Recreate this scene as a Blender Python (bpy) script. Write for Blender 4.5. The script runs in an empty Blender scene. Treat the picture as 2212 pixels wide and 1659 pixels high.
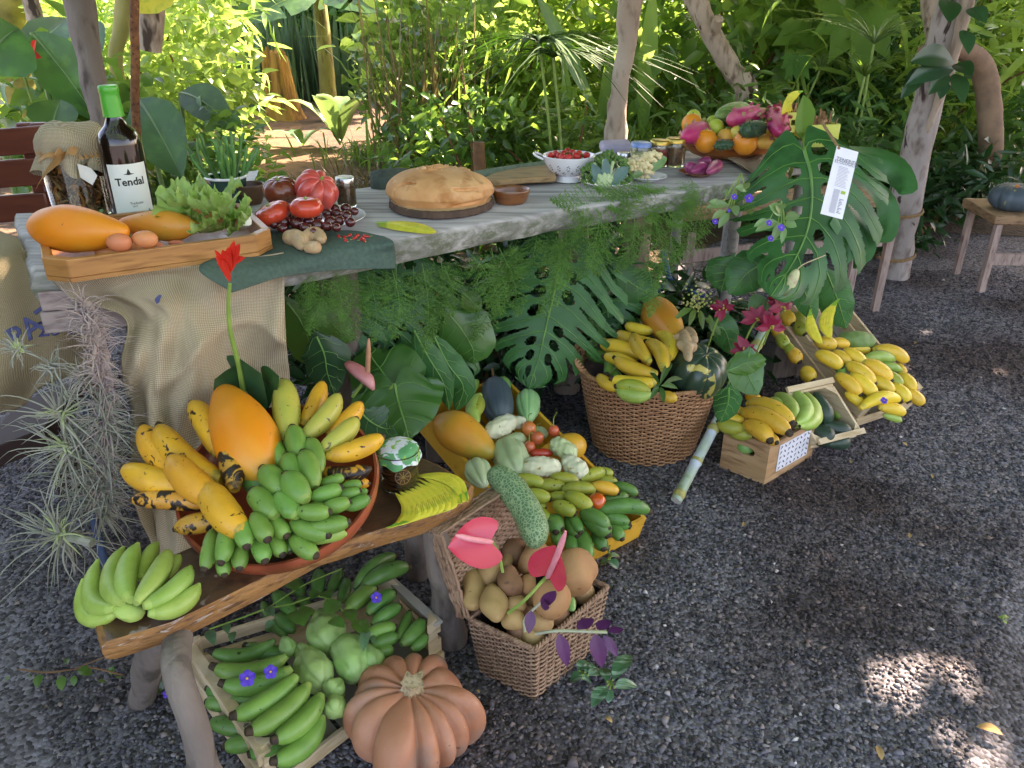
import bpy, math, random
import numpy as np
from mathutils import Vector, Matrix, noise as mnoise
R = math.radians
rng = np.random.default_rng(7)
random.seed(7)
# ---------------------------------------------------------------- camera, sky, sun, exposure
scene = bpy.context.scene
COL = scene.collection
CAM_H, PITCH, F = 1.30, R(26), 1720.0
cam = bpy.data.cameras.new('camera'); cam_o = bpy.data.objects.new('camera', cam); COL.objects.link(cam_o)
cam.sensor_width = 36; cam.lens = 36 * F / 2212; cam.clip_start = .05; cam.clip_end = 500
cam_o.location = (0, 0, CAM_H); cam_o.rotation_euler = (R(90) - PITCH, 0, 0)
scene.camera = cam_o
world = bpy.data.worlds.new('World'); scene.world = world; world.use_nodes = True
SUN = np.array([.50, .52, .70]); SUN = SUN / np.linalg.norm(SUN)
wn = world.node_tree; bg = wn.nodes['Background']
sky = wn.nodes.new('ShaderNodeTexSky'); sky.sky_type = 'NISHITA'; sky.sun_disc = False
sky.sun_elevation = math.asin(SUN[2]); sky.sun_rotation = math.atan2(SUN[0], SUN[1])
sky.air_density = 1.0; sky.dust_density = 3.0; sky.ozone_density = 1.0
wn.links.new(sky.outputs[0], bg.inputs[0]); bg.inputs[1].default_value = .12
sl = bpy.data.lights.new('sun', 'SUN'); sl.energy = 5; sl.angle = R(.53); sl.color = (1, .94, .82)
so = bpy.data.objects.new('sun', sl); COL.objects.link(so)
so.rotation_euler = Vector(-SUN).to_track_quat('-Z', 'Y').to_euler(); so.location = (3, 3, 8)
scene.view_settings.view_transform = 'Standard'; scene.view_settings.look = 'None'
scene.view_settings.exposure = 2.95; scene.view_settings.use_white_balance = True; scene.view_settings.white_balance_temperature = 7700; scene.view_settings.white_balance_tint = 26; scene.view_settings.gamma = 1
# ---------------------------------------------------------------- measuring: picture point -> place in the world
ORG = {1: (0, 0, 3), 2: (737.3, 0, 3), 3: (1474.7, 0, 3), 4: (0, 553, 3), 5: (737.3, 553, 3), 6: (1474.7, 553, 3),
       7: (0, 1106, 3), 8: (737.3, 1106, 3), 9: (1474.7, 1106, 3), 'A': (384, 1086.2, 3.6655), 'B': (630.9, 795.5, 4.48),
       'C': (932.6, 768, 4.48), 0: (0, 0, 1)}
CAMP = np.array([0, 0, CAM_H])
def V(*a): return np.array(a[0] if len(a) == 1 else a, float)
def nrm(v): v = np.asarray(v, float); return v / (np.linalg.norm(v) + 1e-12)
def pix(t, x, y): o = ORG[t]; return o[0] + x / o[2], o[1] + y / o[2]
def ray(t, x, y):
    px, py = pix(t, x, y); a = (px - 1106) / F; b = (829.5 - py) / F
    return V(a, math.cos(PITCH) + b * math.sin(PITCH), -math.sin(PITCH) + b * math.cos(PITCH))
def az(t, x, y, z=0.): r = ray(t, x, y); return CAMP + r * ((z - CAM_H) / r[2])
def ay(t, x, y, Y): r = ray(t, x, y); return CAMP + r * (Y / r[1])
class Pl:
    """a supporting surface: a level or tilted plane; at() finds a point h above it"""
    def __init__(s, o, n=(0, 0, 1)): s.o = V(o); s.n = nrm(n)
    def at(s, t, x, y, h=0.):
        r = ray(t, x, y); o = s.o + s.n * h
        return CAMP + r * (np.dot(o - CAMP, s.n) / np.dot(r, s.n))
def dep(p): return (p[1]) * math.cos(PITCH) - (p[2] - CAM_H) * math.sin(PITCH)
def wpx(t, w, p): return w / ORG[t][2] * dep(p) / F          # a width seen at p, in metres
CR, CU = V(1, 0, 0), V(0, math.sin(PITCH), math.cos(PITCH)); CF = V(0, math.cos(PITCH), -math.sin(PITCH))
# ---------------------------------------------------------------- materials
def lin(c):
    if isinstance(c, str):
        c = [int(c[i:i + 2], 16) / 255 for i in (0, 2, 4)]
        c = [v / 12.92 if v <= .04045 else ((v + .055) / 1.055) ** 2.4 for v in c]
    return (*c[:3], 1)
MATS = {}
def mat(name, c1, c2=None, sc=8, rough=.5, bump=0, bsc=60, bd=.003, spots=None, rnd=.12, hue=.0, trans=0, tcol=None, spec=.5, coat=0, stretch=None, metal=0, sss=0, c3=None, glass=False, alpha=None, dist=0):
    if name in MATS: return MATS[name]
    m = bpy.data.materials.new(name); m.use_nodes = True; MATS[name] = m
    nt = m.node_tree; N = nt.nodes; L = nt.links; P = N['Principled BSDF']; out = N['Material Output']
    tc = N.new('ShaderNodeTexCoord'); vec = tc.outputs['Object']
    if stretch:
        mp = N.new('ShaderNodeMapping'); mp.inputs['Scale'].default_value = stretch; L.new(vec, mp.inputs[0]); vec = mp.outputs[0]
    def nz(s, det=4, dst=0):
        n = N.new('ShaderNodeTexNoise'); n.inputs['Scale'].default_value = s; n.inputs['Detail'].default_value = det
        n.inputs['Distortion'].default_value = dst; L.new(vec, n.inputs['Vector']); return n.outputs['Fac']
    def mix(f, a, b):
        x = N.new('ShaderNodeMix'); x.data_type = 'RGBA'
        for i, v in ((0, f), (6, a), (7, b)):
            if hasattr(v, 'links') or isinstance(v, bpy.types.NodeSocket): L.new(v, x.inputs[i])
            else: x.inputs[i].default_value = v
        return x.outputs[2]
    def ramp(f, a, b):
        r = N.new('ShaderNodeMapRange'); r.inputs[1].default_value = a; r.inputs[2].default_value = b; L.new(f, r.inputs[0]); return r.outputs[0]
    col = lin(c1)
    if c2 is not None: col = mix(ramp(nz(sc, 5, dist), .35, .65), lin(c1), lin(c2))
    if c3 is not None: col = mix(ramp(nz(sc * 2.7, 5, dist), .5, .7), col, lin(c3))
    for s in (spots or []):                       # (colour, scale, low, high)
        col = mix(ramp(nz(s[1], 3, s[4] if len(s) > 4 else 0), s[2], s[3]), col, lin(s[0]))
    if rnd or hue:
        oi = N.new('ShaderNodeObjectInfo'); hs = N.new('ShaderNodeHueSaturation')
        a = N.new('ShaderNodeMapRange'); a.inputs[3].default_value = 1 - rnd; a.inputs[4].default_value = 1 + rnd
        L.new(oi.outputs['Random'], a.inputs[0]); L.new(a.outputs[0], hs.inputs['Value'])
        if hue:
            b = N.new('ShaderNodeMath'); b.operation = 'MULTIPLY'; b.inputs[1].default_value = 7.31; L.new(oi.outputs['Random'], b.inputs[0])
            c = N.new('ShaderNodeMath'); c.operation = 'FRACT'; L.new(b.outputs[0], c.inputs[0])
            d = N.new('ShaderNodeMapRange'); d.inputs[3].default_value = .5 - hue; d.inputs[4].default_value = .5 + hue
            L.new(c.outputs[0], d.inputs[0]); L.new(d.outputs[0], hs.inputs['Hue'])
        if isinstance(col, tuple): hs.inputs['Color'].default_value = col
        else: L.new(col, hs.inputs['Color'])
        col = hs.outputs[0]
    if isinstance(col, tuple): P.inputs['Base Color'].default_value = col
    else: L.new(col, P.inputs['Base Color'])
    P.inputs['Roughness'].default_value = rough; P.inputs['Specular IOR Level'].default_value = spec; P.inputs['Metallic'].default_value = metal
    if coat: P.inputs['Coat Weight'].default_value = coat; P.inputs['Coat Roughness'].default_value = .15
    if sss: P.inputs['Subsurface Weight'].default_value = sss; P.inputs['Subsurface Radius'].default_value = (.012, .008, .003); P.inputs['Subsurface Scale'].default_value = 1
    if glass:
        P.inputs['Transmission Weight'].default_value = 1; P.inputs['IOR'].default_value = 1.45
    if bump:
        b = N.new('ShaderNodeBump'); b.inputs['Strength'].default_value = bump; b.inputs['Distance'].default_value = bd
        L.new(nz(bsc, 4), b.inputs['Height']); L.new(b.outputs[0], P.inputs['Normal'])
    if trans:
        t = N.new('ShaderNodeBsdfTranslucent'); ms = N.new('ShaderNodeMixShader'); ms.inputs[0].default_value = trans
        if tcol is None and not isinstance(col, tuple): L.new(col, t.inputs[0])
        else: t.inputs[0].default_value = lin(tcol or c1)
        L.new(P.outputs[0], ms.inputs[1]); L.new(t.outputs[0], ms.inputs[2]); L.new(ms.outputs[0], out.inputs[0])
    return m
# ---------------------------------------------------------------- objects
WL = {}                                                       # world position of every object's origin
def tag(o, label=None, cat=None, group=None, kind=None):
    if label: o['label'] = label
    if cat: o['category'] = cat
    if group: o['group'] = group
    if kind: o['kind'] = kind
    return o
def thing(name, loc, label, cat, group=None):
    o = bpy.data.objects.new(name, None); COL.objects.link(o); o.location = V(loc); o.empty_display_size = .05
    WL[o.name] = V(loc); return tag(o, label, cat, group)
class MB:
    """collects geometry given in world coordinates, then links it as ONE mesh object"""
    def __init__(s): s.v = []; s.f = []; s.m = []; s.n = 0
    def add(s, v, f, mi=0):
        v = np.asarray(v, float).reshape(-1, 3)
        s.v.append(v); k = s.n
        s.f += [tuple(i + k for i in q) for q in f]
        s.m += (list(mi) if isinstance(mi, (list, np.ndarray)) else [mi] * len(f)); s.n += len(v); return s
    def build(s, name, mats, parent=None, label=None, cat=None, group=None, kind=None, smooth=True, loc=None, bevel=0):
        if not isinstance(mats, (list, tuple)): mats = [mats]
        v = np.concatenate(s.v) if s.v else np.zeros((0, 3))
        if parent is not None: base = WL[parent.name]
        elif loc is not None: base = V(loc)
        else: base = V((v[:, 0].min() + v[:, 0].max()) / 2, (v[:, 1].min() + v[:, 1].max()) / 2, v[:, 2].min())
        me = bpy.data.meshes.new(name); me.from_pydata((v - base).tolist(), [], s.f); me.update()
        for m in mats: me.materials.append(m)
        if len(mats) > 1: me.polygons.foreach_set('material_index', np.array(s.m, dtype=np.int32))
        me.polygons.foreach_set('use_smooth', np.full(len(s.f), bool(smooth)))
        if smooth and smooth != 2: me.set_sharp_from_angle(angle=R(50))
        o = bpy.data.objects.new(name, me); COL.objects.link(o); WL[o.name] = base
        if parent is not None: o.parent = parent
        else: o.location = base
        if bevel:
            b = o.modifiers.new('bevel', 'BEVEL'); b.width = bevel; b.segments = 2; b.limit_method = 'ANGLE'; b.angle_limit = R(40)
        return tag(o, label, cat, group, kind)
def frame(d, up=(0, 0, 1)):
    d = nrm(d); s = np.cross(up, d)
    if np.linalg.norm(s) < 1e-4: s = np.cross((1, 0, 0), d)
    s = nrm(s); return d, s, np.cross(d, s)
def quads(n, m, closed=True):
    f = []
    for i in range(n - 1):
        for j in range(m if closed else m - 1):
            k = (j + 1) % m; f.append((i * m + j, i * m + k, (i + 1) * m + k, (i + 1) * m + j))
    return f
def sweep(path, rad, sides=8, cap=True, up=(0, 0, 1), shape=None, squash=1):
    """a tube through the points of path with a radius at each"""
    path = np.asarray(path, float); n = len(path); rad = np.broadcast_to(np.asarray(rad, float), (n,))
    th = np.arange(sides) * 2 * math.pi / sides
    c, s_ = np.cos(th), np.sin(th) * squash
    sh = np.ones(sides) if shape is None else shape(th)
    d = np.gradient(path, axis=0); V_ = []
    u = None
    for i in range(n):
        t = nrm(d[i])
        if u is None: _, a, b = frame(t, up)
        else:
            a = nrm(u - t * np.dot(u, t)); b = np.cross(t, a)
        u = a
        V_.append(path[i] + rad[i] * (np.outer(c * sh, a) + np.outer(s_ * sh, b)))
    v = np.concatenate(V_); f = quads(n, sides)
    if cap: f += [tuple(range(sides))[::-1], tuple(range((n - 1) * sides, n * sides))]
    return v, f
def box(mb, o, x, y, z, mi=0):
    """a box from corner o along the three edge vectors"""
    o, x, y, z = V(o), V(x), V(y), V(z)
    v = [o, o + x, o + x + y, o + y, o + z, o + x + z, o + x + y + z, o + y + z]
    f = [(0, 3, 2, 1), (4, 5, 6, 7), (0, 1, 5, 4), (1, 2, 6, 5), (2, 3, 7, 6), (3, 0, 4, 7)]
    if np.dot(np.cross(x, y), z) < 0: f = [q[::-1] for q in f]
    mb.add(v, f, mi); return mb
def prism(mb, pts, ext, mi=0, jit=0):
    """closed outline pts pushed along ext"""
    p = np.array(pts, float); n = len(p); v = np.concatenate([p, p + V(ext)])
    mb.add(v, [tuple(range(n))[::-1], tuple(range(n, 2 * n))] + [(i, (i + 1) % n, n + (i + 1) % n, n + i) for i in range(n)], mi); return mb
def lump(v, amp, sc, seed=0):
    o = Vector((seed * 3.1, seed * 1.7, seed * .7)); return np.array([mnoise.noise(Vector(p) * sc + o) for p in v]) * amp
PROF = {
 'ellipse': lambda u: 2 * np.sqrt(np.clip(u * (1 - u), 0, 1)),
 'potato': lambda u: np.clip(1 - abs(2 * u - 1) ** 2.6, 0, 1) ** .5,
 'papaya': lambda u: np.interp(u, [0, .015, .05, .12, .22, .35, .5, .65, .8, .9, .96, .99, 1], [0, .16, .36, .62, .86, 1, .98, .86, .64, .46, .32, .2, 0]),
 'pear': lambda u: np.interp(u, [0, .02, .1, .25, .4, .55, .7, .85, .94, .98, 1], [0, .22, .42, .62, .82, .97, 1, .86, .55, .3, 0]),
 'egg': lambda u: 2 * np.sqrt(np.clip(u * (1 - u), 0, 1)) * (1 + .18 * (u - .5)),
 'block': lambda u: np.clip(1 - abs(2 * u - 1) ** 5, 0, 1) ** .4,
}
def spin(pa, pb, w, prof='ellipse', ribs=0, rd=.1, n=26, ns=32, noise=0, nsc=30, seed=0, squash=1, up=(0, 0, 1), bend=0, bdir=None, sharp=1., rphase=0):
    """a fruit body turned about the axis pa-pb; ribs are grooves running end to end"""
    pa, pb = V(pa), V(pb); d, a, b = frame(pb - pa, up); L = np.linalg.norm(pb - pa)
    u = (1 - np.cos(np.linspace(0, math.pi, n))) / 2
    r = PROF[prof](u) * w / 2
    if prof in ('papaya', 'pear'): r = np.convolve(np.pad(r, 1, mode='edge'), [.25, .5, .25], 'valid'); r = np.convolve(np.pad(r, 1, mode='edge'), [.22, .56, .22], 'valid'); r[0] = r[-1] = 0
    th = np.arange(ns) * 2 * math.pi / ns
    g = np.ones(ns) if not ribs else 1 - rd * (1 - np.abs(np.sin(ribs * th / 2 + rphase))) ** (1.6 / sharp)
    c = pa + np.outer(u, d) * L
    if bend: c = c + np.outer(4 * u * (1 - u), V(bdir)) * bend * L
    v = (c[:, None, :] + r[:, None, None] * g[None, :, None] * (np.cos(th)[None, :, None] * a + np.sin(th)[None, :, None] * b * squash)).reshape(-1, 3)
    if noise:
        cen = (pa + pb) / 2; dd = v - np.repeat(c, ns, 0) + 1e-9; ln = np.linalg.norm(dd, axis=1, keepdims=True)
        v = v + dd / (ln + w * .1) * lump(v - cen, noise, nsc, seed)[:, None]
    return v, quads(n, ns)
def pumpkin(c, up, R_, h, ribs, depth, n=30, m=None, dent=.35, seed=0, var=.06):
    """a squat ribbed body with dimples at both poles"""
    m = m or ribs * 12; c = V(c); _, a, b = frame(up, (0.13, 1, 0)); up = nrm(up); r_ = np.random.default_rng(seed)
    k = r_.normal(0, var, ribs); wob = r_.uniform(-.12, .12, ribs)
    th = np.arange(m) * 2 * math.pi / m; cell = (th / (2 * math.pi) * ribs) + (.30 * np.sin(2 * th + 1) + .22 * np.sin(3 * th + 2) if ribs > 12 else 0); cell = cell % ribs; ci = cell.astype(int) % ribs
    lobe = np.abs(np.sin(math.pi * (cell + 0 * wob[ci]))) ** .55
    V_ = []
    for i in range(n):
        ph = math.pi * i / (n - 1); s, co = math.sin(ph), math.cos(ph)
        rr = R_ * s ** .8; zz = h * co * (1 - dent * (1 - s) ** 1.5)
        g = 1 - depth * (1 - lobe) * (s ** .3) ; g = g * (1 + k[ci] * lobe)
        zr = zz * (1 - .55 * depth * (1 - lobe)) 
        V_.append(c + np.outer(rr * g * np.cos(th), a) + np.outer(rr * g * np.sin(th), b) + np.outer(zr * np.ones(m), up))
    return np.concatenate(V_), quads(n, m)
def one(name, vf, m, parent=None, label=None, cat=None, group=None, **k):
    mb = MB(); mb.add(*vf); return mb.build(name, m, parent, label, cat, group, **k)
# ---------------------------------------------------------------- palette
G_ = {}
def banana_mats():
    tip = mat('banana_tip', '2b2018', '4a3a24', sc=90, rough=.8, rnd=0)
    mk = lambda nm, a, b, st, sp, **k: [mat(nm, a, b, sc=26, rough=.42, spots=sp, rnd=.12, hue=.012, bump=.15, bsc=120, bd=.001, **k), tip, mat(nm + '_stalk', st, a, sc=60, rough=.6)]
    G_['green'] = mk('green_banana_skin', '6f9c44', '5f8c3a', '8ba04a', [('35451c', 85, .68, .73)])
    G_['dkgreen'] = mk('dark_green_banana_skin', '4a7a36', '5c8c40', '6a8040', [('2c3a1a', 80, .66, .72)])
    G_['lime'] = mk('lime_banana_skin', '9cbc5c', '88aa48', 'a9c060', [('4a5a20', 90, .72, .76)])
    G_['olive'] = mk('half_ripe_banana_skin', 'a3a63c', '8b9a36', '8a9040', [('3d3418', 75, .66, .71)])
    G_['yellow'] = mk('yellow_banana_skin', 'e2b63a', 'd3ab35', 'a8a040', [('4e3413', 85, .67, .72)])
    G_['bright'] = mk('bright_yellow_banana_skin', 'ecc63f', 'dfba38', 'a8a850', [('5a3c14', 95, .70, .75)])
    G_['plantain'] = mk('ripe_plantain_skin', 'edb22f', 'd9a030', '9a8a38', [('3a2413', 34, .64, .68, 1.5), ('4a3015', 120, .68, .73)])
    G_['black'] = mk('blackened_plantain_skin', 'd9a233', 'b88430', '4a3520', [('251b16', 20, .5, .56, 2), ('2e2015', 90, .6, .66)])
    G_['greenplantain'] = mk('green_plantain_skin', 'a3a846', 'b5b04a', '8a9040', [('4a4620', 60, .66, .71, 1), ('3a3018', 22, .70, .73)])
banana_mats()
def banana(parent, p0, p1, w, b=.12, kind='yellow', neck=.05, sides=10, blunt=.5, name='banana', loft=.25, **kw):
    """one finger from its stalk p0 to its dark tip p1, bowed sideways in view by b and lifted by loft"""
    p0, p1 = V(p0), V(p1); soft = kind in ('lime', 'plantain', 'greenplantain', 'black'); p1 = p1 + (p1 - p0) * (.04 if soft else .08); L = np.linalg.norm(p1 - p0); d = nrm(p1 - p0)
    side = nrm(np.cross(CF, d)); side = side if abs(b) > 0 else side
    vw = -CF - d * np.dot(-CF, d); bd = side * b + nrm(vw) * abs(b) * loft
    u = np.concatenate([[0, .03, .08], np.linspace(.14, .88, 9), [.92, .95, .965, .985, 1]])
    c = p0 + np.outer(u, p1 - p0) + np.outer(4 * u * (1 - u), bd) * L
    f = np.interp(u, [0, .05, .13, .3, .55, .76, .88, .92, .95, .985, 1], [.36, .50, .74, .96, 1.02, .92, .66] + ([.52, .36, .24, .18] if soft else [.46, .40, .36, .28]))
    v, q = sweep(c, f * w / 2, sides, shape=lambda t: 1 + .05 * np.cos(5 * t + 1))
    mi = []
    for i in range(len(u) - 1): mi += [2 if u[i] < .06 else ((2 if kind == 'lime' else 1) if u[i] > (.94 if soft else .915) else 0)] * sides
    mi += [2, 1]
    mb = MB(); mb.add(v, q, mi); return mb.build(name, G_[kind], parent, **kw)
def bunch(name, label, base, fingers, group=None, cat='bananas', pl=None, t=0, kind='green', h=.02, loft=.25, crown=None, neck=.05, wk=1.):
    """a hand of bananas: fingers = (x0,y0,x1,y1,w,bow[,kind[,h]])"""
    o = thing(name, base, label, cat, group)
    for q in fingers:
        tt = t
        if isinstance(q[0], str) or (len(q) > 6 and isinstance(q[6], (int, float))): tt = q[0]; q = q[1:]
        x0, y0, x1, y1, w, b = q[:6]; kd = q[6] if len(q) > 6 and q[6] else kind; hh = q[7] if len(q) > 7 else h
        p0 = pl.at(tt, x0, y0, hh + .0); p1 = pl.at(tt, x1, y1, hh)
        ww = wpx(tt, w, (p0 + p1) / 2)
        banana(o, p0, p1, ww * wk, b, kd, neck, loft=loft)
    if crown:
        x, y, w, hh = crown; p = pl.at(t, x, y, hh); r = wpx(t, w, p) / 2
        one('stalk', spin(p - V(r * 1.2, 0, 0), p + V(r * 1.2, 0, 0), r * 1.5, 'potato', noise=r * .3, nsc=60, n=10, ns=10), G_[kind][2], o)
    return o
def fruit(name, pl, t, x0, y0, x1, y1, w, h, m, label, cat=None, group=None, prof='ellipse', parent=None, dz=0, stem=None, **k):
    """a long fruit whose ends are seen at (x0,y0) and (x1,y1), its axis h above the surface"""
    pa = pl.at(t, x0, y0, h); pb = pl.at(t, x1, y1, h + dz); W = wpx(t, w, (pa + pb) / 2)
    o = one(name, spin(pa, pb, W, prof, **k), m, parent, label, cat or name.replace('_', ' '), group, smooth=2)
    if stem:
        d = nrm(pa - pb); mb = MB(); mb.add(*sweep([pa - d * W * .05, pa + d * stem[0] * .5, pa + d * stem[0] + V(0, 0, .3 * stem[0])], [stem[1], stem[1] * .8, stem[1] * .9], 6))
        mb.build('stem', stem[2], o)
    return o
def ball(name, pl, t, x, y, w, h, m, label, cat=None, group=None, hgt=None, parent=None, up=(0, 0, 1), ribs=0, rd=.1, prof='ellipse', calyx=None, **k):
    """a round fruit seen at (x,y), w wide, its centre h above the surface"""
    c = pl.at(t, x, y, h); W = wpx(t, w, c); H = wpx(t, hgt, c) if hgt else W; up = nrm(up)
    o = one(name, spin(c + up * H / 2, c - up * H / 2, W, prof, ribs=ribs, rd=rd, **k), m, parent, label, cat or name.replace('_', ' '), group, smooth=2)
    if calyx:
        mb = MB(); mb.add(*sweep([c + up * H * .46, c + up * H * .56], [W * .05, W * .04], 6))
        mb.build('calyx', calyx, o)
    return o
# ---------------------------------------------------------------- leaves
def leafgrid(pts, widths, side, nrm_dir, fold=.15, nv=6, wave=0, hole=None, wfreq=6):
    """a blade along a midrib: pts (n,3), half-widths at each, side = across direction; hole(u,v) removes cells"""
    pts = np.asarray(pts, float); n = len(pts); nd = V(nrm_dir); vv = np.linspace(-1, 1, nv * 2 + 1); m = len(vv)
    sd = V(side); sd = np.broadcast_to(sd, (n, 3)) if sd.ndim == 1 else sd
    ndb = np.broadcast_to(nd, (n, 3)) if nd.ndim == 1 else nd
    W = np.asarray(widths); u = np.linspace(0, 1, n)
    v = pts[:, None, :] + W[:, None, None] * vv[None, :, None] * sd[:, None, :] + ndb[:, None, :] * (W[:, None] * (fold * np.abs(vv)[None, :] + wave * np.sin(u[:, None] * wfreq * 6.28 + vv[None, :]) * np.abs(vv)[None, :] ** 2))[:, :, None]
    f = []
    for i in range(n - 1):
        for j in range(m - 1):
            if hole and hole((u[i] + u[i + 1]) / 2, (vv[j] + vv[j + 1]) / 2): continue
            f.append((i * m + j, i * m + j + 1, (i + 1) * m + j + 1, (i + 1) * m + j))
    return v.reshape(-1, 3), f
def leaves(pos, d, nr, L, W, shape='ovate', bend=.25, rg=rng):
    """many leaves at once (numpy): pos, direction, normal (n,3); L, W (n,)"""
    n = len(pos); d = d / np.linalg.norm(d, axis=1, keepdims=True)
    s = np.cross(nr, d); s /= np.linalg.norm(s, axis=1, keepdims=True) + 1e-9; up = np.cross(d, s)
    if shape == 'ovate': ks = [(0, 0), (.3, .8), (.62, .72), (1, 0)]
    elif shape == 'heart': ks = [(0, .15), (.22, 1), (.6, .75), (1, 0)]
    else: ks = [(0, .15), (.3, 1), (.7, .7), (1, 0)]
    cols = []
    L = np.broadcast_to(L, (n,))[:, None]; W = np.broadcast_to(W, (n,))[:, None]; be = (np.broadcast_to(bend, (n,)))[:, None]
    for (u, w) in ks:
        c = pos + d * L * u - up * L * be * u * u
        e = up * W * .18 * w
        cols += [c - s * W * .5 * w + e, c, c + s * W * .5 * w + e] if w > 0 else [c]
    V_ = np.stack(cols, 1).reshape(-1, 3); k = len(cols)
    if ks[0][1] == 0: base = [(0, 2, 1), (0, 3, 2), (1, 2, 5, 4), (2, 3, 6, 5), (4, 5, 7), (5, 6, 7)]
    else: base = [(0, 1, 4, 3), (1, 2, 5, 4), (3, 4, 7, 6), (4, 5, 8, 7), (6, 7, 9), (7, 8, 9)]
    return V_, [tuple(i + a * k for i in q) for a in range(n) for q in base]
def rdir(n, rg=rng, zs=1., zb=0):
    v = rg.normal(size=(n, 3)); v[:, 2] = v[:, 2] * zs + zb; return v / np.linalg.norm(v, axis=1, keepdims=True)
# ================================================================ the ground
def ground_mat():
    m = bpy.data.materials.new('dark_gravel'); m.use_nodes = True; N = m.node_tree.nodes; L = m.node_tree.links; P = N['Principled BSDF']
    tc = N.new('ShaderNodeTexCoord'); vo = N.new('ShaderNodeTexVoronoi'); vo.inputs['Scale'].default_value = 110; vo.inputs['Randomness'].default_value = 1
    L.new(tc.outputs['Object'], vo.inputs['Vector'])
    r = N.new('ShaderNodeValToRGB'); e = r.color_ramp.elements; e[0].color = lin('333234'); e[1].color = lin('86848a'); e[0].position = .1; e[1].position = .95
    sp = N.new('ShaderNodeSeparateColor'); L.new(vo.outputs['Color'], sp.inputs[0]); L.new(sp.outputs[0], r.inputs[0])
    nz = N.new('ShaderNodeTexNoise'); nz.inputs['Scale'].default_value = 1.6; nz.inputs['Detail'].default_value = 6; L.new(tc.outputs['Object'], nz.inputs['Vector'])
    mr = N.new('ShaderNodeMapRange'); mr.inputs[1].default_value = .42; mr.inputs[2].default_value = .62; L.new(nz.outputs['Fac'], mr.inputs[0])
    mx = N.new('ShaderNodeMix'); mx.data_type = 'RGBA'; mx.blend_type = 'MULTIPLY'; L.new(mr.outputs[0], mx.inputs[0]); L.new(r.outputs[0], mx.inputs[6]); mx.inputs[7].default_value = lin('b09a90')
    L.new(mx.outputs[2], P.inputs['Base Color']); P.inputs['Roughness'].default_value = .9
    b = N.new('ShaderNodeBump'); b.inputs['Strength'].default_value = 1; b.inputs['Distance'].default_value = .006; b.invert = True
    L.new(vo.outputs['Distance'], b.inputs['Height']); L.new(b.outputs[0], P.inputs['Normal'])
    return m
mb = MB(); mb.add([(-60, -40, 0), (60, -40, 0), (60, 90, 0), (-60, 90, 0)], [(0, 1, 2, 3)])
mb.build('ground', ground_mat(), kind='structure', loc=(0, 0, 0))
soil = mat('brown_soil', '4a3826', '5f4a33', sc=3, rough=.95, bump=.8, bsc=45, bd=.02, rnd=0, c3='3a2c1e')
# soil under the planting: one sheet a few millimetres above the gravel, with an uneven edge
def sheet(pts, z, name, m, kind='structure', n=5, wob=.12, seed=1):
    p = np.array(pts, float); out = []
    for i in range(len(p)):
        a, b = p[i], p[(i + 1) % len(p)]
        for k in range(n): out.append(a + (b - a) * k / n)
    out = np.array(out); o3 = np.c_[out, np.full(len(out), 0)]
    w = np.c_[lump(o3, wob, 1.3, seed), lump(o3, wob, 1.3, seed + 9)]; out = out + w
    v = np.c_[out, np.full(len(out), z)]; mb = MB(); mb.add(v, [tuple(range(len(v)))]); return mb.build(name, m, kind=kind, loc=(0, 0, 0))
sheet([(-30, 3.0), (-1.5, 3.3), (.6, 3.7), (1.3, 4.6), (2.6, 4.7), (4.5, 4.6), (12, 4.2), (30, 4), (30, 80), (-30, 80)], .004, 'planting_soil', soil, n=8)
gp = [az(0, x, y)[:2] for x, y in [(800, 420), (480, 420), (500, 330), (520, 262), (560, 250), (640, 262), (655, 300), (700, 330), (790, 370)]]
sheet(gp, .008, 'dirt_path', mat('path_dirt', '5c4228', '6e5234', sc=4, rough=.95, bump=.6, bsc=60, bd=.01, rnd=0, c3='46331f'), wob=.1)  # dirt colour darkened to stand in for shade on the path
# loose stones lying on the gravel, dense near the viewer
def stones():
    g = np.random.default_rng(3)
    n = 52000
    x = g.uniform(-1.6, 2.6, n * 3); y = .85 + 3.2 * g.random(n * 3) ** 1.5
    ok = (np.abs(x) < .72 * y + .12); x, y = x[ok][:n], y[ok][:n]; n = len(x)
    s = g.lognormal(math.log(.0046), .28, n)
    base = np.array([(1, 0, 0), (-1, 0, 0), (0, 1, 0), (0, -1, 0), (0, 0, 1), (0, 0, -1), ], float)
    fc = np.array([(0, 2, 4), (2, 1, 4), (1, 3, 4), (3, 0, 4), (2, 0, 5), (1, 2, 5), (3, 1, 5), (0, 3, 5)])
    v = base[None] * g.uniform(.6, 1.25, (n, 6, 1)) + g.normal(0, .22, (n, 6, 3)); v[:, :, 2] *= .7
    a = g.uniform(0, 6.28, n); c, sn = np.cos(a)[:, None], np.sin(a)[:, None]
    vx = v[:, :, 0] * c - v[:, :, 1] * sn; vy = v[:, :, 0] * sn + v[:, :, 1] * c
    v = np.stack([vx, vy, v[:, :, 2]], 2) * s[:, None, None] + np.stack([x, y, s * .45], 1)[:, None]
    f = (fc[None] + (np.arange(n) * 6)[:, None, None]).reshape(-1, 3)
    me = bpy.data.meshes.new('gravel'); nv, nf = n * 6, len(f)
    me.vertices.add(nv); me.vertices.foreach_set('co', v.reshape(-1)); me.loops.add(nf * 3); me.loops.foreach_set('vertex_index', f.reshape(-1).astype(np.int32))
    me.polygons.add(nf); me.polygons.foreach_set('loop_start', np.arange(nf, dtype=np.int32) * 3); me.update(calc_edges=True)
    me.materials.append(stone_mat()); o = bpy.data.objects.new('gravel', me); COL.objects.link(o); tag(o, kind='stuff')
    o['label'] = 'loose dark volcanic gravel covering the ground'; o['category'] = 'gravel'
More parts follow.
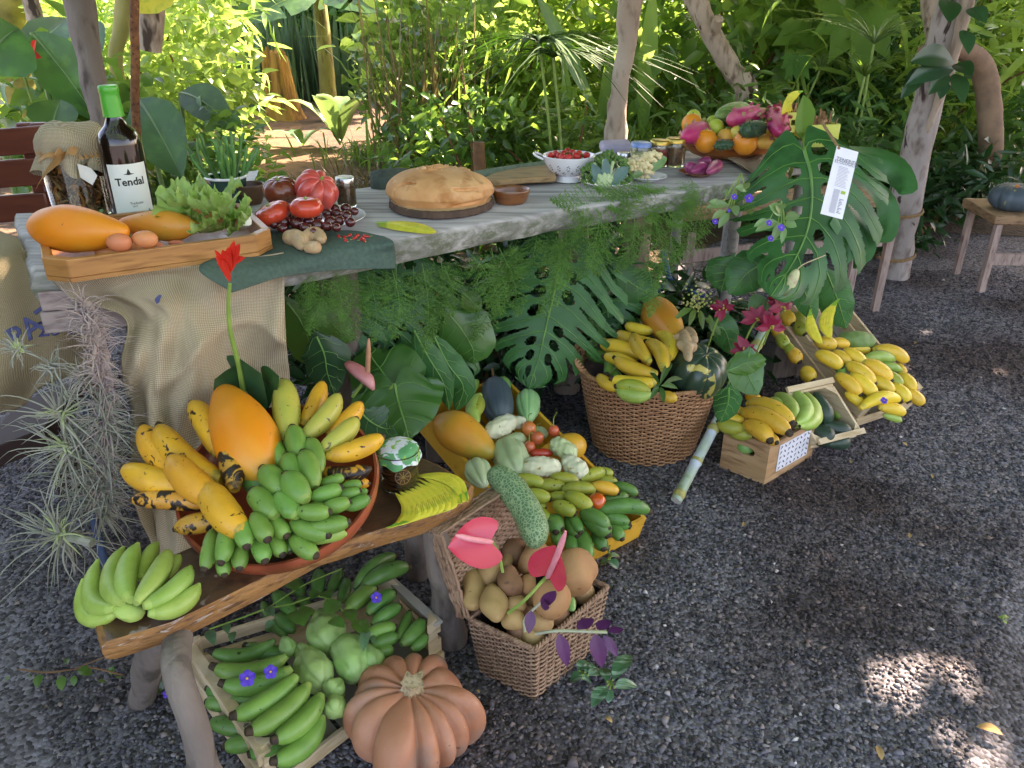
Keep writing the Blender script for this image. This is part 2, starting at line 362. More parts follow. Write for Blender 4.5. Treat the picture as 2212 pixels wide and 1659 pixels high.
def stone_mat():
    m = bpy.data.materials.new('gravel_stones'); m.use_nodes = True; N = m.node_tree.nodes; L = m.node_tree.links; P = N['Principled BSDF']
    ge = N.new('ShaderNodeNewGeometry'); r = N.new('ShaderNodeValToRGB'); L.new(ge.outputs['Random Per Island'], r.inputs[0]); cr = r.color_ramp
    cr.elements[0].color = lin('39383c'); cr.elements[1].color = lin('e0dcd8'); cr.elements[1].position = 1
    for p, c in ((.5, '5a595f'), (.8, '737176'), (.9, '8c8078'), (.992, '8c8a8c')): e = cr.elements.new(p); e.color = lin(c)
    tc = N.new('ShaderNodeTexCoord'); nz = N.new('ShaderNodeTexNoise'); nz.inputs['Scale'].default_value = 1.6; nz.inputs['Detail'].default_value = 6; L.new(tc.outputs['Object'], nz.inputs['Vector'])
    mr = N.new('ShaderNodeMapRange'); mr.inputs[1].default_value = .42; mr.inputs[2].default_value = .62; L.new(nz.outputs['Fac'], mr.inputs[0])
    mx = N.new('ShaderNodeMix'); mx.data_type = 'RGBA'; mx.blend_type = 'MULTIPLY'; L.new(mr.outputs[0], mx.inputs[0]); L.new(r.outputs[0], mx.inputs[6]); mx.inputs[7].default_value = lin('c0aaa2')
    L.new(mx.outputs[2], P.inputs['Base Color']); P.inputs['Roughness'].default_value = .85
    return m
stones()
# ================================================================ leaf materials
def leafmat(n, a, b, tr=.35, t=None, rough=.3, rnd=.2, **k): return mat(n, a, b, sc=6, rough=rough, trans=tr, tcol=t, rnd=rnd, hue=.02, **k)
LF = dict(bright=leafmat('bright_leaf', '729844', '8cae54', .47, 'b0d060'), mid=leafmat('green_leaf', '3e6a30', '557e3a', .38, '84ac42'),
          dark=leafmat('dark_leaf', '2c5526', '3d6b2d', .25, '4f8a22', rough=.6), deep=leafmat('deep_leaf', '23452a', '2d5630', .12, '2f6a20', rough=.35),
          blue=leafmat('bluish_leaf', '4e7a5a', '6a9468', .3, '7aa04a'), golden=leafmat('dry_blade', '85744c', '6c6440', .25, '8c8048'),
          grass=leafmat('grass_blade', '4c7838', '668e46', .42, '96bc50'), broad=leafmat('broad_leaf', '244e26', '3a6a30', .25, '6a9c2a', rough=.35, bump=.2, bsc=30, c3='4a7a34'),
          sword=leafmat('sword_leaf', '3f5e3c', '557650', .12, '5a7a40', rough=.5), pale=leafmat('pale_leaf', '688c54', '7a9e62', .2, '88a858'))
bark = mat('pale_bark', '9c8a76', 'b4a490', sc=9, rough=.85, bump=.7, bsc=30, bd=.012, c3='6a5848', spots=[('4a3c30', 14, .60, .64)], rnd=.05, stretch=(1, 1, .35))
barkd = mat('grey_bark', '6c625a', '857a70', sc=9, rough=.9, bump=.7, bsc=34, bd=.012, c3='4c443c', rnd=.05, stretch=(1, 1, .35))
brown = mat('brown_stem', '6a4a30', '84603c', sc=20, rough=.85, bump=.5, rnd=.1)
gstem = mat('green_stem', '6f8f3e', '86a24c', sc=20, rough=.5, rnd=.1)
def path3(pts, n=10):
    """a smooth path through points"""
    p = np.array(pts, float); t = np.linspace(0, 1, len(p)); u = np.linspace(0, 1, n)
    if len(p) < 3: return np.stack([np.interp(u, t, p[:, i]) for i in range(3)], 1)
    m = np.gradient(p, axis=0) ; k = np.clip((u * (len(p) - 1)).astype(int), 0, len(p) - 2); s = u * (len(p) - 1) - k; s = s[:, None]
    return (2 * s**3 - 3 * s**2 + 1) * p[k] + (s**3 - 2 * s**2 + s) * m[k] + (-2 * s**3 + 3 * s**2) * p[k + 1] + (s**3 - s**2) * m[k + 1]
def clump(n, c, rad, g, ncl=14, tight=.35):
    cc = g.normal(size=(ncl, 3)); cc /= np.linalg.norm(cc, axis=1, keepdims=True); cc *= g.random((ncl, 1)) ** .45
    k = g.integers(0, ncl, n); p = cc[k] + g.normal(0, tight, (n, 3)) * .6
    return V(c) + p * V(rad)
def shrub(name, label, cat, base, rad, n, L, W, m, shape='ovate', g=None, seed=0, ncl=14, zs=.6, stems=5, sm=None, group=None, bend=.3, tight=.35, sag=-.2):
    g = np.random.default_rng(seed); base = V(base); c = base + V(0, 0, rad[2] * .95)
    p = clump(n, c, rad, g, ncl, tight); p = p[p[:, 2] > .02]; n = len(p)
    d = rdir(n, g, .5, sag); nr = rdir(n, g, .5, 1.1)
    o = thing(name, base, label, cat, group)
    mb = MB(); mb.add(*leaves(p, d, nr, L * g.uniform(.6, 1.25, n), W * g.uniform(.6, 1.2, n), shape, bend * g.uniform(.3, 1.6, n))); mb.build('foliage', m, o, smooth=2)
    mb = MB()
    for i in range(stems):
        e = p[g.integers(0, n)]; q = base + V(g.normal(0, .06), g.normal(0, .06), 0)
        mb.add(*sweep(path3([q, (q + e) / 2 + V(g.normal(0, .05), g.normal(0, .05), rad[2] * .25), e], 7), np.linspace(.014, .004, 7), 5))
    if stems: mb.build('stem', sm or brown, o)
    return o
def blades(base, d, H, W, droop, seg=7, g=None, tw=.3):
    """many long blades: base (n,3), d = horizontal lean, heights, widths, droop"""
    n = len(base); u = np.linspace(0, 1, seg); dh = d / (np.linalg.norm(d, axis=1, keepdims=True) + 1e-9)
    s = np.stack([-dh[:, 1], dh[:, 0], np.zeros(n)], 1); s = s * math.cos(tw) + dh * math.sin(tw)
    H = H[:, None]; lean = np.linalg.norm(d, axis=1)[:, None]; dr = droop[:, None]
    x = H * lean * (u + dr * u ** 2); z = H * (u - dr * .62 * u ** 3)
    c = base[:, None, :] + dh[:, None, :] * x[:, :, None]; c[:, :, 2] += z
    w = W[:, None] * np.interp(u, [0, .25, .6, 1], [.6, 1, .8, .04])[None]
    a = c - s[:, None] * w[:, :, None] / 2; b = c + s[:, None] * w[:, :, None] / 2
    mid = c + np.array([0, 0, -.12]) * w[:, :, None]
    v = np.stack([a, mid, b], 2).reshape(-1, 3); f = []
    for i in range(n):
        k = i * seg * 3
        for j in range(seg - 1): q = k + j * 3; f += [(q, q + 1, q + 4, q + 3), (q + 1, q + 2, q + 5, q + 4)]
    return v, f
def grassy(name, label, cat, base, r, n, H, W, m, seed, lean=.35, droop=.6, group=None, seg=7, extra=None):
    g = np.random.default_rng(seed); b = V(base) + np.c_[g.normal(0, r, n), g.normal(0, r * .8, n), np.zeros(n)]
    a = g.uniform(0, 6.28, n); l = lean * g.uniform(.2, 1.5, n)
    mb = MB(); mb.add(*blades(b, np.c_[np.cos(a) * l, np.sin(a) * l, a * 0], H * g.uniform(.45, 1.1, n), W * g.uniform(.6, 1.2, n), droop * g.uniform(.3, 1.6, n), seg))
    mi = 0; ms = [m]
    if extra:
        mb2 = extra; 
    return mb.build(name, ms, None, label, cat, group, smooth=2)
# ---------------------------------------------------------------- far planting, sunlit
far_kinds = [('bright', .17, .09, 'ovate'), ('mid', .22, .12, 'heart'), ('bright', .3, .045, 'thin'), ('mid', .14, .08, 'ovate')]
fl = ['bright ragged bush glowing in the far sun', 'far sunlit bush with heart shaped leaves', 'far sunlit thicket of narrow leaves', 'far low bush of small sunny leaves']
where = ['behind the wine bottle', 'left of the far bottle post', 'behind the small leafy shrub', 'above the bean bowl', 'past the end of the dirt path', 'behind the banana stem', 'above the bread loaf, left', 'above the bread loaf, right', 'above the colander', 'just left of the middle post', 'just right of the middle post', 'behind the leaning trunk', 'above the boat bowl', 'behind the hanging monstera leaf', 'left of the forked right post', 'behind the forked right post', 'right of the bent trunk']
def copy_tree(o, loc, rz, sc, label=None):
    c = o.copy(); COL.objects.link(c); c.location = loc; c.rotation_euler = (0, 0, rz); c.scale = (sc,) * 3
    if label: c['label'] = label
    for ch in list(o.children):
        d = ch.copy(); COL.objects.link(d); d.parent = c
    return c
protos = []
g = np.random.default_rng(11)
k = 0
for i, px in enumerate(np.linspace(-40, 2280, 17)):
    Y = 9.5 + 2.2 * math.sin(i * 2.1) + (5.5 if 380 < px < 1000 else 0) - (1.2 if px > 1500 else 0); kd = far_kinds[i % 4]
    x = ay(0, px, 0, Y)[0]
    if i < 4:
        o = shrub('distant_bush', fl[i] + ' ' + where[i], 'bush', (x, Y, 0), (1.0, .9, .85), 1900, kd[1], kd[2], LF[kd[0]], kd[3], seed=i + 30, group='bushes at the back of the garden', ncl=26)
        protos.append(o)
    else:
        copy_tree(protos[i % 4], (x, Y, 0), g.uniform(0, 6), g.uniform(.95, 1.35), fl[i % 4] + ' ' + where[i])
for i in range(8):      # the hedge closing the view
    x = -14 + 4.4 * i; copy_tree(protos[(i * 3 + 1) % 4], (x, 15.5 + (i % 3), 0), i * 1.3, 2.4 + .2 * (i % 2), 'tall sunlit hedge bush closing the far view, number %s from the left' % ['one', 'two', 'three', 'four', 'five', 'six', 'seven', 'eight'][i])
# ---------------------------------------------------------------- nearer planting: (x px, distance, radii, n, L, W, mat, shape, name, label)
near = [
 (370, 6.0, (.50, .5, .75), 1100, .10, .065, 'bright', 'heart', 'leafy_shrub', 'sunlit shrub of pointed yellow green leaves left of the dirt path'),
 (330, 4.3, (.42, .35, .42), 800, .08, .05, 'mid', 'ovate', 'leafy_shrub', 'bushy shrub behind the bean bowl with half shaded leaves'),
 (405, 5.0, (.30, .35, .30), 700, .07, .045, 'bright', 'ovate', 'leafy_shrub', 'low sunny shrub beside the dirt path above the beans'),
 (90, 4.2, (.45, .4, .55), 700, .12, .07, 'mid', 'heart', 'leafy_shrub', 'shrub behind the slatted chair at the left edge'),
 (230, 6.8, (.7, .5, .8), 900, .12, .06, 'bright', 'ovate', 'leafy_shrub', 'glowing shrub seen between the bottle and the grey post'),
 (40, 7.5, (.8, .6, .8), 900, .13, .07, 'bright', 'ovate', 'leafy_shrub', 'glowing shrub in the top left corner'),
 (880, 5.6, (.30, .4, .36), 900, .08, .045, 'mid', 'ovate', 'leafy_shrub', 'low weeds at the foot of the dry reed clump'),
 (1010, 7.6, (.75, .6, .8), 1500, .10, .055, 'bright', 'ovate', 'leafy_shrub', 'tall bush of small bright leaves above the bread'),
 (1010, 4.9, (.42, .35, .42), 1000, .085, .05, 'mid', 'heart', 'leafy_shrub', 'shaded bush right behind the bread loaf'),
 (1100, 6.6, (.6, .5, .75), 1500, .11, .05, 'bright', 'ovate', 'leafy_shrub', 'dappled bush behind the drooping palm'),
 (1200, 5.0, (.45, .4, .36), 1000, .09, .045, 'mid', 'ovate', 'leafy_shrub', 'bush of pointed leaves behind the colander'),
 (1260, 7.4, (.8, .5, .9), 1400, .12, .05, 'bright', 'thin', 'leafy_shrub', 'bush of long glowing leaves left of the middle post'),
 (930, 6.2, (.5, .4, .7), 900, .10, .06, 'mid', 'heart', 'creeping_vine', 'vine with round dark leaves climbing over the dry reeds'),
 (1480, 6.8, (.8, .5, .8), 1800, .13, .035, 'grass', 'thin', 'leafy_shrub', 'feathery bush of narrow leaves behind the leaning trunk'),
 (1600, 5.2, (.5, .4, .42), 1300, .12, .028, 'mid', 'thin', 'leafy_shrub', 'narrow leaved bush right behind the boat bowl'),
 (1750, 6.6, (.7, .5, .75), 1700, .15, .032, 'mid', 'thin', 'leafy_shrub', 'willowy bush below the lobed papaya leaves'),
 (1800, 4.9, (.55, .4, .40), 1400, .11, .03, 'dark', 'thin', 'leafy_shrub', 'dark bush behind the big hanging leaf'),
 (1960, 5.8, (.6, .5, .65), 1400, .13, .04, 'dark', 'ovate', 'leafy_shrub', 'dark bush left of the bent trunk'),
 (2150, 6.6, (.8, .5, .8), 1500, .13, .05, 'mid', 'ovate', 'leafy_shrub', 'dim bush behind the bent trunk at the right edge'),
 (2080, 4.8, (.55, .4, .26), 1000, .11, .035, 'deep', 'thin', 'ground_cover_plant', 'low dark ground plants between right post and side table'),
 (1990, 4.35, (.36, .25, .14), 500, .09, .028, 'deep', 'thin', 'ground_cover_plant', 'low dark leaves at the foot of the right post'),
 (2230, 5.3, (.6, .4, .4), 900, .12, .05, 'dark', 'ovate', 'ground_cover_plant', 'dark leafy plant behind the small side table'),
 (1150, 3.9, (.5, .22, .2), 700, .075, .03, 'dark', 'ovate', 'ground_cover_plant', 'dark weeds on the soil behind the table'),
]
for i, (px, Y, rad, n, L, W, m, sh, nm, lb) in enumerate(near):
    shrub(nm, lb, 'plant' if nm != 'leafy_shrub' else 'shrub', (ay(0, px, 0, Y)[0], Y, 0), rad, n, L, W, LF[m], sh, seed=60 + i, group=None, ncl=12 + n // 100)
# dry reeds, grasses and canes
def gx(px, Y): return (ay(0, px, 0, Y)[0], Y, 0)
grassy('reed_clump', 'tall dry golden reeds in the middle of the planting', 'reeds', gx(915, 5.9), .18, 150, 1.75, .016, LF['golden'], 5, .22, .35)
grassy('reed_clump', 'green reeds growing up through the dry ones', 'reeds', gx(960, 6.3), .26, 150, 1.7, .02, LF['grass'], 6, .3, .5)
for i, (px, Y, H_, n, r, mm, lb) in enumerate([
    (820, 5.3, .5, 220, .25, 'golden', 'dry grass tuft at the foot of the reeds'), (1090, 5.6, .9, 160, .25, 'grass', 'arching grass behind the bread loaf'),
    (1330, 5.4, .8, 170, .22, 'grass', 'grass tuft at the foot of the middle post'), (1540, 5.9, 1.2, 330, .4, 'grass', 'tall arching grass behind the boat bowl'),
    (1700, 7.4, 1.4, 330, .45, 'grass', 'tall grass under the papaya leaves'), (1420, 7.8, 1.5, 260, .4, 'grass', 'sunlit grass right of the middle post'),
    (1900, 5.3, .7, 240, .3, 'dark', 'dark grass left of the right post'), (2060, 7.2, 1.3, 260, .5, 'grass', 'tall grass behind the bent trunk'), (2160, 5.6, .8, 200, .35, 'golden', 'dry yellowish grass at the right edge'),
    (800, 7.0, .35, 200, .25, 'mid', 'low grass on the right side of the dirt path')]):
    grassy('grass_tuft', lb, 'grass', gx(px, Y), r, n, H_, .016, LF[mm], 80 + i, .4, .9, group='grass tufts in the planting')
# snake plants beside the stump
for i, (px, Y, n) in enumerate([(545, 11.3, 70), (580, 11.8, 60), (640, 11.6, 60), (520, 10.6, 40), (740, 12, 50)]):
    g = np.random.default_rng(200 + i); b = V(gx(px, Y)) + np.c_[g.normal(0, .28, n), g.normal(0, .3, n), np.zeros(n)]; a = g.uniform(0, 6.28, n)
    mb = MB(); mb.add(*blades(b, np.c_[np.cos(a), np.sin(a), a * 0] * g.uniform(.02, .16, (n, 1)), g.uniform(.7, 1.35, n), g.uniform(.05, .085, n), g.uniform(0, .15, n), 6))
    mb.build('snake_plant', LF['sword'], None, 'upright snake plant thicket ' + ['left of the split stump', 'just behind the split stump', 'between stump and banana stem', 'at the bend of the dirt path', 'right of the banana stem'][i], 'plant', 'snake plants by the dirt path', smooth=2)
# split stump
def stump():
    b = az(0, 617, 258); Y = b[1]; top = ay(0, 607, 108, Y); h = top[2]; r = 32 * dep(b) / F
    o = thing('split_stump', b, 'split yellowish tree stump standing beside the dirt path', 'stump'); mb = MB()
    th = np.linspace(0, 2 * math.pi, 29)[:-1]; g = np.random.default_rng(4); rg = 1 + .16 * np.sin(th * 5 + 1) + g.normal(0, .05, 28)
    rows = []
    for i in range(12):
        u = i / 11; rr = r * (1 - .28 * u + .25 * (1 - u) ** 6); zz = h * u + (g.uniform(-.10, .05, 28) if i == 11 else 0)
        rows.append(np.c_[b[0] - .05 * u + rr * rg * np.cos(th), b[1] + rr * rg * np.sin(th), np.broadcast_to(zz, 28)])
    v = np.concatenate(rows + [np.array([[b[0] - .05, b[1], h * .8]])]); f = quads(12, 28) + [(11 * 28 + j, 11 * 28 + (j + 1) % 28, 12 * 28) for j in range(28)]
    mb.add(v, f); mb.build('trunk', mat('split_wood', 'b98a3f', '8e6a32', sc=6, rough=.9, bump=.8, bsc=22, bd=.03, c3='5a3c1e', stretch=(1, 1, .2), rnd=0), o)
stump()
# broad paddle leaves
def paddle(mb, base, tip, w, droop=.25, mi=0, up=(0, 0, 1), n=14, fold=.22, wave=.03, tear=False, tw=0):
    base, tip = V(base), V(tip); d = tip - base; L = np.linalg.norm(d); u = np.linspace(0, 1, n)
    pts = base + np.outer(u, d) + np.outer(4 * u * (1 - u), V(0, 0, 1)) * droop * L
    s = np.cross(V(up), nrm(d)); s = nrm(s); s = s * math.cos(tw) + np.cross(nrm(d), s) * math.sin(tw); nn = np.cross(nrm(d), s)
    W = w / 2 * np.interp(u, [0, .08, .3, .55, .8, .93, 1], [.06, .42, .92, 1, .66, .28, .01])
    mb.add(*leafgrid(pts, W, s, nn, fold, 4, wave, (lambda a, v: int(a * 97) % 9 == 0 and abs(v) > .3) if tear else None), mi)
    return pts
def stalkleaf(name, label, base, mid, tip, w, m, cat='leaf plant', **k):
    o = thing(name, base, label, cat); mb = MB(); pts = paddle(mb, mid, tip, w, **k); mb.build('leaf', m, o, smooth=2)
    mb = MB(); mb.add(*sweep(path3([base, (V(base) + V(mid)) / 2 + V(0, 0, .03), mid], 8), .012, 6)); mb.add(*sweep(pts - V(0, 0, .003), np.linspace(.009, .002, len(pts)), 5)); mb.build('midrib', LF['pale'], o); return o
def Y_(x, y, Y): return ay(0, x, y, Y)
stalkleaf('heliconia_leaf', 'huge dark green paddle leaf at the left edge', gx(-80, 3.6), Y_(-40, 150, 3.4), Y_(40, 60, 3.5), .34, LF['broad'], droop=.1, up=(.3, -1, .3))
stalkleaf('heliconia_leaf', 'long dark leaf hanging diagonally left of the bottle', gx(60, 4), Y_(70, 70, 4), Y_(215, 265, 3.9), .24, LF['broad'], up=(.3, -1, .35), droop=.05)
stalkleaf('heliconia_leaf', 'green paddle leaf between bottle and bean bowl', gx(290, 3.9), Y_(300, 215, 3.9), Y_(395, 385, 3.6), .26, LF['broad'], up=(.2, -1, .3), droop=.05)
stalkleaf('heliconia_leaf', 'glossy leaf pointing right toward the dirt path', gx(330, 4.6), Y_(390, 200, 4.6), Y_(508, 285, 4.4), .2, LF['broad'], up=(0, -.9, .6), droop=.1)
stalkleaf('heliconia_leaf', 'pale backed leaf rising between jar and post', gx(100, 4.4), Y_(60, 130, 4.3), Y_(150, 40, 4.6), .22, LF['broad'], up=(0, -1, .3), droop=.05)
stalkleaf('heliconia_leaf', 'short rounded leaf behind the jar', gx(110, 3.5), Y_(110, 290, 3.5), Y_(130, 215, 3.6), .22, LF['broad'], up=(0, -1, .3), droop=.05)
stalkleaf('heliconia_leaf', 'small dark leaf beside the grey post', gx(210, 3.8), Y_(190, 60, 3.8), Y_(222, 110, 3.7), .14, LF['broad'], up=(0, -1, .3), droop=.05)
# banana plants
def banana_plant(base, top, r, label, lv, m=None):
    o = thing('banana_plant', base, label, 'banana plant'); mb = MB(); p = path3([base, (V(base) + V(top)) / 2 + V(.01, 0, 0), top], 9)
    mb.add(*sweep(p, np.linspace(r * 1.2, r * .8, 9), 14)); mb.build('trunk', mat('banana_stem', '6f6a34', '8f8a48', sc=8, rough=.7, bump=.4, bsc=26, c3='4f3a20', stretch=(1, 1, .3), rnd=.05), o)
    for (a, b, w, dr) in lv:
        mb = MB(); pts = paddle(mb, a, b, w, droop=dr, n=18, tear=True, up=(0, -.75, .66)); mb.build('leaf', m or LF['broad'], o, smooth=2)
        mb = MB(); mb.add(*sweep(path3([top, a], 5), .02, 6)); mb.add(*sweep(pts - V(0, 0, .004), np.linspace(.016, .004, len(pts)), 5)); mb.build('leaf_stalk', gstem, o)
b = gx(688, 9.6)
banana_plant(b, Y_(686, -40, 9.6), .085, 'banana plant with a stout stem right of the split stump', [(Y_(686, -10, 9.5), Y_(540, 50, 9.2), .55, .1), (Y_(690, -10, 9.5), Y_(830, 30, 9.2), .5, .12), (Y_(680, -20, 9.6), Y_(600, -40, 10.2), .5, .2)])
def rosette(name, label, base, n, L, w, m, seed, cat='plant', lean=(.5, 1.2), up=.6):
    g = np.random.default_rng(seed); o = thing(name, base, label, cat)
    for i in range(n):
        a = i * 2.4 + g.normal(0, .2); l = g.uniform(*lean); d = V(math.cos(a) * l, math.sin(a) * l, up) ; d = d / np.linalg.norm(d) * L * g.uniform(.7, 1.1)
        mb = MB(); paddle(mb, base, V(base) + d, w, droop=.22, n=12, wave=.04); mb.build('leaf', m, o, smooth=2)
rosette('banana_sucker', 'pale young banana leaves lying beside the dirt path', az(0, 735, 318) + V(0, 0, .02), 6, .62, .21, LF['pale'], 3, up=.75)
rosette('banana_sucker', 'small pale leaves sprawling at the edge of the path', az(0, 655, 320) + V(0, 0, .02), 5, .32, .09, LF['blue'], 4, up=.35)
# long straps around the middle post
def straps(name, label, items, m, cat='leaves'):
    o = thing(name, Y_(items[0][0], items[0][1], items[0][5]), label, cat)
    for (x0, y0, x1, y1, w, Y, dr) in items: mb = MB(); paddle(mb, Y_(x0, y0, Y), Y_(x1, y1, Y), w, droop=dr, n=12, fold=.3, up=(0, -1, .2)); mb.build('blade', m, o, smooth=2)
straps('strap_leaf', 'long bright strap leaf crossing left of the middle post', [(1290, 250, 1150, -30, .09, 5.6, .02)], LF['pale'])
straps('strap_leaf', 'two broad cane leaves standing right of the middle post', [(1385, 300, 1412, -40, .13, 5.8, 0), (1400, 310, 1365, -40, .10, 6.1, 0)], LF['bright'])
straps('strap_leaf', 'yellow green strap leaves fanning behind the colander', [(1130, 385, 1300, 245, .08, 5.0, .05), (1180, 370, 1330, 290, .05, 4.9, .05), (1290, 300, 1340, 40, .09, 5.9, .03), (1240, 330, 1215, 120, .07, 5.5, .05)], LF['grass'])
# papyrus and drooping palm heads
def umbrella(name, label, base, head, n, L, w, m, seed, dn=.5, ring=1., cat='plant'):
    g = np.random.default_rng(seed); o = thing(name, base, label, cat); mb = MB()
    mb.add(*sweep(path3([base, (V(base) + V(head)) / 2 + V(.02, 0, 0), head], 8), .008, 5)); mb.build('stem', gstem, o)
    a = g.uniform(0, 6.28, n); el = g.uniform(.05, .5, n); b = np.repeat(V(head)[None], n, 0)
    mb = MB(); H_ = L * g.uniform(.6, 1.1, n)
    mb.add(*blades(b, np.c_[np.cos(a), np.sin(a), a * 0] * (.8 + .6 * g.random((n, 1))), H_ * .62, np.full(n, w), g.uniform(.5, 1.3, n) * dn * 2, 8)); mb.build('frond', m, o, smooth=2)
umbrella('umbrella_sedge', 'feathery umbrella sedge head left of the right post', gx(1890, 5), Y_(1888, 95, 5), 46, .46, .010, LF['pale'], 1)
umbrella('umbrella_sedge', 'lower umbrella sedge head behind the hanging leaf', gx(1860, 4.9), Y_(1868, 165, 4.9), 40, .36, .009, LF['mid'], 2)
umbrella('umbrella_sedge', 'thin umbrella sedge in front of the papaya leaves', gx(1690, 5.6), Y_(1772, 150, 5.6), 36, .36, .009, LF['pale'], 3)
umbrella('umbrella_sedge', 'small umbrella sedge high above the boat bowl', gx(1840, 6), Y_(1810, 25, 6), 36, .4, .01, LF['pale'], 4)
umbrella('drooping_palm', 'dark drooping palm heads hanging in the middle', gx(1210, 4.7), Y_(1165, 95, 4.7), 60, .27, .018, LF['dark'], 5, dn=1.5)
umbrella('drooping_palm', 'lower dark palm head above the colander', gx(1230, 4.6), Y_(1195, 125, 4.6), 60, .27, .016, LF['dark'], 6, dn=1.6)
# papaya leaves with pointed lobes
def papaya_leaf(label, c, r, m, seed, base, tilt=(0, -1, .5)):
    g = np.random.default_rng(seed); o = thing('papaya_leaf', base, label, 'leaf plant'); nn, a, b = frame(tilt, (0, 0, 1)); mb = MB(); c = V(c); a, b = -a, b
    for k in range(7):
        t = math.pi * (-.5) + (k - 3) * .62; d = math.cos(t) * a + math.sin(t) * b; l = r * (1 - .09 * abs(k - 3)) * g.uniform(.9, 1.1)
        e = c + d * l; s = np.cross(nn, d); u = np.linspace(0, 1, 11); W = r * .2 * np.interp(u, [0, .3, .5, .62, .8, 1], [.8, .9, .75, 1.1, .5, .01])
        mb.add(*leafgrid(c + np.outer(u, e - c) - np.outer(u ** 2, V(0, 0, 1)) * r * .15, W, s, nn, .1, 3, .05))
    mb.build('blade', m, o, smooth=2); mb = MB(); mb.add(*sweep(path3([base, (c + V(base)) / 2 + V(.05, 0, .1), c], 8), .009, 6)); mb.build('stem', gstem, o)
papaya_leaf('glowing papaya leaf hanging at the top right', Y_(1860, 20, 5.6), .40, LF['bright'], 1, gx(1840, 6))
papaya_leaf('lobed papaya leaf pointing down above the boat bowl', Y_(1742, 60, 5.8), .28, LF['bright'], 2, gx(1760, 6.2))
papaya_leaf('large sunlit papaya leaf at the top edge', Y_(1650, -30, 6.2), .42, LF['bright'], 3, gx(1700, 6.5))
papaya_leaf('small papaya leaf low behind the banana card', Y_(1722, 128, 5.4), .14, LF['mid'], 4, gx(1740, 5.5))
# trunks and posts
def trunk(name, label, pts, rs, m, cat='post', lumps=.0, seed=0, sides=16, parts=None):
    o = thing(name, pts[0], label, cat); far = V(pts[-1])[2] > 2.2; p = path3(pts[:-1] if far else pts, 24 if far else 30)
    if far: d_ = p[-1] - p[-4]; d_ = d_ / max(d_[2], .02); p = np.concatenate([p, p[-1] + np.outer(np.linspace(.1, 1, 6) * (2.6 - p[-1][2]), np.clip(d_, -.35, 1))])
    v, f = sweep(p, np.interp(np.linspace(0, 1, 30), np.linspace(0, 1, len(rs)), rs), sides)
    if lumps: v = v + lump(v, lumps, 7, seed)[:, None] * nrm(V(1, 1, 0)); v = v + lump(v, lumps * .6, 16, seed + 3)[:, None] * nrm(V(1, -1, 0))
    mb = MB(); mb.add(v, f); mb.build('trunk', m, o); return o
tr = trunk('grey_post', 'leaning grey tree trunk post behind the wine bottle', [ay(0, 232, 420, 3.1) * V(1, 1, 0), ay(0, 222, 300, 3.1), ay(0, 195, 130, 3.15), ay(0, 160, -40, 3.2), V(-2.1, 3.5, 2.6)], [.042, .042, .046, .05, .05], barkd, lumps=.02)
trunk('thin_cane', 'thin rusty brown cane standing right of the bottle', [ay(0, 300, 420, 2.75) * V(1, 1, 0), ay(0, 300, 330, 2.75), ay(0, 292, 100, 2.75), ay(0, 290, -30, 2.75), V(-1.45, 2.85, 2.6)], [.014] * 5, mat('rusty_bark', '6b4226', '8a5a34', sc=30, rough=.8, bump=.6, bsc=60, c3='3c2415', spots=[('c0a080', 60, .68, .7)]), 'cane', .003)
o = trunk('cut_post', 'pale sawn post end hanging over the bottle with a yellow card', [ay(0, 322, 108, 3.0), ay(0, 325, 50, 3.0), ay(0, 330, -30, 3.0), V(-1.45, 3.1, 2.7)], [.041, .042, .043, .043], bark, lumps=.004)
cardm = mat('yellow_card', 'e3d84a', 'd4cf3e', sc=20, rough=.55, rnd=.04, c3='b9c43c')
mb = MB(); pc = ay(0, 338, 0, 2.93); mb.add(*leafgrid(np.array([ay(0, x, y, 2.93) for x, y in ((320, 30), (333, 15), (345, -8), (350, -30))]), [.035, .06, .06, .05], CR, -CF, .1, 3)); mb.build('banana_card', cardm, o, smooth=2)
trunk('middle_post', 'pale knotty trunk post in the middle, dark at its base', [ay(0, 1325, 340, 4.2) * V(1, 1, 0), ay(0, 1330, 290, 4.2), ay(0, 1338, 190, 4.2), ay(0, 1355, 90, 4.2), ay(0, 1362, -30, 4.2), V(.72, 4.3, 2.6)], [.06, .055, .048, .05, .055, .05], mat('patchy_bark', '9c8a76', 'b2a28e', sc=7, rough=.85, bump=.7, bsc=30, bd=.01, c3='7a6858', spots=[('2c2420', 5, .64, .67)], rnd=0, stretch=(1, 1, .5)), lumps=.022, seed=2)
o = trunk('leaning_trunk', 'smooth leaning tree trunk with a cut branch above the boat bowl', [ay(0, 1640, 290, 5.3) * V(1, 1, 0), ay(0, 1615, 215, 5.3), ay(0, 1580, 150, 5.3), ay(0, 1530, 60, 5.3), ay(0, 1490, -30, 5.3), V(.5, 5.6, 2.8)], [.08, .075, .062, .062, .066, .06], bark, 'tree', .02, 3)
mb = MB(); mb.add(*sweep([ay(0, 1540, 75, 5.28), ay(0, 1552, 40, 5.2)], [.035, .032], 12)); mb.build('branch_stub', bark, o)
mb = MB(); mb.add(*sweep([ay(0, 1612, 205, 5.28), ay(0, 1635, 225, 5.2)], [.02, .012], 8)); mb.build('root_stub', bark, o)
RP = [az(0, 1930, 597), ay(0, 1960, 420, 3.9), ay(0, 1995, 260, 3.9), ay(0, 2035, 100, 3.9), ay(0, 2070, -20, 3.9), V(2.75, 3.9, 2.6)]
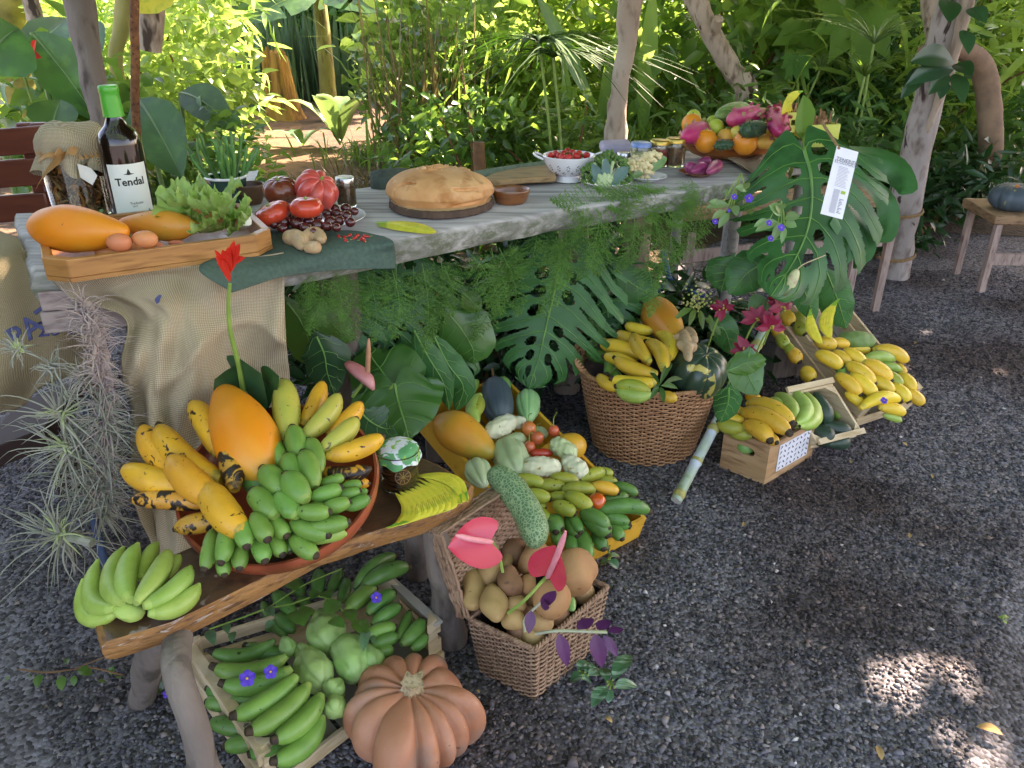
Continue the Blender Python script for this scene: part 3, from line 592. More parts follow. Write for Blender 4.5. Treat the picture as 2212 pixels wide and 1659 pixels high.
rp = trunk('right_post', 'stout grey trunk post leaning right beside the side table', RP, [.075, .072, .07, .068, .066, .06], mat('cracked_bark', '8d837c', 'a89e96', sc=8, rough=.85, bump=.8, bsc=26, bd=.012, c3='6a5a50', spots=[('3e302a', 9, .62, .65, 1)], rnd=0, stretch=(1, 1, .5)), lumps=.02, seed=4)
tw = mat('twine', 'a08058', '8a6c48', sc=80, rough=.9, bump=.5)
for hz, yy in ((0, 462), (1, 555)):
    c = np.array([np.interp(yy, [420, 597], [RP[1][i], RP[0][i]]) for i in range(3)]); th = np.linspace(0, 4 * math.pi, 50); mb = MB()
    mb.add(*sweep(np.c_[c[0] + .082 * np.cos(th), c[1] + .082 * np.sin(th), c[2] + .008 * th / 6 + .012 * np.cos(th)], .004, 6)); mb.build('twine', tw, rp)
trunk('split_branch', 'pale split branch leaning against the right post', [ay(0, 1995, 300, 3.84), ay(0, 2052, 150, 3.8), ay(0, 2100, -30, 3.8), V(2.75, 3.8, 2.5)], [.012, .022, .026, .024], bark, 'branch', .01, 5)
trunk('pale_trunk', 'pale trunk crossing the top behind the right post', [ay(0, 2040, 150, 4.8), ay(0, 2020, 60, 4.8), ay(0, 2010, -30, 4.8), V(2.4, 4.9, 2.6)], [.04, .055, .06, .06], bark, 'tree', .01, 6)
trunk('bent_trunk', 'smooth brown trunk bent like an elbow right of the post', [az(0, 2128, 425), ay(0, 2140, 330, 5), ay(0, 2135, 210, 5), ay(0, 2118, 140, 5), ay(0, 2070, 105, 4.9), ay(0, 1990, 110, 4.8)], [.07, .07, .068, .065, .055, .03], mat('brown_bark', '7c6450', '94785e', sc=14, rough=.8, bump=.4, bsc=60, rnd=0), 'tree', .01, 7)
trunk('slender_tree', 'thin pale trunk behind the slatted chair', [gx(115, 4.6), Y_(100, 200, 4.6), Y_(80, 60, 4.6), Y_(60, -30, 4.6)], [.035, .035, .04, .04], bark, 'tree', .01, 8)
trunk('slender_tree', 'pale yellow stem right of the grey post', [gx(262, 4.8), Y_(258, 180, 4.8), Y_(262, 60, 4.8), Y_(270, -30, 4.8)], [.035, .035, .042, .045], mat('yellow_bark', '98924e', 'a8a060', sc=10, rough=.7, bump=.3), 'tree', .008, 9)
trunk('mossy_trunk', 'mossy stump like trunk in the top left corner', [gx(30, 6.5), Y_(28, 120, 6.5), Y_(24, -30, 6.5)], [.16, .15, .15], mat('mossy_bark', '9a9040', '6c6a30', sc=9, rough=.9, bump=.5), 'tree', .03, 10)
for (x0, x1, Y, lb) in ((1040, 1028, 4.3, 'short sawn brown stake behind the bread loaf'),):
    trunk('stake', lb, [gx(x0, Y), Y_(x0 - 4, 355, Y), Y_(x1 + 6, 307, Y)], [.035, .033, .03], brown, 'stake', .004, 11)
# big leaves around the right post
o = thing('climbing_leaves', RP[0] + V(-.15, -.05, 0), 'dark leaves hanging on the right post', 'vine')
for i, (x0, y0, x1, y1, w) in enumerate([(2045, 0, 2050, 50, .1), (2080, 65, 2092, 118, .07), (2090, 20, 2130, 50, .08), (2060, 135, 1965, 135, .1), (2060, 150, 1955, 185, .09), (2050, 160, 2005, 205, .08), (2060, 160, 2080, 225, .08), (2060, 140, 2100, 165, .08), (2035, 170, 2030, 215, .07), (2000, 150, 1945, 215, .08)]):
    mb = MB(); paddle(mb, Y_(x0, y0, 3.72), Y_(x1, y1, 3.62), w, .1, up=(0, -1, .4), n=9); mb.build('leaf', LF['deep'], o, smooth=2)
# ---------------------------------------------------------------- an unseen tree, added so its crown keeps the sun off the produce
def unseen_shade_tree():
    g = np.random.default_rng(77); n = 40000
    x = g.uniform(-4.2, 5.2, n); y = g.uniform(-1.2, 7.0, n)
    h = g.uniform(2.9, 4.3, n); t0 = h / SUN[2]
    d = np.ones(n)
    nz = np.array([mnoise.noise(Vector((a * .9, b * .9, 3))) for a, b in zip(x, y)]); d = np.where(y > 3.3, np.where(nz > -.06, .85, .07), d); d = np.where(y > 5.0, np.where(nz > .02, .6, .03), d); d = np.where((x > 1.0) & (y > 3.0), np.maximum(d, .5), d); d = np.where((x > 1.7) & (y < 6), 1., d)
    def gaps(x, y):  # openings cut in the added crown where sun patches should land
        k = np.ones(len(x), bool)
        for (px, py, z, rx, ry) in [(2062, 1448, 0, .03, .01), (1930, 1502, 0, .05, .0), (1990, 1480, 0, .02, .0), (1845, 1535, 0, .01, .0), (2195, 1605, 0, .05, .02), (2130, 1650, 0, .03, .01), (205, 325, 1.0, .07, .05), (60, 305, .9, .03, .02), (75, 350, .8, .03, .02), (630, 235, .0, .3, .5)]:
            q = az(0, px, py, z); q0 = q - SUN * (q[2] / SUN[2]); rl = g.uniform(.85, 1.15, len(x)); mg = .10 if z > .5 else .075
            k &= ~(((x - q0[0]) / (rx * rl + mg)) ** 2 + ((y - q0[1]) / (ry * rl + mg)) ** 2 < 1)
        return k
    keep = (g.random(n) < d) & gaps(x, y)
    x, y, h, t0 = x[keep], y[keep], h[keep], t0[keep]; n = len(x)
    p = np.c_[x, y, np.zeros(n)] + SUN * t0[:, None]
    m_ = 3800; pz = np.c_[g.uniform(-3.0, 3.2, m_), g.uniform(-1.6, 3.4, m_), g.uniform(2.7, 3.5, m_)]; pq = pz - SUN * (pz[:, 2:] / SUN[2]); pz = pz[gaps(pq[:, 0], pq[:, 1])]; p = np.concatenate([p, pz]); n = len(p)  # extra leaves overhead, added to cut the sky light
    o = thing('unseen_shade_tree', (5.6, 4.2, 0), 'large unseen tree added so its crown shades the stand', 'tree')
    mb = MB(); mb.add(*leaves(p, rdir(n, g, .3), V(SUN) + rdir(n, g) * .35, g.uniform(.13, .22, n), g.uniform(.1, .15, n), 'heart', .15, g)); mb.build('crown', LF['mid'], o, smooth=2)
    mb = MB(); mb.add(*sweep(path3([(5.6, 4.2, 0), (5.5, 4.1, 2), (4.6, 4, 3.6)], 10), np.linspace(.22, .12, 10), 12))
    for e in [(0, 2, 3.6), (1, 5.5, 3.8), (5, 7.5, 3.9), (4, 1, 3.5), (-1, 4, 3.8)]: mb.add(*sweep(path3([(5.2, 4.1, 3.0), ((5 + e[0]) / 2, (4 + e[1]) / 2, 3.9), e], 8), np.linspace(.1, .03, 8), 8))
    mb.build('trunk', barkd, o)
unseen_shade_tree()
def added_far_tree():  # second crown above the view, added to shade the snake plants
    g = np.random.default_rng(5); n = 2600; x = g.uniform(-5.6, -2.0, n); y = g.uniform(9.0, 13.5, n); h = g.uniform(2.6, 4, n); p = np.c_[x, y, x * 0] + SUN * (h / SUN[2])[:, None]; o = thing('tree', (1.5, 15.5, 0), 'tall tree added to shade the snake plants by the dirt path', 'tree')
    mb = MB(); mb.add(*leaves(p, rdir(n, g, .3), V(SUN) + rdir(n, g) * .35, g.uniform(.25, .4, n), g.uniform(.2, .28, n), 'heart')); mb.build('crown', LF['mid'], o, smooth=2); mb = MB(); mb.add(*sweep(path3([(1.5, 15.5, 0), (1, 15, 2), (-.5, 14, 3.6)], 10), np.linspace(.2, .06, 10), 10)); mb.build('trunk', barkd, o)
added_far_tree()
g = np.random.default_rng(9)
shrub('hedge', 'tall unseen hedge added to darken the left side of the stand', 'hedge', (-2.35, .7, 0), (.35, 1.3, 1.2), 9000, .12, .08, LF['deep'], 'ovate', seed=901, ncl=60, tight=.3, stems=8)  # outside the view, added to darken the ground at the left
# ================================================================ the long slab table
TZ = .80
TP = Pl((0, 0, TZ)); GP = Pl((0, 0, 0))
wood_grey = mat('weathered_plank', '8b8a86', 'a09c96', sc=3.5, rough=.8, bump=.35, bsc=26, bd=.004, c3='6c6c68', stretch=(1, 9, 6), rnd=0)
def grey_wood():
    m = bpy.data.materials.new('weathered_slab'); m.use_nodes = True; N = m.node_tree.nodes; L = m.node_tree.links; P = N['Principled BSDF']
    tc = N.new('ShaderNodeTexCoord'); mp = N.new('ShaderNodeMapping'); mp.inputs['Rotation'].default_value = (0, 0, R(-36)); mp.inputs['Scale'].default_value = (1.1, 13, 13); L.new(tc.outputs['Object'], mp.inputs[0])
    n = N.new('ShaderNodeTexNoise'); n.inputs['Scale'].default_value = 2.6; n.inputs['Detail'].default_value = 8; n.inputs['Distortion'].default_value = .5; L.new(mp.outputs[0], n.inputs['Vector'])
    r = N.new('ShaderNodeValToRGB'); L.new(n.outputs['Fac'], r.inputs[0]); e = r.color_ramp.elements; e[0].position = .3; e[0].color = lin('7c7976'); e[1].position = .7; e[1].color = lin('c4c0bc'); x = r.color_ramp.elements.new(.5); x.color = lin('a8a5a2')
    n2 = N.new('ShaderNodeTexNoise'); n2.inputs['Scale'].default_value = 3.2; n2.inputs['Detail'].default_value = 9; n2.inputs['Roughness'].default_value = .75; L.new(mp.outputs[0], n2.inputs['Vector'])
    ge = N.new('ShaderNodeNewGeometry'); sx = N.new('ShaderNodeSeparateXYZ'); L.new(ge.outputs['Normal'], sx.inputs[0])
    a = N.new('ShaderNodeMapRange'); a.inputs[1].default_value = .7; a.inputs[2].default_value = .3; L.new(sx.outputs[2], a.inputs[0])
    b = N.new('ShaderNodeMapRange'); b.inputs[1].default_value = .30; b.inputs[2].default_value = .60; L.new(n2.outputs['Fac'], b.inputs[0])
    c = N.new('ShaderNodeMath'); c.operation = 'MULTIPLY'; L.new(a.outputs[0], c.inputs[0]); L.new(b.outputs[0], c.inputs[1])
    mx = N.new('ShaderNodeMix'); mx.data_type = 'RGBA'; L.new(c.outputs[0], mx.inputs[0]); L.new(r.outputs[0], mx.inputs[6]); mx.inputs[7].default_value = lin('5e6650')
    L.new(mx.outputs[2], P.inputs['Base Color']); P.inputs['Roughness'].default_value = .75
    bp = N.new('ShaderNodeBump'); bp.inputs['Strength'].default_value = .5; bp.inputs['Distance'].default_value = .004; L.new(n.outputs['Fac'], bp.inputs['Height']); L.new(bp.outputs[0], P.inputs['Normal'])
    return m
SLAB = grey_wood()
front = [az(0, *p, TZ) for p in [(62, 592), (300, 590), (620, 552), (850, 516), (1071, 477), (1204, 455), (1475, 415), (1641, 380)]]
back = [az(0, *p, TZ) for p in [(1560, 330), (1440, 322), (1304, 338), (1037, 383), (774, 405), (520, 432), (330, 452)]]
bl = V(-1.28, 2.02, TZ)
outline = np.array(front + back + [bl]); 
def slab():
    o = thing('table', (0, 2.1, 0), 'long weathered grey slab table carrying the produce', 'table')
    P_ = []; n = len(outline)
    for i in range(n):
        a, b = outline[i], outline[(i + 1) % n]
        for k in range(6): P_.append(a + (b - a) * k / 6)
    P_ = np.array(P_); cen = P_.mean(0); w = lump(P_, .010, 9, 3)[:, None] * nrm(V(-.5, 1, 0)); P_ = P_ + w; n = len(P_)
    nin = np.array([nrm((cen - p) * V(1, 1, 0)) for p in P_]); th = np.interp(P_[:, 0], [-.9, -.3, .8], [.085, .062, .048])
    rows = []
    for (ins, dz) in ((.012, 0), (.003, -.10), (0, -.35), (.003, -.7), (.012, -1.0), (.03, -1.02)):
        q = P_ + nin * (ins + .004 * (np.sin(P_[:, 0] * 37 + dz * 9)[:, None])); q[:, 2] = TZ + dz * th + (0 if dz == 0 else .0); rows.append(q)
    v = np.concatenate(rows); f = quads(6, n); f = [q[::-1] for q in f] + [tuple(range(n)), tuple(range(5 * n, 6 * n))[::-1]]
    mb = MB(); mb.add(v, f); mb.build('tabletop', SLAB, o)
    for i, (x, y) in enumerate([(.20, 2.62), (.45, 2.85), (-.45, 1.95), (-.62, 1.80)]):
        mb = MB(); mb.add(*sweep(path3([(x, y, 0), (x + .01, y, .4), (x, y, TZ - .05)], 8), [.05, .048, .047, .047, .048, .05, .052, .05], 12)); mb.build('leg', bark if i < 2 else barkd, o)
slab()
# grey timber beam end under the slab at the near left
mb = MB(); a = az(0, 60, 592, TZ) ; p0, p1 = ay(0, 97, 722, a[1] - .01), ay(0, 190, 690, a[1] + .01)
# ---------------------------------------------------------------- cloths
def burlap_mat(nm, a='d6c8b0', b='c0b096', print_=False):
    m = bpy.data.materials.new(nm); m.use_nodes = True; N = m.node_tree.nodes; L = m.node_tree.links; P = N['Principled BSDF']
    tc = N.new('ShaderNodeTexCoord'); outs = []
    for r in ((0, 0, R(8)), (0, R(90), R(8))):
        mp = N.new('ShaderNodeMapping'); mp.inputs['Rotation'].default_value = r; L.new(tc.outputs['UV'], mp.inputs[0])
    w = []
    for d in ('X', 'Y'):
        wv = N.new('ShaderNodeTexWave'); wv.bands_direction = d; wv.inputs['Scale'].default_value = 8; wv.inputs['Distortion'].default_value = 2.2; wv.inputs['Detail'].default_value = 2; wv.inputs['Detail Scale'].default_value = .6; L.new(tc.outputs['UV'], wv.inputs['Vector']); w.append(wv.outputs['Fac'])
    mm = N.new('ShaderNodeMath'); mm.operation = 'MULTIPLY'; L.new(w[0], mm.inputs[0]); L.new(w[1], mm.inputs[1])
    n = N.new('ShaderNodeTexNoise'); n.inputs['Scale'].default_value = 9; n.inputs['Detail'].default_value = 6; L.new(tc.outputs['Object'], n.inputs['Vector'])
    mx = N.new('ShaderNodeMix'); mx.data_type = 'RGBA'; L.new(n.outputs['Fac'], mx.inputs[0]); mx.inputs[6].default_value = lin(a); mx.inputs[7].default_value = lin(b)
    mr = N.new('ShaderNodeMapRange'); mr.inputs[1].default_value = 0; mr.inputs[2].default_value = .5; mr.inputs[3].default_value = .0; mr.inputs[4].default_value = 1; L.new(mm.outputs[0], mr.inputs[0])
    m2 = N.new('ShaderNodeMix'); m2.data_type = 'RGBA'; L.new(mr.outputs[0], m2.inputs[0]); m2.inputs[6].default_value = lin('968768'); L.new(mx.outputs[2], m2.inputs[7])
    L.new(m2.outputs[2], P.inputs['Base Color']); P.inputs['Roughness'].default_value = .95; P.inputs['Specular IOR Level'].default_value = .1
    bp = N.new('ShaderNodeBump'); bp.inputs['Strength'].default_value = .6; bp.inputs['Distance'].default_value = .002; L.new(mm.outputs[0], bp.inputs['Height']); L.new(bp.outputs[0], P.inputs['Normal'])
    return m
BUR = burlap_mat('burlap'); 
def cloth_grid(P4, nu, nv, disp, name, m, label, cat='cloth', parent=None, thick=.002, edge=0):
    """bilinear sheet over a (rows x cols) net of control points with folds from disp(u, v) -> offset"""
    P4 = np.array(P4, float); ru, rv = P4.shape[:2]
    U = np.linspace(0, 1, nu); W_ = np.linspace(0, 1, nv)
    rows = np.stack([path3(P4[i], nv) for i in range(ru)]); g_ = np.stack([path3(rows[:, j], nu) for j in range(nv)], 1)
    uu, vv = np.meshgrid(U, W_, indexing='ij'); g_ = g_ + disp(uu, vv)
    v = g_.reshape(-1, 3); f = quads(nu, nv, False)
    mb = MB(); mb.add(v, f); o = mb.build(name, m, parent, label, cat, smooth=2)
    uvl = o.data.uv_layers.new(name='UVMap'); sc_u = np.linalg.norm(np.diff(g_, axis=0), axis=2).sum(0).mean(); sc_v = np.linalg.norm(np.diff(g_, axis=1), axis=2).sum(1).mean()
    uv = np.stack([vv.ravel() * sc_v * 10, uu.ravel() * sc_u * 10], 1); li = np.empty(len(o.data.loops), dtype=np.int32); o.data.loops.foreach_get('vertex_index', li); uvl.data.foreach_set('uv', uv[li].ravel())
    s = o.modifiers.new('thickness', 'SOLIDIFY'); s.thickness = thick; return o
def y_on(t, x, y, Y): return ay(t, x, y, Y)
# front sack: hangs from the slab's front edge, bulging like a half filled sack
tl, tm, tr_ = az(0, 165, 612, .805), az(0, 390, 590, .805), az(0, 615, 560, .802)
FP = [[az(0, 100, 590, .808), az(0, 250, 588, .812), az(0, 400, 575, .812), az(0, 520, 560, .811), az(0, 612, 545, .808)],
      [y_on(0, 150, 640, 1.50), y_on(0, 270, 618, 1.50), y_on(0, 400, 605, 1.535), y_on(0, 520, 600, 1.575), y_on(0, 614, 600, 1.612)],
      [y_on(0, 262, 690, 1.47), y_on(0, 330, 680, 1.46), y_on(0, 410, 690, 1.47), y_on(0, 520, 690, 1.545), y_on(0, 616, 690, 1.59)],
      [y_on(0, 262, 790, 1.44), y_on(0, 320, 790, 1.41), y_on(0, 410, 800, 1.43), y_on(0, 500, 790, 1.52), y_on(0, 622, 780, 1.58)],
      [y_on(0, 280, 900, 1.46), y_on(0, 330, 915, 1.44), y_on(0, 400, 910, 1.45), y_on(0, 500, 890, 1.52), y_on(0, 626, 880, 1.57)],
      [y_on(0, 290, 1060, 1.47), y_on(0, 340, 1080, 1.47), y_on(0, 420, 1090, 1.5), y_on(0, 520, 1060, 1.54), y_on(0, 630, 1030, 1.57)],
      [y_on(0, 330, 1200, 1.47), y_on(0, 360, 1210, 1.47), y_on(0, 430, 1210, 1.5), y_on(0, 520, 1180, 1.54), y_on(0, 630, 1130, 1.57)]]
def folds(u, v):
    a = .009 * np.sin(v * 17 + 4 * u + 2 * np.sin(u * 5)) * np.clip(u * 4 - .5, 0, 1) + .006 * np.sin(v * 31 + u * 9) * np.clip(u * 3, 0, 1) + .010 * np.exp(-((v - .62) / .05) ** 2) * np.sin(u * 3.1) - .016 * np.abs(np.sin(u * 5 - v * 7 + 1)) ** 8 * np.clip(u * 3, 0, 1) - .012 * np.abs(np.sin(u * 9 + v * 5 + 2)) ** 10 * np.clip(u * 2, 0, 1) + .012 * np.exp(-((u - .45 - .12 * np.sin(v * 6)) / .03) ** 2) * (v > .3) + .006 * np.sin(u * 26 + v * 8) * (v > 0) * np.clip(u * 2 - .1, 0, 1)
    pp = np.stack([u * 4, v * 4, u * 0], -1).reshape(-1, 3); a = a + (lump(pp, .028, 1.1, 5) + lump(pp, .014, 2.6, 6)).reshape(u.shape) * np.clip(u * 5 - .6, 0, 1)
    return a[..., None] * V(.2, -1, .15)
sk = cloth_grid(FP, 120, 90, folds, 'burlap_sack', BUR, 'crumpled beige burlap sack hanging over the table front behind the banana bowl', 'sack')
blue_ink = mat('blue_ink', '3c4068', '50567c', sc=60, rough=.9, rnd=0)
mb = MB(); c_ = y_on(4, 1025, 280, 1.462); th = np.linspace(0, 6.28, 14)[:-1]; mb.add(np.array([c_ + CR * .006 * math.cos(t) * (1 + .3 * math.sin(3 * t)) + CU * .009 * math.sin(t + .5) for t in th]) , [tuple(range(13))]); ink = mb.build('ink_blot', blue_ink, sk)
# left sack with its printed words
LP_ = [[y_on(0, -70, 500, 1.9), y_on(0, -10, 500, 1.9), az(0, 30, 512, .81), az(0, 60, 540, .806)],
       [y_on(0, -80, 580, 1.62), y_on(0, -20, 575, 1.62), y_on(0, 30, 566, 1.62), y_on(0, 66, 566, 1.66)],
       [y_on(0, -80, 700, 1.58), y_on(0, 0, 700, 1.58), y_on(0, 100, 700, 1.62), y_on(0, 200, 690, 1.68)],
       [y_on(0, -80, 850, 1.56), y_on(0, 0, 830, 1.56), y_on(0, 100, 810, 1.62), y_on(0, 200, 790, 1.68)],
       [y_on(0, -80, 890, 1.60), y_on(0, 30, 886, 1.60), y_on(0, 100, 830, 1.64), y_on(0, 200, 800, 1.7)]]
def folds2(u, v): return (.008 * np.sin(v * 14 + u * 5) + .006 * np.sin(u * 15 + v * 9))[..., None] * V(.1, -1, .2)
sk2 = cloth_grid(LP_, 50, 50, folds2, 'burlap_sack', burlap_mat('old_burlap', 'b8a888', 'a09070'), 'flat tan burlap sack with blue printed letters at the left edge', 'sack')
def text(s, c, xdir, ydir, size, m, parent, name='lettering', ext=.0006, shear=0, bold=0):
    cu = bpy.data.curves.new('t', 'FONT'); cu.body = s; cu.size = size; cu.extrude = ext; cu.offset = bold; cu.align_x = 'CENTER'; cu.align_y = 'CENTER'; cu.shear = shear; cu.resolution_u = 2
    to = bpy.data.objects.new('t', cu); COL.objects.link(to); bpy.context.view_layer.update(); dg = bpy.context.evaluated_depsgraph_get()
    me = bpy.data.meshes.new_from_object(to.evaluated_get(dg)); v = np.empty(len(me.vertices) * 3); me.vertices.foreach_get('co', v); v = v.reshape(-1, 3); f = [tuple(p.vertices) for p in me.polygons]
    COL.objects.unlink(to); bpy.data.objects.remove(to); x = nrm(xdir); y = nrm(V(ydir) - x * np.dot(ydir, x)); z = np.cross(x, y)
    mb = MB(); mb.add(V(c) + v[:, :1] * x + v[:, 1:2] * y + v[:, 2:3] * z, f); return mb.build(name, m, parent, smooth=False)
text('PATATAS', y_on(0, 138, 660, 1.565), y_on(0, 80, 672, 1.545) - y_on(0, 16, 716, 1.52), CU, .062, blue_ink, sk2, bold=.001, ext=.0015)
text('25 KG', y_on(0, 150, 708, 1.575), y_on(0, 150, 712, 1.555) - y_on(0, 76, 718, 1.53), CU, .045, blue_ink, sk2, bold=.0006, ext=.0015)
# timber block under the table corner, pinkish planks in two layers
blockm = mat('pinkish_plank', '9c8a84', 'b3a29a', sc=4, rough=.8, bump=.3, bsc=40, c3='7c6c68', stretch=(1, 6, 6), rnd=.05)
o = thing('timber_block', ay(0, 120, 730, 1.55), 'pinkish grey timber block holding up the near table corner', 'timber')
xd = nrm(V(.95, .25, 0)) * .26; yd = nrm(V(-.25, .95, 0)) * .12; c0 = ay(0, 97, 722, 1.50)
mb = MB(); box(mb, c0, xd, yd, (0, 0, .045)); mb.build('lower_plank', blockm, o, bevel=.003)
mb = MB(); box(mb, c0 + V(.004, .004, .047), xd, yd, (0, 0, .040)); mb.build('upper_plank', blockm, o, bevel=.003)
mb = MB(); mb.add(*sweep([c0 * V(1, 1, 0) + V(.16, .14, 0), c0 + V(.16, .12, -.002)], .05, 10)); mb.build('leg', barkd, o)
# burlap at the far end of the slab
E4 = [[az(0, 1560, 340, .808), az(0, 1640, 332, .81), az(0, 1700, 342, .80)], [az(0, 1592, 357, .810), az(0, 1650, 352, .812), az(0, 1712, 362, .78)], [az(0, 1632, 380, .806), y_on(0, 1668, 383, 2.45), y_on(0, 1700, 385, 2.5)], [y_on(0, 1650, 406, 2.47), y_on(0, 1668, 410, 2.46), y_on(0, 1685, 402, 2.5)]]
cloth_grid(E4, 30, 30, lambda u, v: (.006 * np.sin(v * 14 + u * 5))[..., None] * V(0, -.3, 1), 'burlap_cloth', burlap_mat('pale_burlap', 'd0c6b4', 'beb29e'), 'pale burlap cloth over the far end of the slab under the boat bowl')
endb = thing('end_table', (.95, 2.85, 0), 'small low table under the far end of the slab', 'table'); mb = MB(); box(mb, (.70, 2.62, .745), (.38, .22, 0), (-.2, .35, 0), (0, 0, .03)); mb.build('tabletop', wood_grey, endb)
for i, (a, b) in enumerate([(.76, 2.68), (1.02, 2.84), (.62, 2.95), (.86, 3.12)]): mb = MB(); mb.add(*sweep([(a, b, 0), (a, b, .745)], .02, 8)); mb.build('leg', wood_grey, endb)
# dark green napkin over the front edge
gn = mat('grey_green_cloth', '3f564c', '4a6156', sc=120, rough=.95, bump=.4, bsc=500, bd=.001, rnd=0)
NP = [[az(0, 545, 500, .806), az(0, 640, 500, .804), az(0, 760, 500, .805), az(0, 830, 512, .805)], [az(0, 500, 545, .812), az(0, 630, 540, .806), az(0, 760, 528, .807), az(0, 850, 524, .806)],
      [ay(0, 430, 580, 1.49), ay(0, 610, 572, 1.60), ay(0, 740, 560, 1.675), ay(0, 853, 545, 1.745)], [ay(0, 500, 632, 1.47), ay(0, 620, 596, 1.595), ay(0, 730, 583, 1.665), ay(0, 856, 580, 1.74)]]
cloth_grid(NP, 40, 40, lambda u, v: (.003 * np.sin(v * 12 + u * 4))[..., None] * V(0, -1, .4), 'napkin', gn, 'grey green napkin folded over the table front edge', 'napkin')
# ---------------------------------------------------------------- the tray at the left
traym = mat('tray_wood', 'a3703c', 'b98448', sc=5, rough=.45, bump=.15, bsc=60, c3='8a5a2c', stretch=(1, 1, 8), rnd=0, coat=.2)
def tray():
    a, b = az(0, 104, 618, .812), az(0, 600, 547, .812); x = nrm(b - a); y = nrm(V(-x[1], x[0], 0)); L = np.linalg.norm(b - a); D_ = .34; h = .036
    o = thing('wooden_tray', (a + b) / 2 + y * D_ / 2 - V(0, 0, .0), 'honey brown wooden tray with papayas and lettuce on the left table corner', 'tray')
    ch = .04; ol = [(ch, 0), (L - ch, 0), (L, ch), (L, D_ - ch), (L - ch, D_), (ch, D_), (0, D_ - ch), (0, ch)]; t = .014
    P3 = [a + x * u + y * v for u, v in ol]; cen = a + x * L / 2 + y * D_ / 2
    mb = MB(); prism(mb, [p - V(0, 0, .0) for p in P3], (0, 0, .008)); mb.build('base', traym, o, smooth=False)
    for i in range(8):
        p, q = P3[i], P3[(i + 1) % 8]; ins = .016
        ip, iq = p + (cen - p) * (t / np.linalg.norm(cen - p)) * 1.4, q + (cen - q) * (t / np.linalg.norm(cen - q)) * 1.4
        mb = MB(); k = V(0, 0, .0082); prism(mb, [p + k, q + k, iq + k, ip + k], (0, 0, h)); 
        mb.build('side_panel', traym, o, smooth=False, bevel=.002)
tray()
TR = Pl((0, 0, .822))
pap = lambda nm, a='e2822c', b='d4963a', c=None: mat(nm, a, b, sc=7, rough=.42, spots=[('98983a', 7, .56, .70), ('8a5a2a', 55, .70, .74)] if c is None else c, rnd=.03, bump=.08, bsc=90, hue=.01)
PM = pap('papaya_skin'); PO = pap('orange_papaya_skin', 'ea7a18', 'e68a24', [('c89a38', 4, .58, .72), ('b8602a', 60, .72, .76)])
fruit('papaya', TR, 1, 185, 1470, 830, 1500, 310, .06, PO, 'largest orange papaya at the left end of the wooden tray', prof='papaya', n=34, ns=36, dz=.008, noise=.004, nsc=18)
TR_ = Pl((0, 0, .822))
fruit('papaya', TR, 1, 1290, 1470, 765, 1452, 200, .045, PM, 'smaller papaya with a green patch in the middle of the tray', prof='papaya', n=30, ns=32, noise=.003, nsc=20)
egg = mat('brown_eggshell', 'd98f5c', 'cf7c50', sc=8, rough=.5, rnd=.12, hue=.02, bump=.1, bsc=300)
for x0, x1, y, w, h, lb in [(688, 850, 1570, 120, .05, 'pale orange egg in front of the big papaya'), (852, 1022, 1550, 112, .05, 'reddish egg standing between the two papayas'), (800, 915, 1605, 60, .022, 'egg half hidden behind the tray rim below the others'), (612, 740, 1635, 70, .018, 'egg low in the tray under the big papaya'), (960, 1060, 1592, 50, .022, 'rightmost egg, half hidden by the tray rim'), (1090, 1190, 1575, 40, .02, 'small orange fruit peeking over the rim under the small papaya')]:
    fruit('egg', TR, 1, x0, y, x1, y, w, h, egg, lb, 'egg', 'eggs in the wooden tray', prof='egg', n=18, ns=20)
# lettuce: ruffled leaves
def ruffle(mb, c, d, n_, r, seed, amp=.25, mi=0, nu=12, nv=26, spread=2.4, freq=9, cup=.35):
    d, s, n2 = frame(d, n_); g = np.random.default_rng(seed); ph = g.uniform(0, 6.28, 3); u = np.linspace(.08, 1, nu); a = np.linspace(-spread / 2, spread / 2, nv)
    uu, aa = np.meshgrid(u, a, indexing='ij'); rr = r * uu * (1 + .10 * np.sin(aa * 7 + ph[0]) * uu)
    w = amp * r * (uu ** 2.5) * (.6 * np.sin(aa * freq + ph[1]) + .4 * np.sin(aa * freq * 2.3 + ph[2] + uu * 6)) + cup * r * uu ** 2 + .03 * r * np.sin(uu * 40 + aa * 20)
    v = V(c) + (rr * np.cos(aa))[..., None] * d + (rr * np.sin(aa))[..., None] * s + w[..., None] * n2
    mb.add(v.reshape(-1, 3), quads(nu, nv, False), mi)
lett = mat('lettuce_leaf', '8fb860', 'a8cc78', sc=14, rough=.5, trans=.3, tcol='9ac454', rnd=.1, bump=.4, bsc=60, c3='c0d89c')
o = thing('lettuce', az(1, 1350, 1450, .83), 'loose pale green lettuce with ruffled leaves in the tray', 'lettuce')
g = np.random.default_rng(5)
for i, (x, y, z) in enumerate([(1350, 1440, .86), (1480, 1420, .86), (1300, 1400, .88), (1200, 1370, .89), (1420, 1370, .90), (1530, 1460, .85), (1150, 1330, .88), (1280, 1320, .90), (1380, 1500, .84), (1560, 1400, .86), (1180, 1280, .89), (1450, 1330, .88), (1250, 1450, .85), (1100, 1380, .86), (1500, 1500, .84), (1400, 1280, .89), (1330, 1470, .87), (1220, 1330, .91)]):
    mb = MB(); ruffle(mb, az(1, x, y, z), (g.normal(0, .8), -.5 + g.normal(0, .4), g.uniform(-.1, .7)), (g.normal(0, .3), -.3, 1), .060, i, .26, freq=15); q = mb.build('leaf', lett, o, smooth=2)
mb = MB(); mb.add(*sweep(path3([az(1, 1560, 1380, .87), az(1, 1590, 1440, .86), az(1, 1560, 1480, .84)], 6), .014, 8, squash=.4)); mb.build('rib', mat('lettuce_rib', 'd6e0c4', 'e4eadb', sc=20, rough=.5), o)
for i in range(7):
    pass
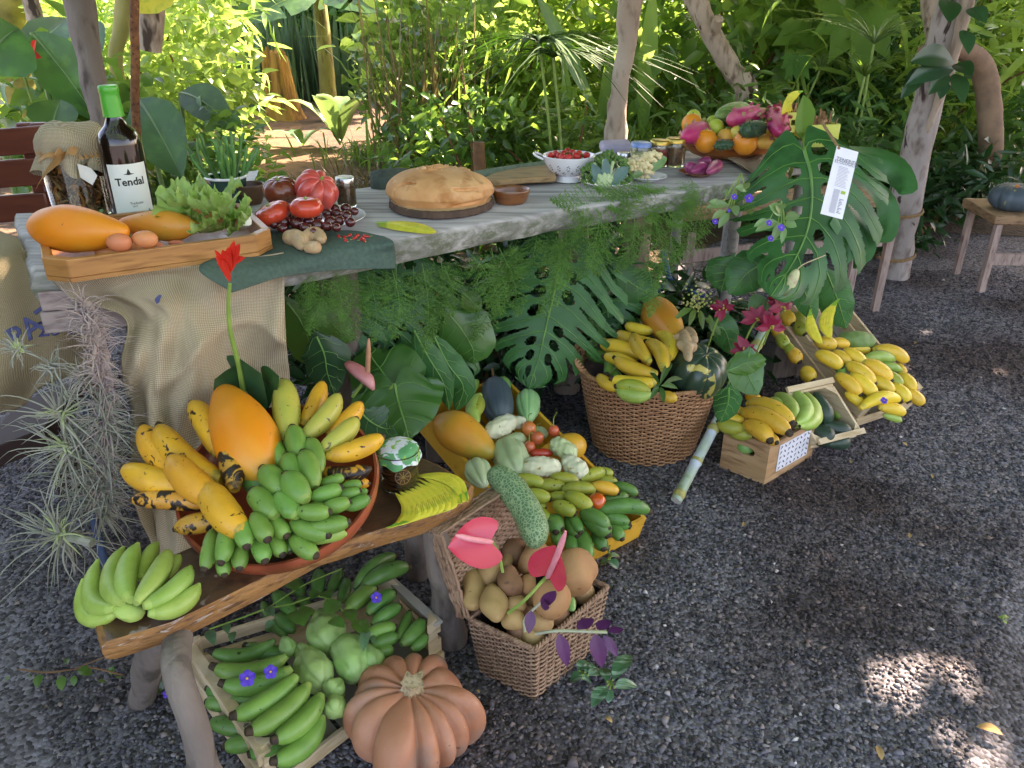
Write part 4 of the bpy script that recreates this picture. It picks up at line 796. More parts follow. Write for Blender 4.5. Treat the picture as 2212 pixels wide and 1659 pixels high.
# ---------------------------------------------------------------- revolved vessels
def vessel(mb, c, prof, n=40, mi=0, tilt=None, sx=1, sy=1, rot=0):
    """prof: (r, z) list run from inside bottom over the rim to outside bottom, or any profile"""
    th = np.arange(n) * 2 * math.pi / n; v = []
    for r, z in prof: v.append(np.c_[r * np.cos(th) * sx, r * np.sin(th) * sy, np.full(n, z)])
    v = np.concatenate(v)
    if rot: ca, sa = math.cos(rot), math.sin(rot); v = v @ np.array([[ca, sa, 0], [-sa, ca, 0], [0, 0, 1]])
    if tilt is not None: v = v @ np.array(tilt).T
    f = [q[::-1] for q in quads(len(prof), n)]
    mb.add(V(c) + v, f, mi); return mb
def lipped(r0, h, r1, t=.003, foot=0, k=6, curve=.6):
    """bowl profile from the inside centre, over the rim, to the outside centre"""
    u = np.linspace(0, 1, k); ri = [(1e-4, t)] + [(r0 - t + (r1 - r0) * a ** curve, t + (h - t) * a) for a in u]; ro = [(r0 + (r1 - r0) * a ** curve + t * .5, h * a) for a in u[::-1]]
    return ri + [(r1 + t * .2, h + t * .6)] + ro + [(1e-4, 0)]
glass = mat('clear_glass', 'f4f8f4', rough=.02, rnd=0, glass=True, spec=.5)
gl_thin = glass
silver = mat('wire_metal', 'b8bab8', rough=.25, rnd=0, metal=1)
# jar with burlap cap
def big_jar():
    c = az(1, 490, 1425, TZ + .002); r = wpx(1, 410, c) / 2; c = c + V(0, r * .8, 0); H_ = ay(1, 430, 1010, c[1])[2] - TZ + .02
    o = thing('storage_jar', c, 'large glass jar of dried peel with a burlap cap and paper ribbon', 'jar')
    mb = MB(); pr_ = [(r - .004, .008), (r - .003, H_ * .9), (r * .9, H_), (r * .9 + .004, H_), (r, H_ * .9), (r, .01), (r * .9, 0), (1e-4, 0), (1e-4, .004), (r - .006, .008)]; vessel(mb, c, [(1e-4, .006), (r - .006, .007)] + pr_[:7] + [(1e-4, 0)]); mb.build('glass', glass, o)
    g = np.random.default_rng(2); mb = MB()
    for i in range(330):
        a = g.uniform(0, 6.28); rr = r * .88 * g.random() ** .33; p = c + V(rr * math.cos(a), rr * math.sin(a), g.uniform(.02, H_ * .88)); d = rdir(1, g, 2.2)[0] * g.uniform(.012, .035); 
        q = path3([p - d, p + rdir(1, g)[0] * .007, p + d], 5); q[:, :2] = c[:2] + (q[:, :2] - c[:2]) * np.minimum(1, r * .93 / (np.linalg.norm(q[:, :2] - c[:2], axis=1) + 1e-6))[:, None]
        mb.add(*sweep(q, g.uniform(.004, .009), 5, squash=.3), int(g.integers(0, 3)))
    mb.build('contents', [mat('dried_peel', 'a37a4a', 'c49a68', sc=50, rough=.8), mat('dark_peel', '6a3f22', '8a5a30', sc=50, rough=.8), mat('orange_peel', 'b86a24', 'c88a48', sc=50, rough=.8)], o, smooth=2)
    cap = burlap_mat('cap_burlap', 'ddd0bc', 'c8b89c'); mb = MB(); n = 60; th = np.arange(n) * 2 * math.pi / n; rows = []
    for k, (rr, zz) in enumerate([(1e-4, .052), (.35, .055), (.7, .050), (.9, .043), (1.0, .028), (1.03, .010), (1.0, -.006), (.99, -.010), (1.08, -.03), (1.12, -.05)]):
        wv = (.02 + .05 * max(0, k - 6)) * np.sin(th * 9) + .03 * np.sin(th * 5 + 1) * (k > 5); rows.append(np.c_[c[0] + r * rr * (1 + wv) * np.cos(th), c[1] + r * rr * (1 + wv) * np.sin(th), c[2] + H_ + zz + (k == 9) * .012 * np.sin(th * 7) + (.008 * np.sin(th * 3) if k > 1 else 0) * np.ones(n)])
    mb.add(np.concatenate(rows), [q[::-1] for q in quads(10, n)]); q = mb.build('cloth_cap', cap, o, smooth=2)
    u = q.data.uv_layers.new(name='UVMap'); li = np.empty(len(q.data.loops), dtype=np.int32); q.data.loops.foreach_get('vertex_index', li); co = np.concatenate(rows)[:, [0, 2]] * 14; u.data.foreach_set('uv', co[li].ravel())
    rib = mat('paper_ribbon', 'b0824c', 'c49a64', sc=30, rough=.6, rnd=0); mb = MB(); tt = np.linspace(0, 2 * math.pi, 40)
    for z, w in ((-.008, .007),): 
        a_ = np.c_[c[0] + (r * 1.03) * np.cos(tt), c[1] + r * 1.03 * np.sin(tt), c[2] + H_ + z + .004 * np.sin(tt * 2)]; mb.add(np.concatenate([a_ - V(0, 0, w), a_ + V(0, 0, w)]), [(i, i + 1, 41 + i - 1 + 0, 40 + i) for i in range(39)])
    kn = ay(1, 410, 1020, c[1] - r * 1.08); 
    for e, w in ((ay(1, 225, 1240, c[1] - r * 1.25), .020), (ay(1, 500, 985, c[1] - r * 1.2), .012), (ay(1, 350, 1000, c[1] - r * 1.2), .012), (ay(1, 250, 1040, c[1] - r), .008)):
        mb.add(*leafgrid(path3([kn, (kn + e) / 2 + V(.005, -.012, .012), e], 8), np.full(8, w), nrm(V(.5, -.1, .6)), -CF, .05, 2))
    mb.build('ribbon', rib, o, smooth=2)
    mb = MB(); t4 = [ay(1, x, y, c[1] - r * 1.12) for x, y in ((500, 1060), (590, 1090), (630, 1140), (600, 1200), (520, 1150))]; prism(mb, t4, (0, .0015, 0)); mb.build('tag', mat('card_paper', 'd8d4ca', 'e4e0d6', sc=40, rough=.8), o)
big_jar()
# wine bottle
def bottle():
    c = az(1, 835, 1455, TZ + .002); r = wpx(1, 262, c) / 2; c = c + V(0, r * .8, 0); H_ = ay(1, 695, 562, c[1])[2] - TZ
    o = thing('wine_bottle', c, 'dark wine bottle with bright green cap and white label', 'bottle'); s = H_ / .30
    pr_ = [(1e-4, .004), (r * .7, .002), (r, .008), (r, .175 * s), (r * .97, .190 * s), (r * .80, .205 * s), (r * .52, .218 * s), (r * .40, .232 * s), (r * .385, .245 * s), (r * .37, .296 * s), (1e-4, .298 * s)]
    mb = MB(); vessel(mb, c, pr_[::-1]); mb.build('glass', mat('brown_bottle_glass', '1e120c', '140c0a', sc=4, rough=.04, rnd=0, coat=.6), o)
    mb = MB(); vessel(mb, c, [(r * .47, .236 * s), (r * .43, .280 * s), (r * .43, .286 * s), (r * .45, .288 * s), (r * .45, .298 * s), (r * .40, .3015 * s), (1e-4, .302 * s)][::-1]); mb.build('cap', mat('green_foil', '3aa436', '46b442', sc=4, rough=.3, rnd=0), o)
    d = nrm(CAMP * V(1, 1, 0) - c * V(1, 1, 0)); a0 = math.atan2(d[1], d[0]) + .12; rr = r * 1.006; mb = MB(); th = np.linspace(a0 - .98, a0 + .98, 24)
    z0, z1 = .020 * s, .138 * s; a = np.c_[c[0] + rr * np.cos(th), c[1] + rr * np.sin(th), np.full(24, c[2] + z0)]; b = a + V(0, 0, z1 - z0); mb.add(np.concatenate([a, b]), [(i, i + 1, 25 + i, 24 + i) for i in range(23)])
    lb = mb.build('label', mat('bottle_label', 'e4e8e0', 'dce6de', sc=14, rough=.6, rnd=0, spots=[('b8cec4', 16, .60, .68)]), o)
    dark = mat('label_ink', '2c3430', rough=.8, rnd=0)
    def curved(s_, zc, size, al=0, bold=0):
        t = text(s_, (0, 0, 0), (1, 0, 0), (0, 1, 0), size, dark, lb, ext=.0002, bold=bold); me = t.data; v = np.empty(len(me.vertices) * 3); me.vertices.foreach_get('co', v); v = v.reshape(-1, 3) + WL[lb.name]
        an = a0 + al + v[:, 0] / rr; w = np.c_[c[0] + (rr + .0005 + v[:, 2] * .5) * np.cos(an), c[1] + (rr + .0005 + v[:, 2] * .5) * np.sin(an), c[2] + zc + v[:, 1]] - WL[lb.name]; me.vertices.foreach_set('co', w.ravel()); me.update()
    curved('Tendal', .098 * s, .0235 * s, 0, .0006); curved('Tradición', .050 * s, .0075 * s, .1); curved('2017', .043 * s, .005 * s, 0)
    hat = np.array([(-.35, 0), (-.12, .05), (-.07, .2), (0, .36), (.07, .2), (.12, .05), (.35, 0), (0, -.06)]) * .034 * s; mb = MB(); an = a0 + hat[:, 0] / rr
    mb.add(np.c_[c[0] + (rr + .0007) * np.cos(an), c[1] + (rr + .0007) * np.sin(an), c[2] + .116 * s + hat[:, 1]], [tuple(range(8))]); mb.build('emblem', dark, lb, smooth=False)
bottle()
# pail of green beans
def pail():
    c = az(1, 1462, 1335, TZ + .002); r = wpx(1, 255, c) / 2; c = c + V(0, r * .7, 0); H_ = .07
    o = thing('enamel_bowl', c, 'dark green enamel bowl with white rim holding green beans', 'bowl'); mb = MB(); vessel(mb, c, lipped(r * .72, H_, r * .98, .002)); mb.build('body', mat('dark_enamel', '1e3a34', '25443c', sc=6, rough=.15, rnd=0, coat=.5), o)
    mb = MB(); th = np.linspace(0, 2 * math.pi, 41); mb.add(*sweep(np.c_[c[0] + r * np.cos(th), c[1] + r * np.sin(th), np.full(41, c[2] + H_)], .0035, 6)); mb.build('rim', mat('white_enamel', 'dcdcdc', 'e6e6e8', sc=10, rough=.15, rnd=.02, coat=.5), o)
    bm = mat('green_bean', '3f7034', '528a40', sc=30, rough=.5, rnd=.18, hue=.015); g = np.random.default_rng(8)
    for i in range(30):
        a = g.uniform(0, 6.28); rr = r * .75 * math.sqrt(g.random()); b = c + V(rr * math.cos(a), rr * math.sin(a), .035); l = V(rr * math.cos(a) * 1.5 + g.normal(0, .014) - .012, rr * math.sin(a) * 1.0 + .01, g.uniform(.075, .135)); e = b + l
        mb = MB(); mb.add(*sweep(path3([b, (b + e) / 2 + V(g.normal(0, .006), g.normal(0, .006), .0), e, e + V(g.normal(0, .006), 0, .01)], 9), [.0035] + [.0042] * 6 + [.003, .0008], 6)); mb.build('green_bean', bm, None, 'dark green bean standing in the enamel bowl with the others', 'green bean', 'green beans in the enamel bowl')
pail()
def simple_bowl(nm, lb, cat, t, x, y, w, h, m, z=TZ, r0=.6, contents=None, dy=.7):
    c = az(t, x, y, z + .002); r = wpx(t, w, c) / 2; c = c + V(0, r * dy, 0); o = thing(nm, c, lb, cat); mb = MB(); vessel(mb, c, lipped(r * r0, h, r, .003)); mb.build('body', m, o)
    if contents: mb = MB(); vessel(mb, c + V(0, 0, h * .55), [(r * .86, 0), (r * .5, .004), (1e-4, .006)]); mb.build('contents', contents, o)
    return c, r
woodb = mat('bowl_wood', '7a4a26', '91592c', sc=8, rough=.35, c3='5a3218', stretch=(1, 1, 5), rnd=.05, coat=.3)
simple_bowl('wooden_bowl', 'dark wooden bowl behind the brown tomato', 'bowl', 1, 1620, 1330, 175, .05, mat('dark_bowl_wood', '4a3222', '5c4028', sc=9, rough=.4, rnd=0))
simple_bowl('wooden_bowl', 'small round wooden bowl of salt right of the bread', 'bowl', 2, 1098, 1330, 246, .034, woodb, contents=mat('pink_salt', 'b09484', 'c4aa98', sc=200, rough=.9, bump=1, bsc=300), r0=.72)
mb = MB(); mb.add(*leafgrid(path3([az(1, 1500, 1240, .803), az(1, 1580, 1180, .83), az(1, 1620, 1110, .805)], 10), np.full(10, .03), nrm(V(1, -.2, 0)), (0, 0, 1), .1, 4, .1)); mb.build('paper_napkin', mat('white_paper', 'c8c6ca', 'dcdadc', sc=20, rough=.8), None, 'crumpled white napkin behind the enamel bowl', 'napkin', smooth=2)
# plates
white = MATS['white_enamel']
def plate(lb, t, xc, yb, w, z=TZ, h=.018, m=None, nm='plate', dy=.9, r0=.62):
    c = az(t, xc, yb, z + .002); r = wpx(t, w, c) / 2; c = c + V(0, r * dy, 0); o = thing(nm, c, lb, 'plate'); mb = MB(); vessel(mb, c, lipped(r * r0, h, r, .002, curve=1.3)); mb.build('body', m or white, o); return c, r
pc, prr = plate('white plate of big tomatoes and dark cherry tomatoes', 1, 2005, 1520, 630)
PP = Pl((0, 0, TZ + .018))
tom = mat('red_tomato', 'c23a26', 'cf4a30', sc=6, rough=.22, rnd=.04, coat=.3); tomb = mat('brown_tomato', '6e2f22', '8a4028', sc=5, rough=.25, rnd=0, coat=.3, c3='5c4028'); tomp = mat('pink_tomato', 'c0403c', 'cc5a4c', sc=5, rough=.3, rnd=0, coat=.2, spots=[('8a7a4a', 7, .66, .75)])
def tomato(lb, x, y, w, hh, h, m, ribs, rd, t=1, up=(0, 0, 1), pl=None, **k):
    c = (pl or PP).at(t, x, y, h); W = wpx(t, w, c); Hh = wpx(t, hh, c); o = one('tomato', pumpkin(c, up, W / 2, Hh / 2, max(ribs, 6), rd, dent=.18, m=72), m, None, lb, 'tomato', smooth=2)
    mb = MB(); mb.add(*sweep([c + nrm(up) * Hh * .30, c + nrm(up) * Hh * .50], [.006, .003], 6)); mb.build('stem', gstem, o); return o
tomato('big brownish tomato at the back left of the plate', 1818, 1235, 235, 180, .055, tomb, 7, .10, up=(-.1, -.2, 1))
tomato('huge pink ribbed tomato at the back of the plate', 2050, 1230, 290, 225, .06, tomp, 8, .22, up=(.5, -.3, .8))
tomato('smooth red tomato in the middle of the plate', 1985, 1345, 215, 140, .048, tom, 6, .04)
tomato('flattened red tomato at the left front of the plate', 1765, 1385, 245, 140, .032, tom, 6, .06, up=(-.4, -.1, 1))
ch = mat('dark_cherry_tomato', '46191c', '5c2422', sc=12, rough=.12, rnd=.15, coat=.6, spots=[('6a4a2a', 20, .66, .75)])
for i, (x, y, w) in enumerate([(1775, 1455, 60), (1840, 1440, 95), (1925, 1450, 90), (1830, 1480, 70), (2000, 1435, 80), (2060, 1460, 85), (2140, 1435, 80), (2185, 1385, 75), (2120, 1385, 70), (2200, 1430, 70), (1890, 1405, 60), (1975, 1475, 70), (2120, 1465, 70), (2170, 1350, 60), (2060, 1410, 60), (2245, 1400, 75), (2270, 1440, 70), (2240, 1350, 70), (2295, 1370, 60), (1960, 1410, 60), (2030, 1500, 50), (2180, 1475, 60)]):
    ball('cherry_tomato', PP, 1, x, y, w, .014, ch, 'dark brown cherry tomato heaped on the white plate', 'cherry tomato', 'cherry tomatoes on the white plate', hgt=w * .92, n=14, ns=16)
# ginger
gin = mat('ginger_skin', 'c0a27c', 'b08e66', sc=18, rough=.7, bump=.4, bsc=60, bd=.002, c3='d0b490', rnd=.03)
def ginger(lb, pl, t, lobes, h=.015, k=1.):
    g = np.random.default_rng(3); vs = MB()
    for (x0, y0, x1, y1, w) in lobes:
        pa, pb = pl.at(t, x0, y0, h), pl.at(t, x1, y1, h); W = wpx(t, w, pa); vs.add(*spin(pa, pb, W, 'potato', noise=W * .10, nsc=50, seed=int(x0), n=14, ns=16))
    o = vs.build('ginger_root', gin, None, lb, 'ginger', smooth=2); r = o.modifiers.new('remesh', 'REMESH'); r.mode = 'VOXEL'; r.voxel_size = .0022; r.use_smooth_shade = True; return o
ginger('knobbly ginger root on the green napkin beside the tray', Pl((0, 0, .806)), 1, [(1840, 1530, 2000, 1560, 110), (1950, 1560, 2060, 1500, 105), (2030, 1490, 2090, 1560, 90), (1970, 1600, 2080, 1610, 85), (1990, 1480, 2070, 1500, 70), (1900, 1500, 1960, 1600, 90)])
# lidded glass behind the plate
def preserve(lb, t, xc, yb, w, yt, inside, lid, z=TZ, lh=.012, cat='jar', nm='glass_jar'):
    c = az(t, xc, yb, z + .002); r = wpx(t, w, c) / 2; c = c + V(0, r * .8, 0); H_ = ay(t, xc, yt, c[1])[2] - z - lh; o = thing(nm, c, lb, cat)
    mb = MB(); vessel(mb, c, [(1e-4, .004), (r * .92, .005), (r * .96, H_ * .8), (r * .86, H_), (r * .89, H_), (r, H_ * .8), (r * .98, .004), (r * .9, 0), (1e-4, 0)]); mb.build('glass', glass, o)
    if inside: mb = MB(); vessel(mb, c, [(1e-4, .007), (r * .9, .007), (r * .94, H_ * .78), (1e-4, H_ * .79)][::-1]); mb.build('contents', inside, o)
    if lid: mb = MB(); vessel(mb, c + V(0, 0, H_), [(1e-4, lh), (r * .9, lh), (r * .97, lh * .8), (r * .98, -.002), (r * .9, -.002)]); mb.build('lid', lid, o)
    return o
preserve('small clear glass jar with a metal lid behind the plate', 1, 2240, 1350, 130, 1150, mat('peppercorns', '7a5a3a', '4a3824', sc=120, rough=.9), silver)
# chillies
chm = mat('red_chilli', 'b8221c', 'c8322a', sc=20, rough=.25, rnd=.06, coat=.3); g = np.random.default_rng(6)
for i, (x, y) in enumerate([(20, 1540), (50, 1528), (85, 1545), (130, 1550), (160, 1532), (150, 1560), (30, 1560), (100, 1530), (-15, 1535)]):
    c = az(2, x, y, .811); a = g.uniform(0, 3.1); d = V(math.cos(a), math.sin(a), .1) * .009; o = one('chilli', spin(c - d, c + d, .009, 'pear', n=12, ns=10), chm, None, 'tiny red chilli in the small heap on the green napkin', 'chilli', 'tiny chillies on the napkin')
    mb = MB(); mb.add(*sweep([c - d * .95, c - d * 1.6 + V(0, 0, .003)], .0012, 5)); mb.build('stem', gstem, o)
# banana shaped cards
def bcard(mb, a, b, w, side, nd, mi=0, bow=.22, z=0, lift=0):
    a, b = V(a), V(b); L = np.linalg.norm(b - a); u = np.linspace(0, 1, 14); s = nrm(side)
    c = a + np.outer(u, b - a) + np.outer(4 * u * (1 - u), s) * bow * L
    W = w / 2 * np.interp(u, [0, .05, .12, .3, .55, .8, .93, 1], [.16, .16, .35, .85, 1, .8, .4, .05]); v, f = leafgrid(c, W, s, nd, 0, 2); mb.add(v, f, [mi if i < 96 else mi for i in range(len(f))]); return c, W
cgreen = mat('card_green_tip', '7ab83a', '68a834', sc=20, rough=.5, rnd=0)
def card(lb, t, x0, y0, x1, y1, w, pl, h, side, bow=.2, grp=None, nd=(0, 0, 1), txt=None):
    a, b = pl.at(t, x0, y0, h), pl.at(t, x1, y1, h); W = wpx(t, w, (a + b) / 2); mb = MB(); c, _ = bcard(mb, a, b, W, side, nd, 0, bow); o = mb.build('banana_card', cardm, None, lb, 'card', grp, smooth=2)
    mb = MB(); L = np.linalg.norm(b - a); v, f = leafgrid(c[:3] + V(nd) * .0008, W / 2 * np.array([.17, .2, .36]), nrm(side), nd, 0, 2); mb.add(v, f); mb.build('green_tip', cgreen, o)
    mb = MB(); k = len(c) // 2; mid = c[k] + V(nd) * .001; x = nrm(c[k + 2] - c[k - 2]); y = np.cross(V(nd), x)
    for r_ in range(3):
        q = mid + y * (r_ - 1) * W * .2; l = W * (.42 - .12 * abs(r_ - 1)); mb.add([q - x * l - y * W * .022, q + x * l - y * W * .022, q + x * l + y * W * .022, q - x * l + y * W * .022], [(0, 1, 2, 3)])
    mb.build('print', mat('card_ink', 'a8a03c', 'd0c844', sc=300, rough=.7, rnd=0), o)
    sd = o.modifiers.new('t', 'SOLIDIFY'); sd.thickness = .0006; sd.offset = -1; return o
for i in range(4):
    card('yellow banana shaped card in the short fan beside the bread board, %s' % ['topmost', 'second from the top', 'third from the top', 'lowest'][i], 2, 225 + i * 6, 1440 + i * 9, 615 - i * 5, 1505 + i * 3, 130, TP, .008 - i * .0015, (.3, 1, 0), .13 - .02 * i, 'banana shaped cards beside the bread')
# bread on a bark edged board
def bread():
    c = az(2, 622, 1425, TZ + .002); r = wpx(2, 712, c) / 2; c = c + V(0, r, 0); o = thing('bread_board', c, 'round bark edged wooden slice under the big loaf', 'board'); mb = MB(); n = 120; th = np.arange(n) * 2 * math.pi / n
    rg = 1 + .015 * np.sin(th * 3) + .012 * np.sin(th * 40) + .01 * np.sin(th * 23 + 1); rows = [np.c_[c[0] + r * k * rg * np.cos(th), c[1] + r * k * rg * np.sin(th), np.full(n, c[2] + z)] for k, z in ((.95, 0), (1, .004), (1, .018), (.96, .021))]
    v = np.concatenate(rows + [[c + V(0, 0, .021)]]); f = quads(4, n); k1 = len(f); f = f + [(3 * n + j, 3 * n + (j + 1) % n, 4 * n) for j in range(n)]
    mb.add(v, f, [0] * k1 + [1] * n); mb.build('slice', [mat('bark_edge', '4a3a30', '5e4a3c', sc=30, rough=.95, bump=1, bsc=50, bd=.006, stretch=(1, 1, .3)), mat('board_wood', 'a88a62', 'b89a70', sc=12, rough=.6)], o)
    a, b = az(2, 305, 1330, TZ), az(2, 972, 1330, TZ); R_ = np.linalg.norm(b - a) / 2 * 1.0; cc = c + V(0, 0, .021); Hh = ay(2, 620, 1085, cc[1])[2] - cc[2]
    n1, m1 = 120, 240; th = np.arange(m1) * 2 * math.pi / m1; rows = []
    for i in range(n1):
        u = i / (n1 - 1); ph = u * math.pi / 2 * 1.12; rr = np.sin(min(ph, math.pi / 2)) ** .86 if ph < math.pi / 2 else 1 - .6 * (ph - math.pi / 2); zz = math.cos(ph) if ph < math.pi / 2 else -(ph - math.pi / 2) * .0
        z = Hh * (.24 + .76 * max(0, math.cos(ph)) ** .95) if ph < math.pi / 2 else Hh * .24 * (1 - (ph - math.pi / 2) / (.12 * math.pi / 2)); x = rr * R_ * np.cos(th); y = rr * R_ * .86 * np.sin(th)
        rows.append(np.stack([x, y, np.full(m1, z)], 1))
    v = np.concatenate(rows); crack = np.zeros(len(v))
    for (x0, y0, x1, y1, wd, dp) in [(-.28, -.15, .02, .30, .045, .020), (-.02, -.1, -.33, .0, .03, .012), (.35, .25, .72, -.35, .05, .018), (.10, .55, .5, .15, .035, .014), (-.8, -.5, -.4, -.62, .02, .008), (.3, -.75, .75, -.55, .02, .008), (-.1, .3, .3, .5, .03, .01)]:
        A, B = V(x0, y0) * R_, V(x1, y1) * R_; d = B - A; L = np.linalg.norm(d); t = np.clip((v[:, :2] - A) @ d / L ** 2, 0, 1); wob = .02 * R_ * np.sin(t * 5 + x0 * 9)[:, None] * V(-d[1], d[0]) / L; q = np.linalg.norm(v[:, :2] - (A + np.outer(t, d) + wob), axis=1); crack += -dp * .8 * np.exp(-(q / (wd * R_ * .8)) ** 2) + dp * .25 * np.exp(-((q - wd * R_ * 1.6) / (wd * R_)) ** 2)
    nn = v / (np.linalg.norm(v, axis=1, keepdims=True) + 1e-9); v = v + nn * (crack + lump(v, .011, 6, 3) + lump(v, .0015, 30, 4))[:, None]; v[:, 2] = np.maximum(v[:, 2], 0)
    bm = mat('bread_crust', 'c68f58', 'd8a874', sc=9, rough=.75, bump=.5, bsc=70, bd=.004, c3='b47a44', spots=[('dcb88c', 40, .62, .75), ('9c6436', 11, .66, .8)], rnd=0)
    one('bread_loaf', (cc + v, quads(n1, m1)), bm, None, 'large round crusty bread loaf with cracked top', 'bread', smooth=2)
bread()
# dark cloths, cutting plank, knife
cl = mat('dark_cloth', '39443c', '465248', sc=60, rough=.95, bump=.3, bsc=300, rnd=.05)
o = thing('folded_cloth', az(2, 290, 1200, TZ), 'dark green cloth folded up behind the bread', 'cloth'); mb = MB()
for k in range(3):
    q = path3([az(2, 195, 1205 - k * 26, TZ + .006 + k * .008), az(2, 290, 1190 - k * 26, TZ + .014 + k * .009), az(2, 430, 1160 - k * 16, TZ + .01 + k * .008)], 12); mb.add(*sweep(q, [.006] + [.011] * 10 + [.009], 10, squash=1.8))
mb.build('fabric', cl, o)
mb = MB(); q = path3([az(2, 860, 1150, TZ + .006), az(2, 1100, 1110, TZ + .008), az(2, 1330, 1080, TZ + .008)], 12); mb.add(*sweep(q, .012, 8, squash=1.6)); mb.build('table_runner', mat('sage_cloth', '62705c', '70806a', sc=60, rough=.95), None, 'sage green cloth strip under the cutting plank', 'cloth')
def plank():
    top = [(920, 1150), (1000, 1115), (1150, 1085), (1370, 1062), (1395, 1140), (1200, 1150), (1000, 1168), (930, 1166)]; mb = MB(); P3 = [az(2, x, y, TZ + .03) for x, y in top]; prism(mb, [p - V(0, 0, .018) for p in P3], (0, 0, .018)); mb.build('cutting_plank', mat('plank_wood', '8c6e48', 'a4845a', sc=5, rough=.6, c3='6e5434', stretch=(1, 6, 6), rnd=0), None, 'long rough wooden cutting plank behind the salt bowl', 'plank', bevel=.004)
plank()
mb = MB(); box(mb, az(2, 1268, 1172, TZ + .012), az(2, 1395, 1148, TZ + .012) - az(2, 1268, 1172, TZ + .012), (.002, .016, 0), (0, 0, .012)); kn = mb.build('knife', mat('red_plastic', 'c02a20', rough=.3, rnd=0), None, 'red handled knife left of the colander', 'knife', bevel=.003)
mb = MB(); box(mb, az(2, 1392, 1150, TZ + .014), az(2, 1500, 1128, TZ + .014) - az(2, 1392, 1150, TZ + .014), (.001, .014, 0), (0, 0, .002)); mb.build('blade', silver, kn)
# colander
def colander():
    c = az(2, 1475, 1190, TZ + .002); c = c + V(0, .045, 0); r = wpx(2, 330, c) / 2; Hh = ay(2, 1470, 1010, c[1] )[2] - TZ; rf = r * .55; o = thing('colander', c, 'white enamel colander full of strawberries', 'colander')
    pr_ = [(1e-4, .018), (rf * .7, .018), (r * .72, Hh * .45), (r * .9, Hh * .72), (r * .97, Hh), (r, Hh + .002), (r * 1.03, Hh), (r * .93, Hh * .70), (r * .76, Hh * .42), (rf * .8, .017), (rf * .85, .012), (rf, .001), (rf * .92, .0), (rf * .75, .010), (1e-4, .014)]
    mb = MB(); vessel(mb, c, pr_, 48); mb.build('body', white, o); hole = mat('hole_dark', '3a3a40', rough=.8, rnd=0)
    mb = MB()
    for a0 in np.arange(-2.9, 0.1, .42):
        for zf in (.35, .62):
            for k in range(6):
                da = .055 * math.cos(k * 1.047 + .3); dz = .0058 * math.sin(k * 1.047 + .3) * 1.3; a = a0 + (0 if zf > .5 else .2) + da; z = Hh * zf + dz; rr = np.interp(z, [.018, Hh * .42, Hh * .70, Hh], [rf * .8, r * .76, r * .93, r * 1.03]) + .0004; n_ = V(math.cos(a), math.sin(a), -.3); n_ = nrm(n_); _, s1, s2 = frame(n_); p = c + V(rr * math.cos(a), rr * math.sin(a), z)
                mb.add([p + (s1 * math.cos(t) + s2 * math.sin(t)) * .0018 for t in np.arange(6) * 1.047], [tuple(range(6))])
    mb.build('drain_holes', hole, o, smooth=False)
    for s_ in (-1, 1):
        b = c + V(s_ * r * 1.0, 0, Hh - .002); mb = MB(); mb.add(*sweep(path3([b + V(0, -.035, -.004), b + V(s_ * .024, -.02, .006), b + V(s_ * .024, .02, .006), b + V(0, .035, -.004)], 12), .0035, 7)); mb.build('handle', white, o)
    mb = MB(); b = ay(2, 1330, 1000, c[1] - .05); 
    sm = mat('strawberry', 'b8201c', 'c83026', sc=40, rough=.35, rnd=.08, bump=.6, bsc=500, bd=.001); g = np.random.default_rng(9)
    for i in range(16):
        a = g.uniform(0, 6.28); rr = r * .75 * math.sqrt(g.random()); p = c + V(rr * math.cos(a), rr * math.sin(a), Hh * .9 + .008); d = nrm(rdir(1, g, .5)[0]); q = one('strawberry', spin(p - d * .013, p + d * .013, .023, 'pear', n=14, ns=14), sm, None, 'ripe strawberry in the white colander', 'strawberry', 'strawberries in the colander')
        mb = MB(); k = p + d * .012; mb.add(*leaves(np.repeat(k[None], 6, 0), rdir(6, g), np.repeat(d[None], 6, 0), .014, .008, 'ovate', .3)); mb.build('leafy_cap', LF['dark'], q)
colander()
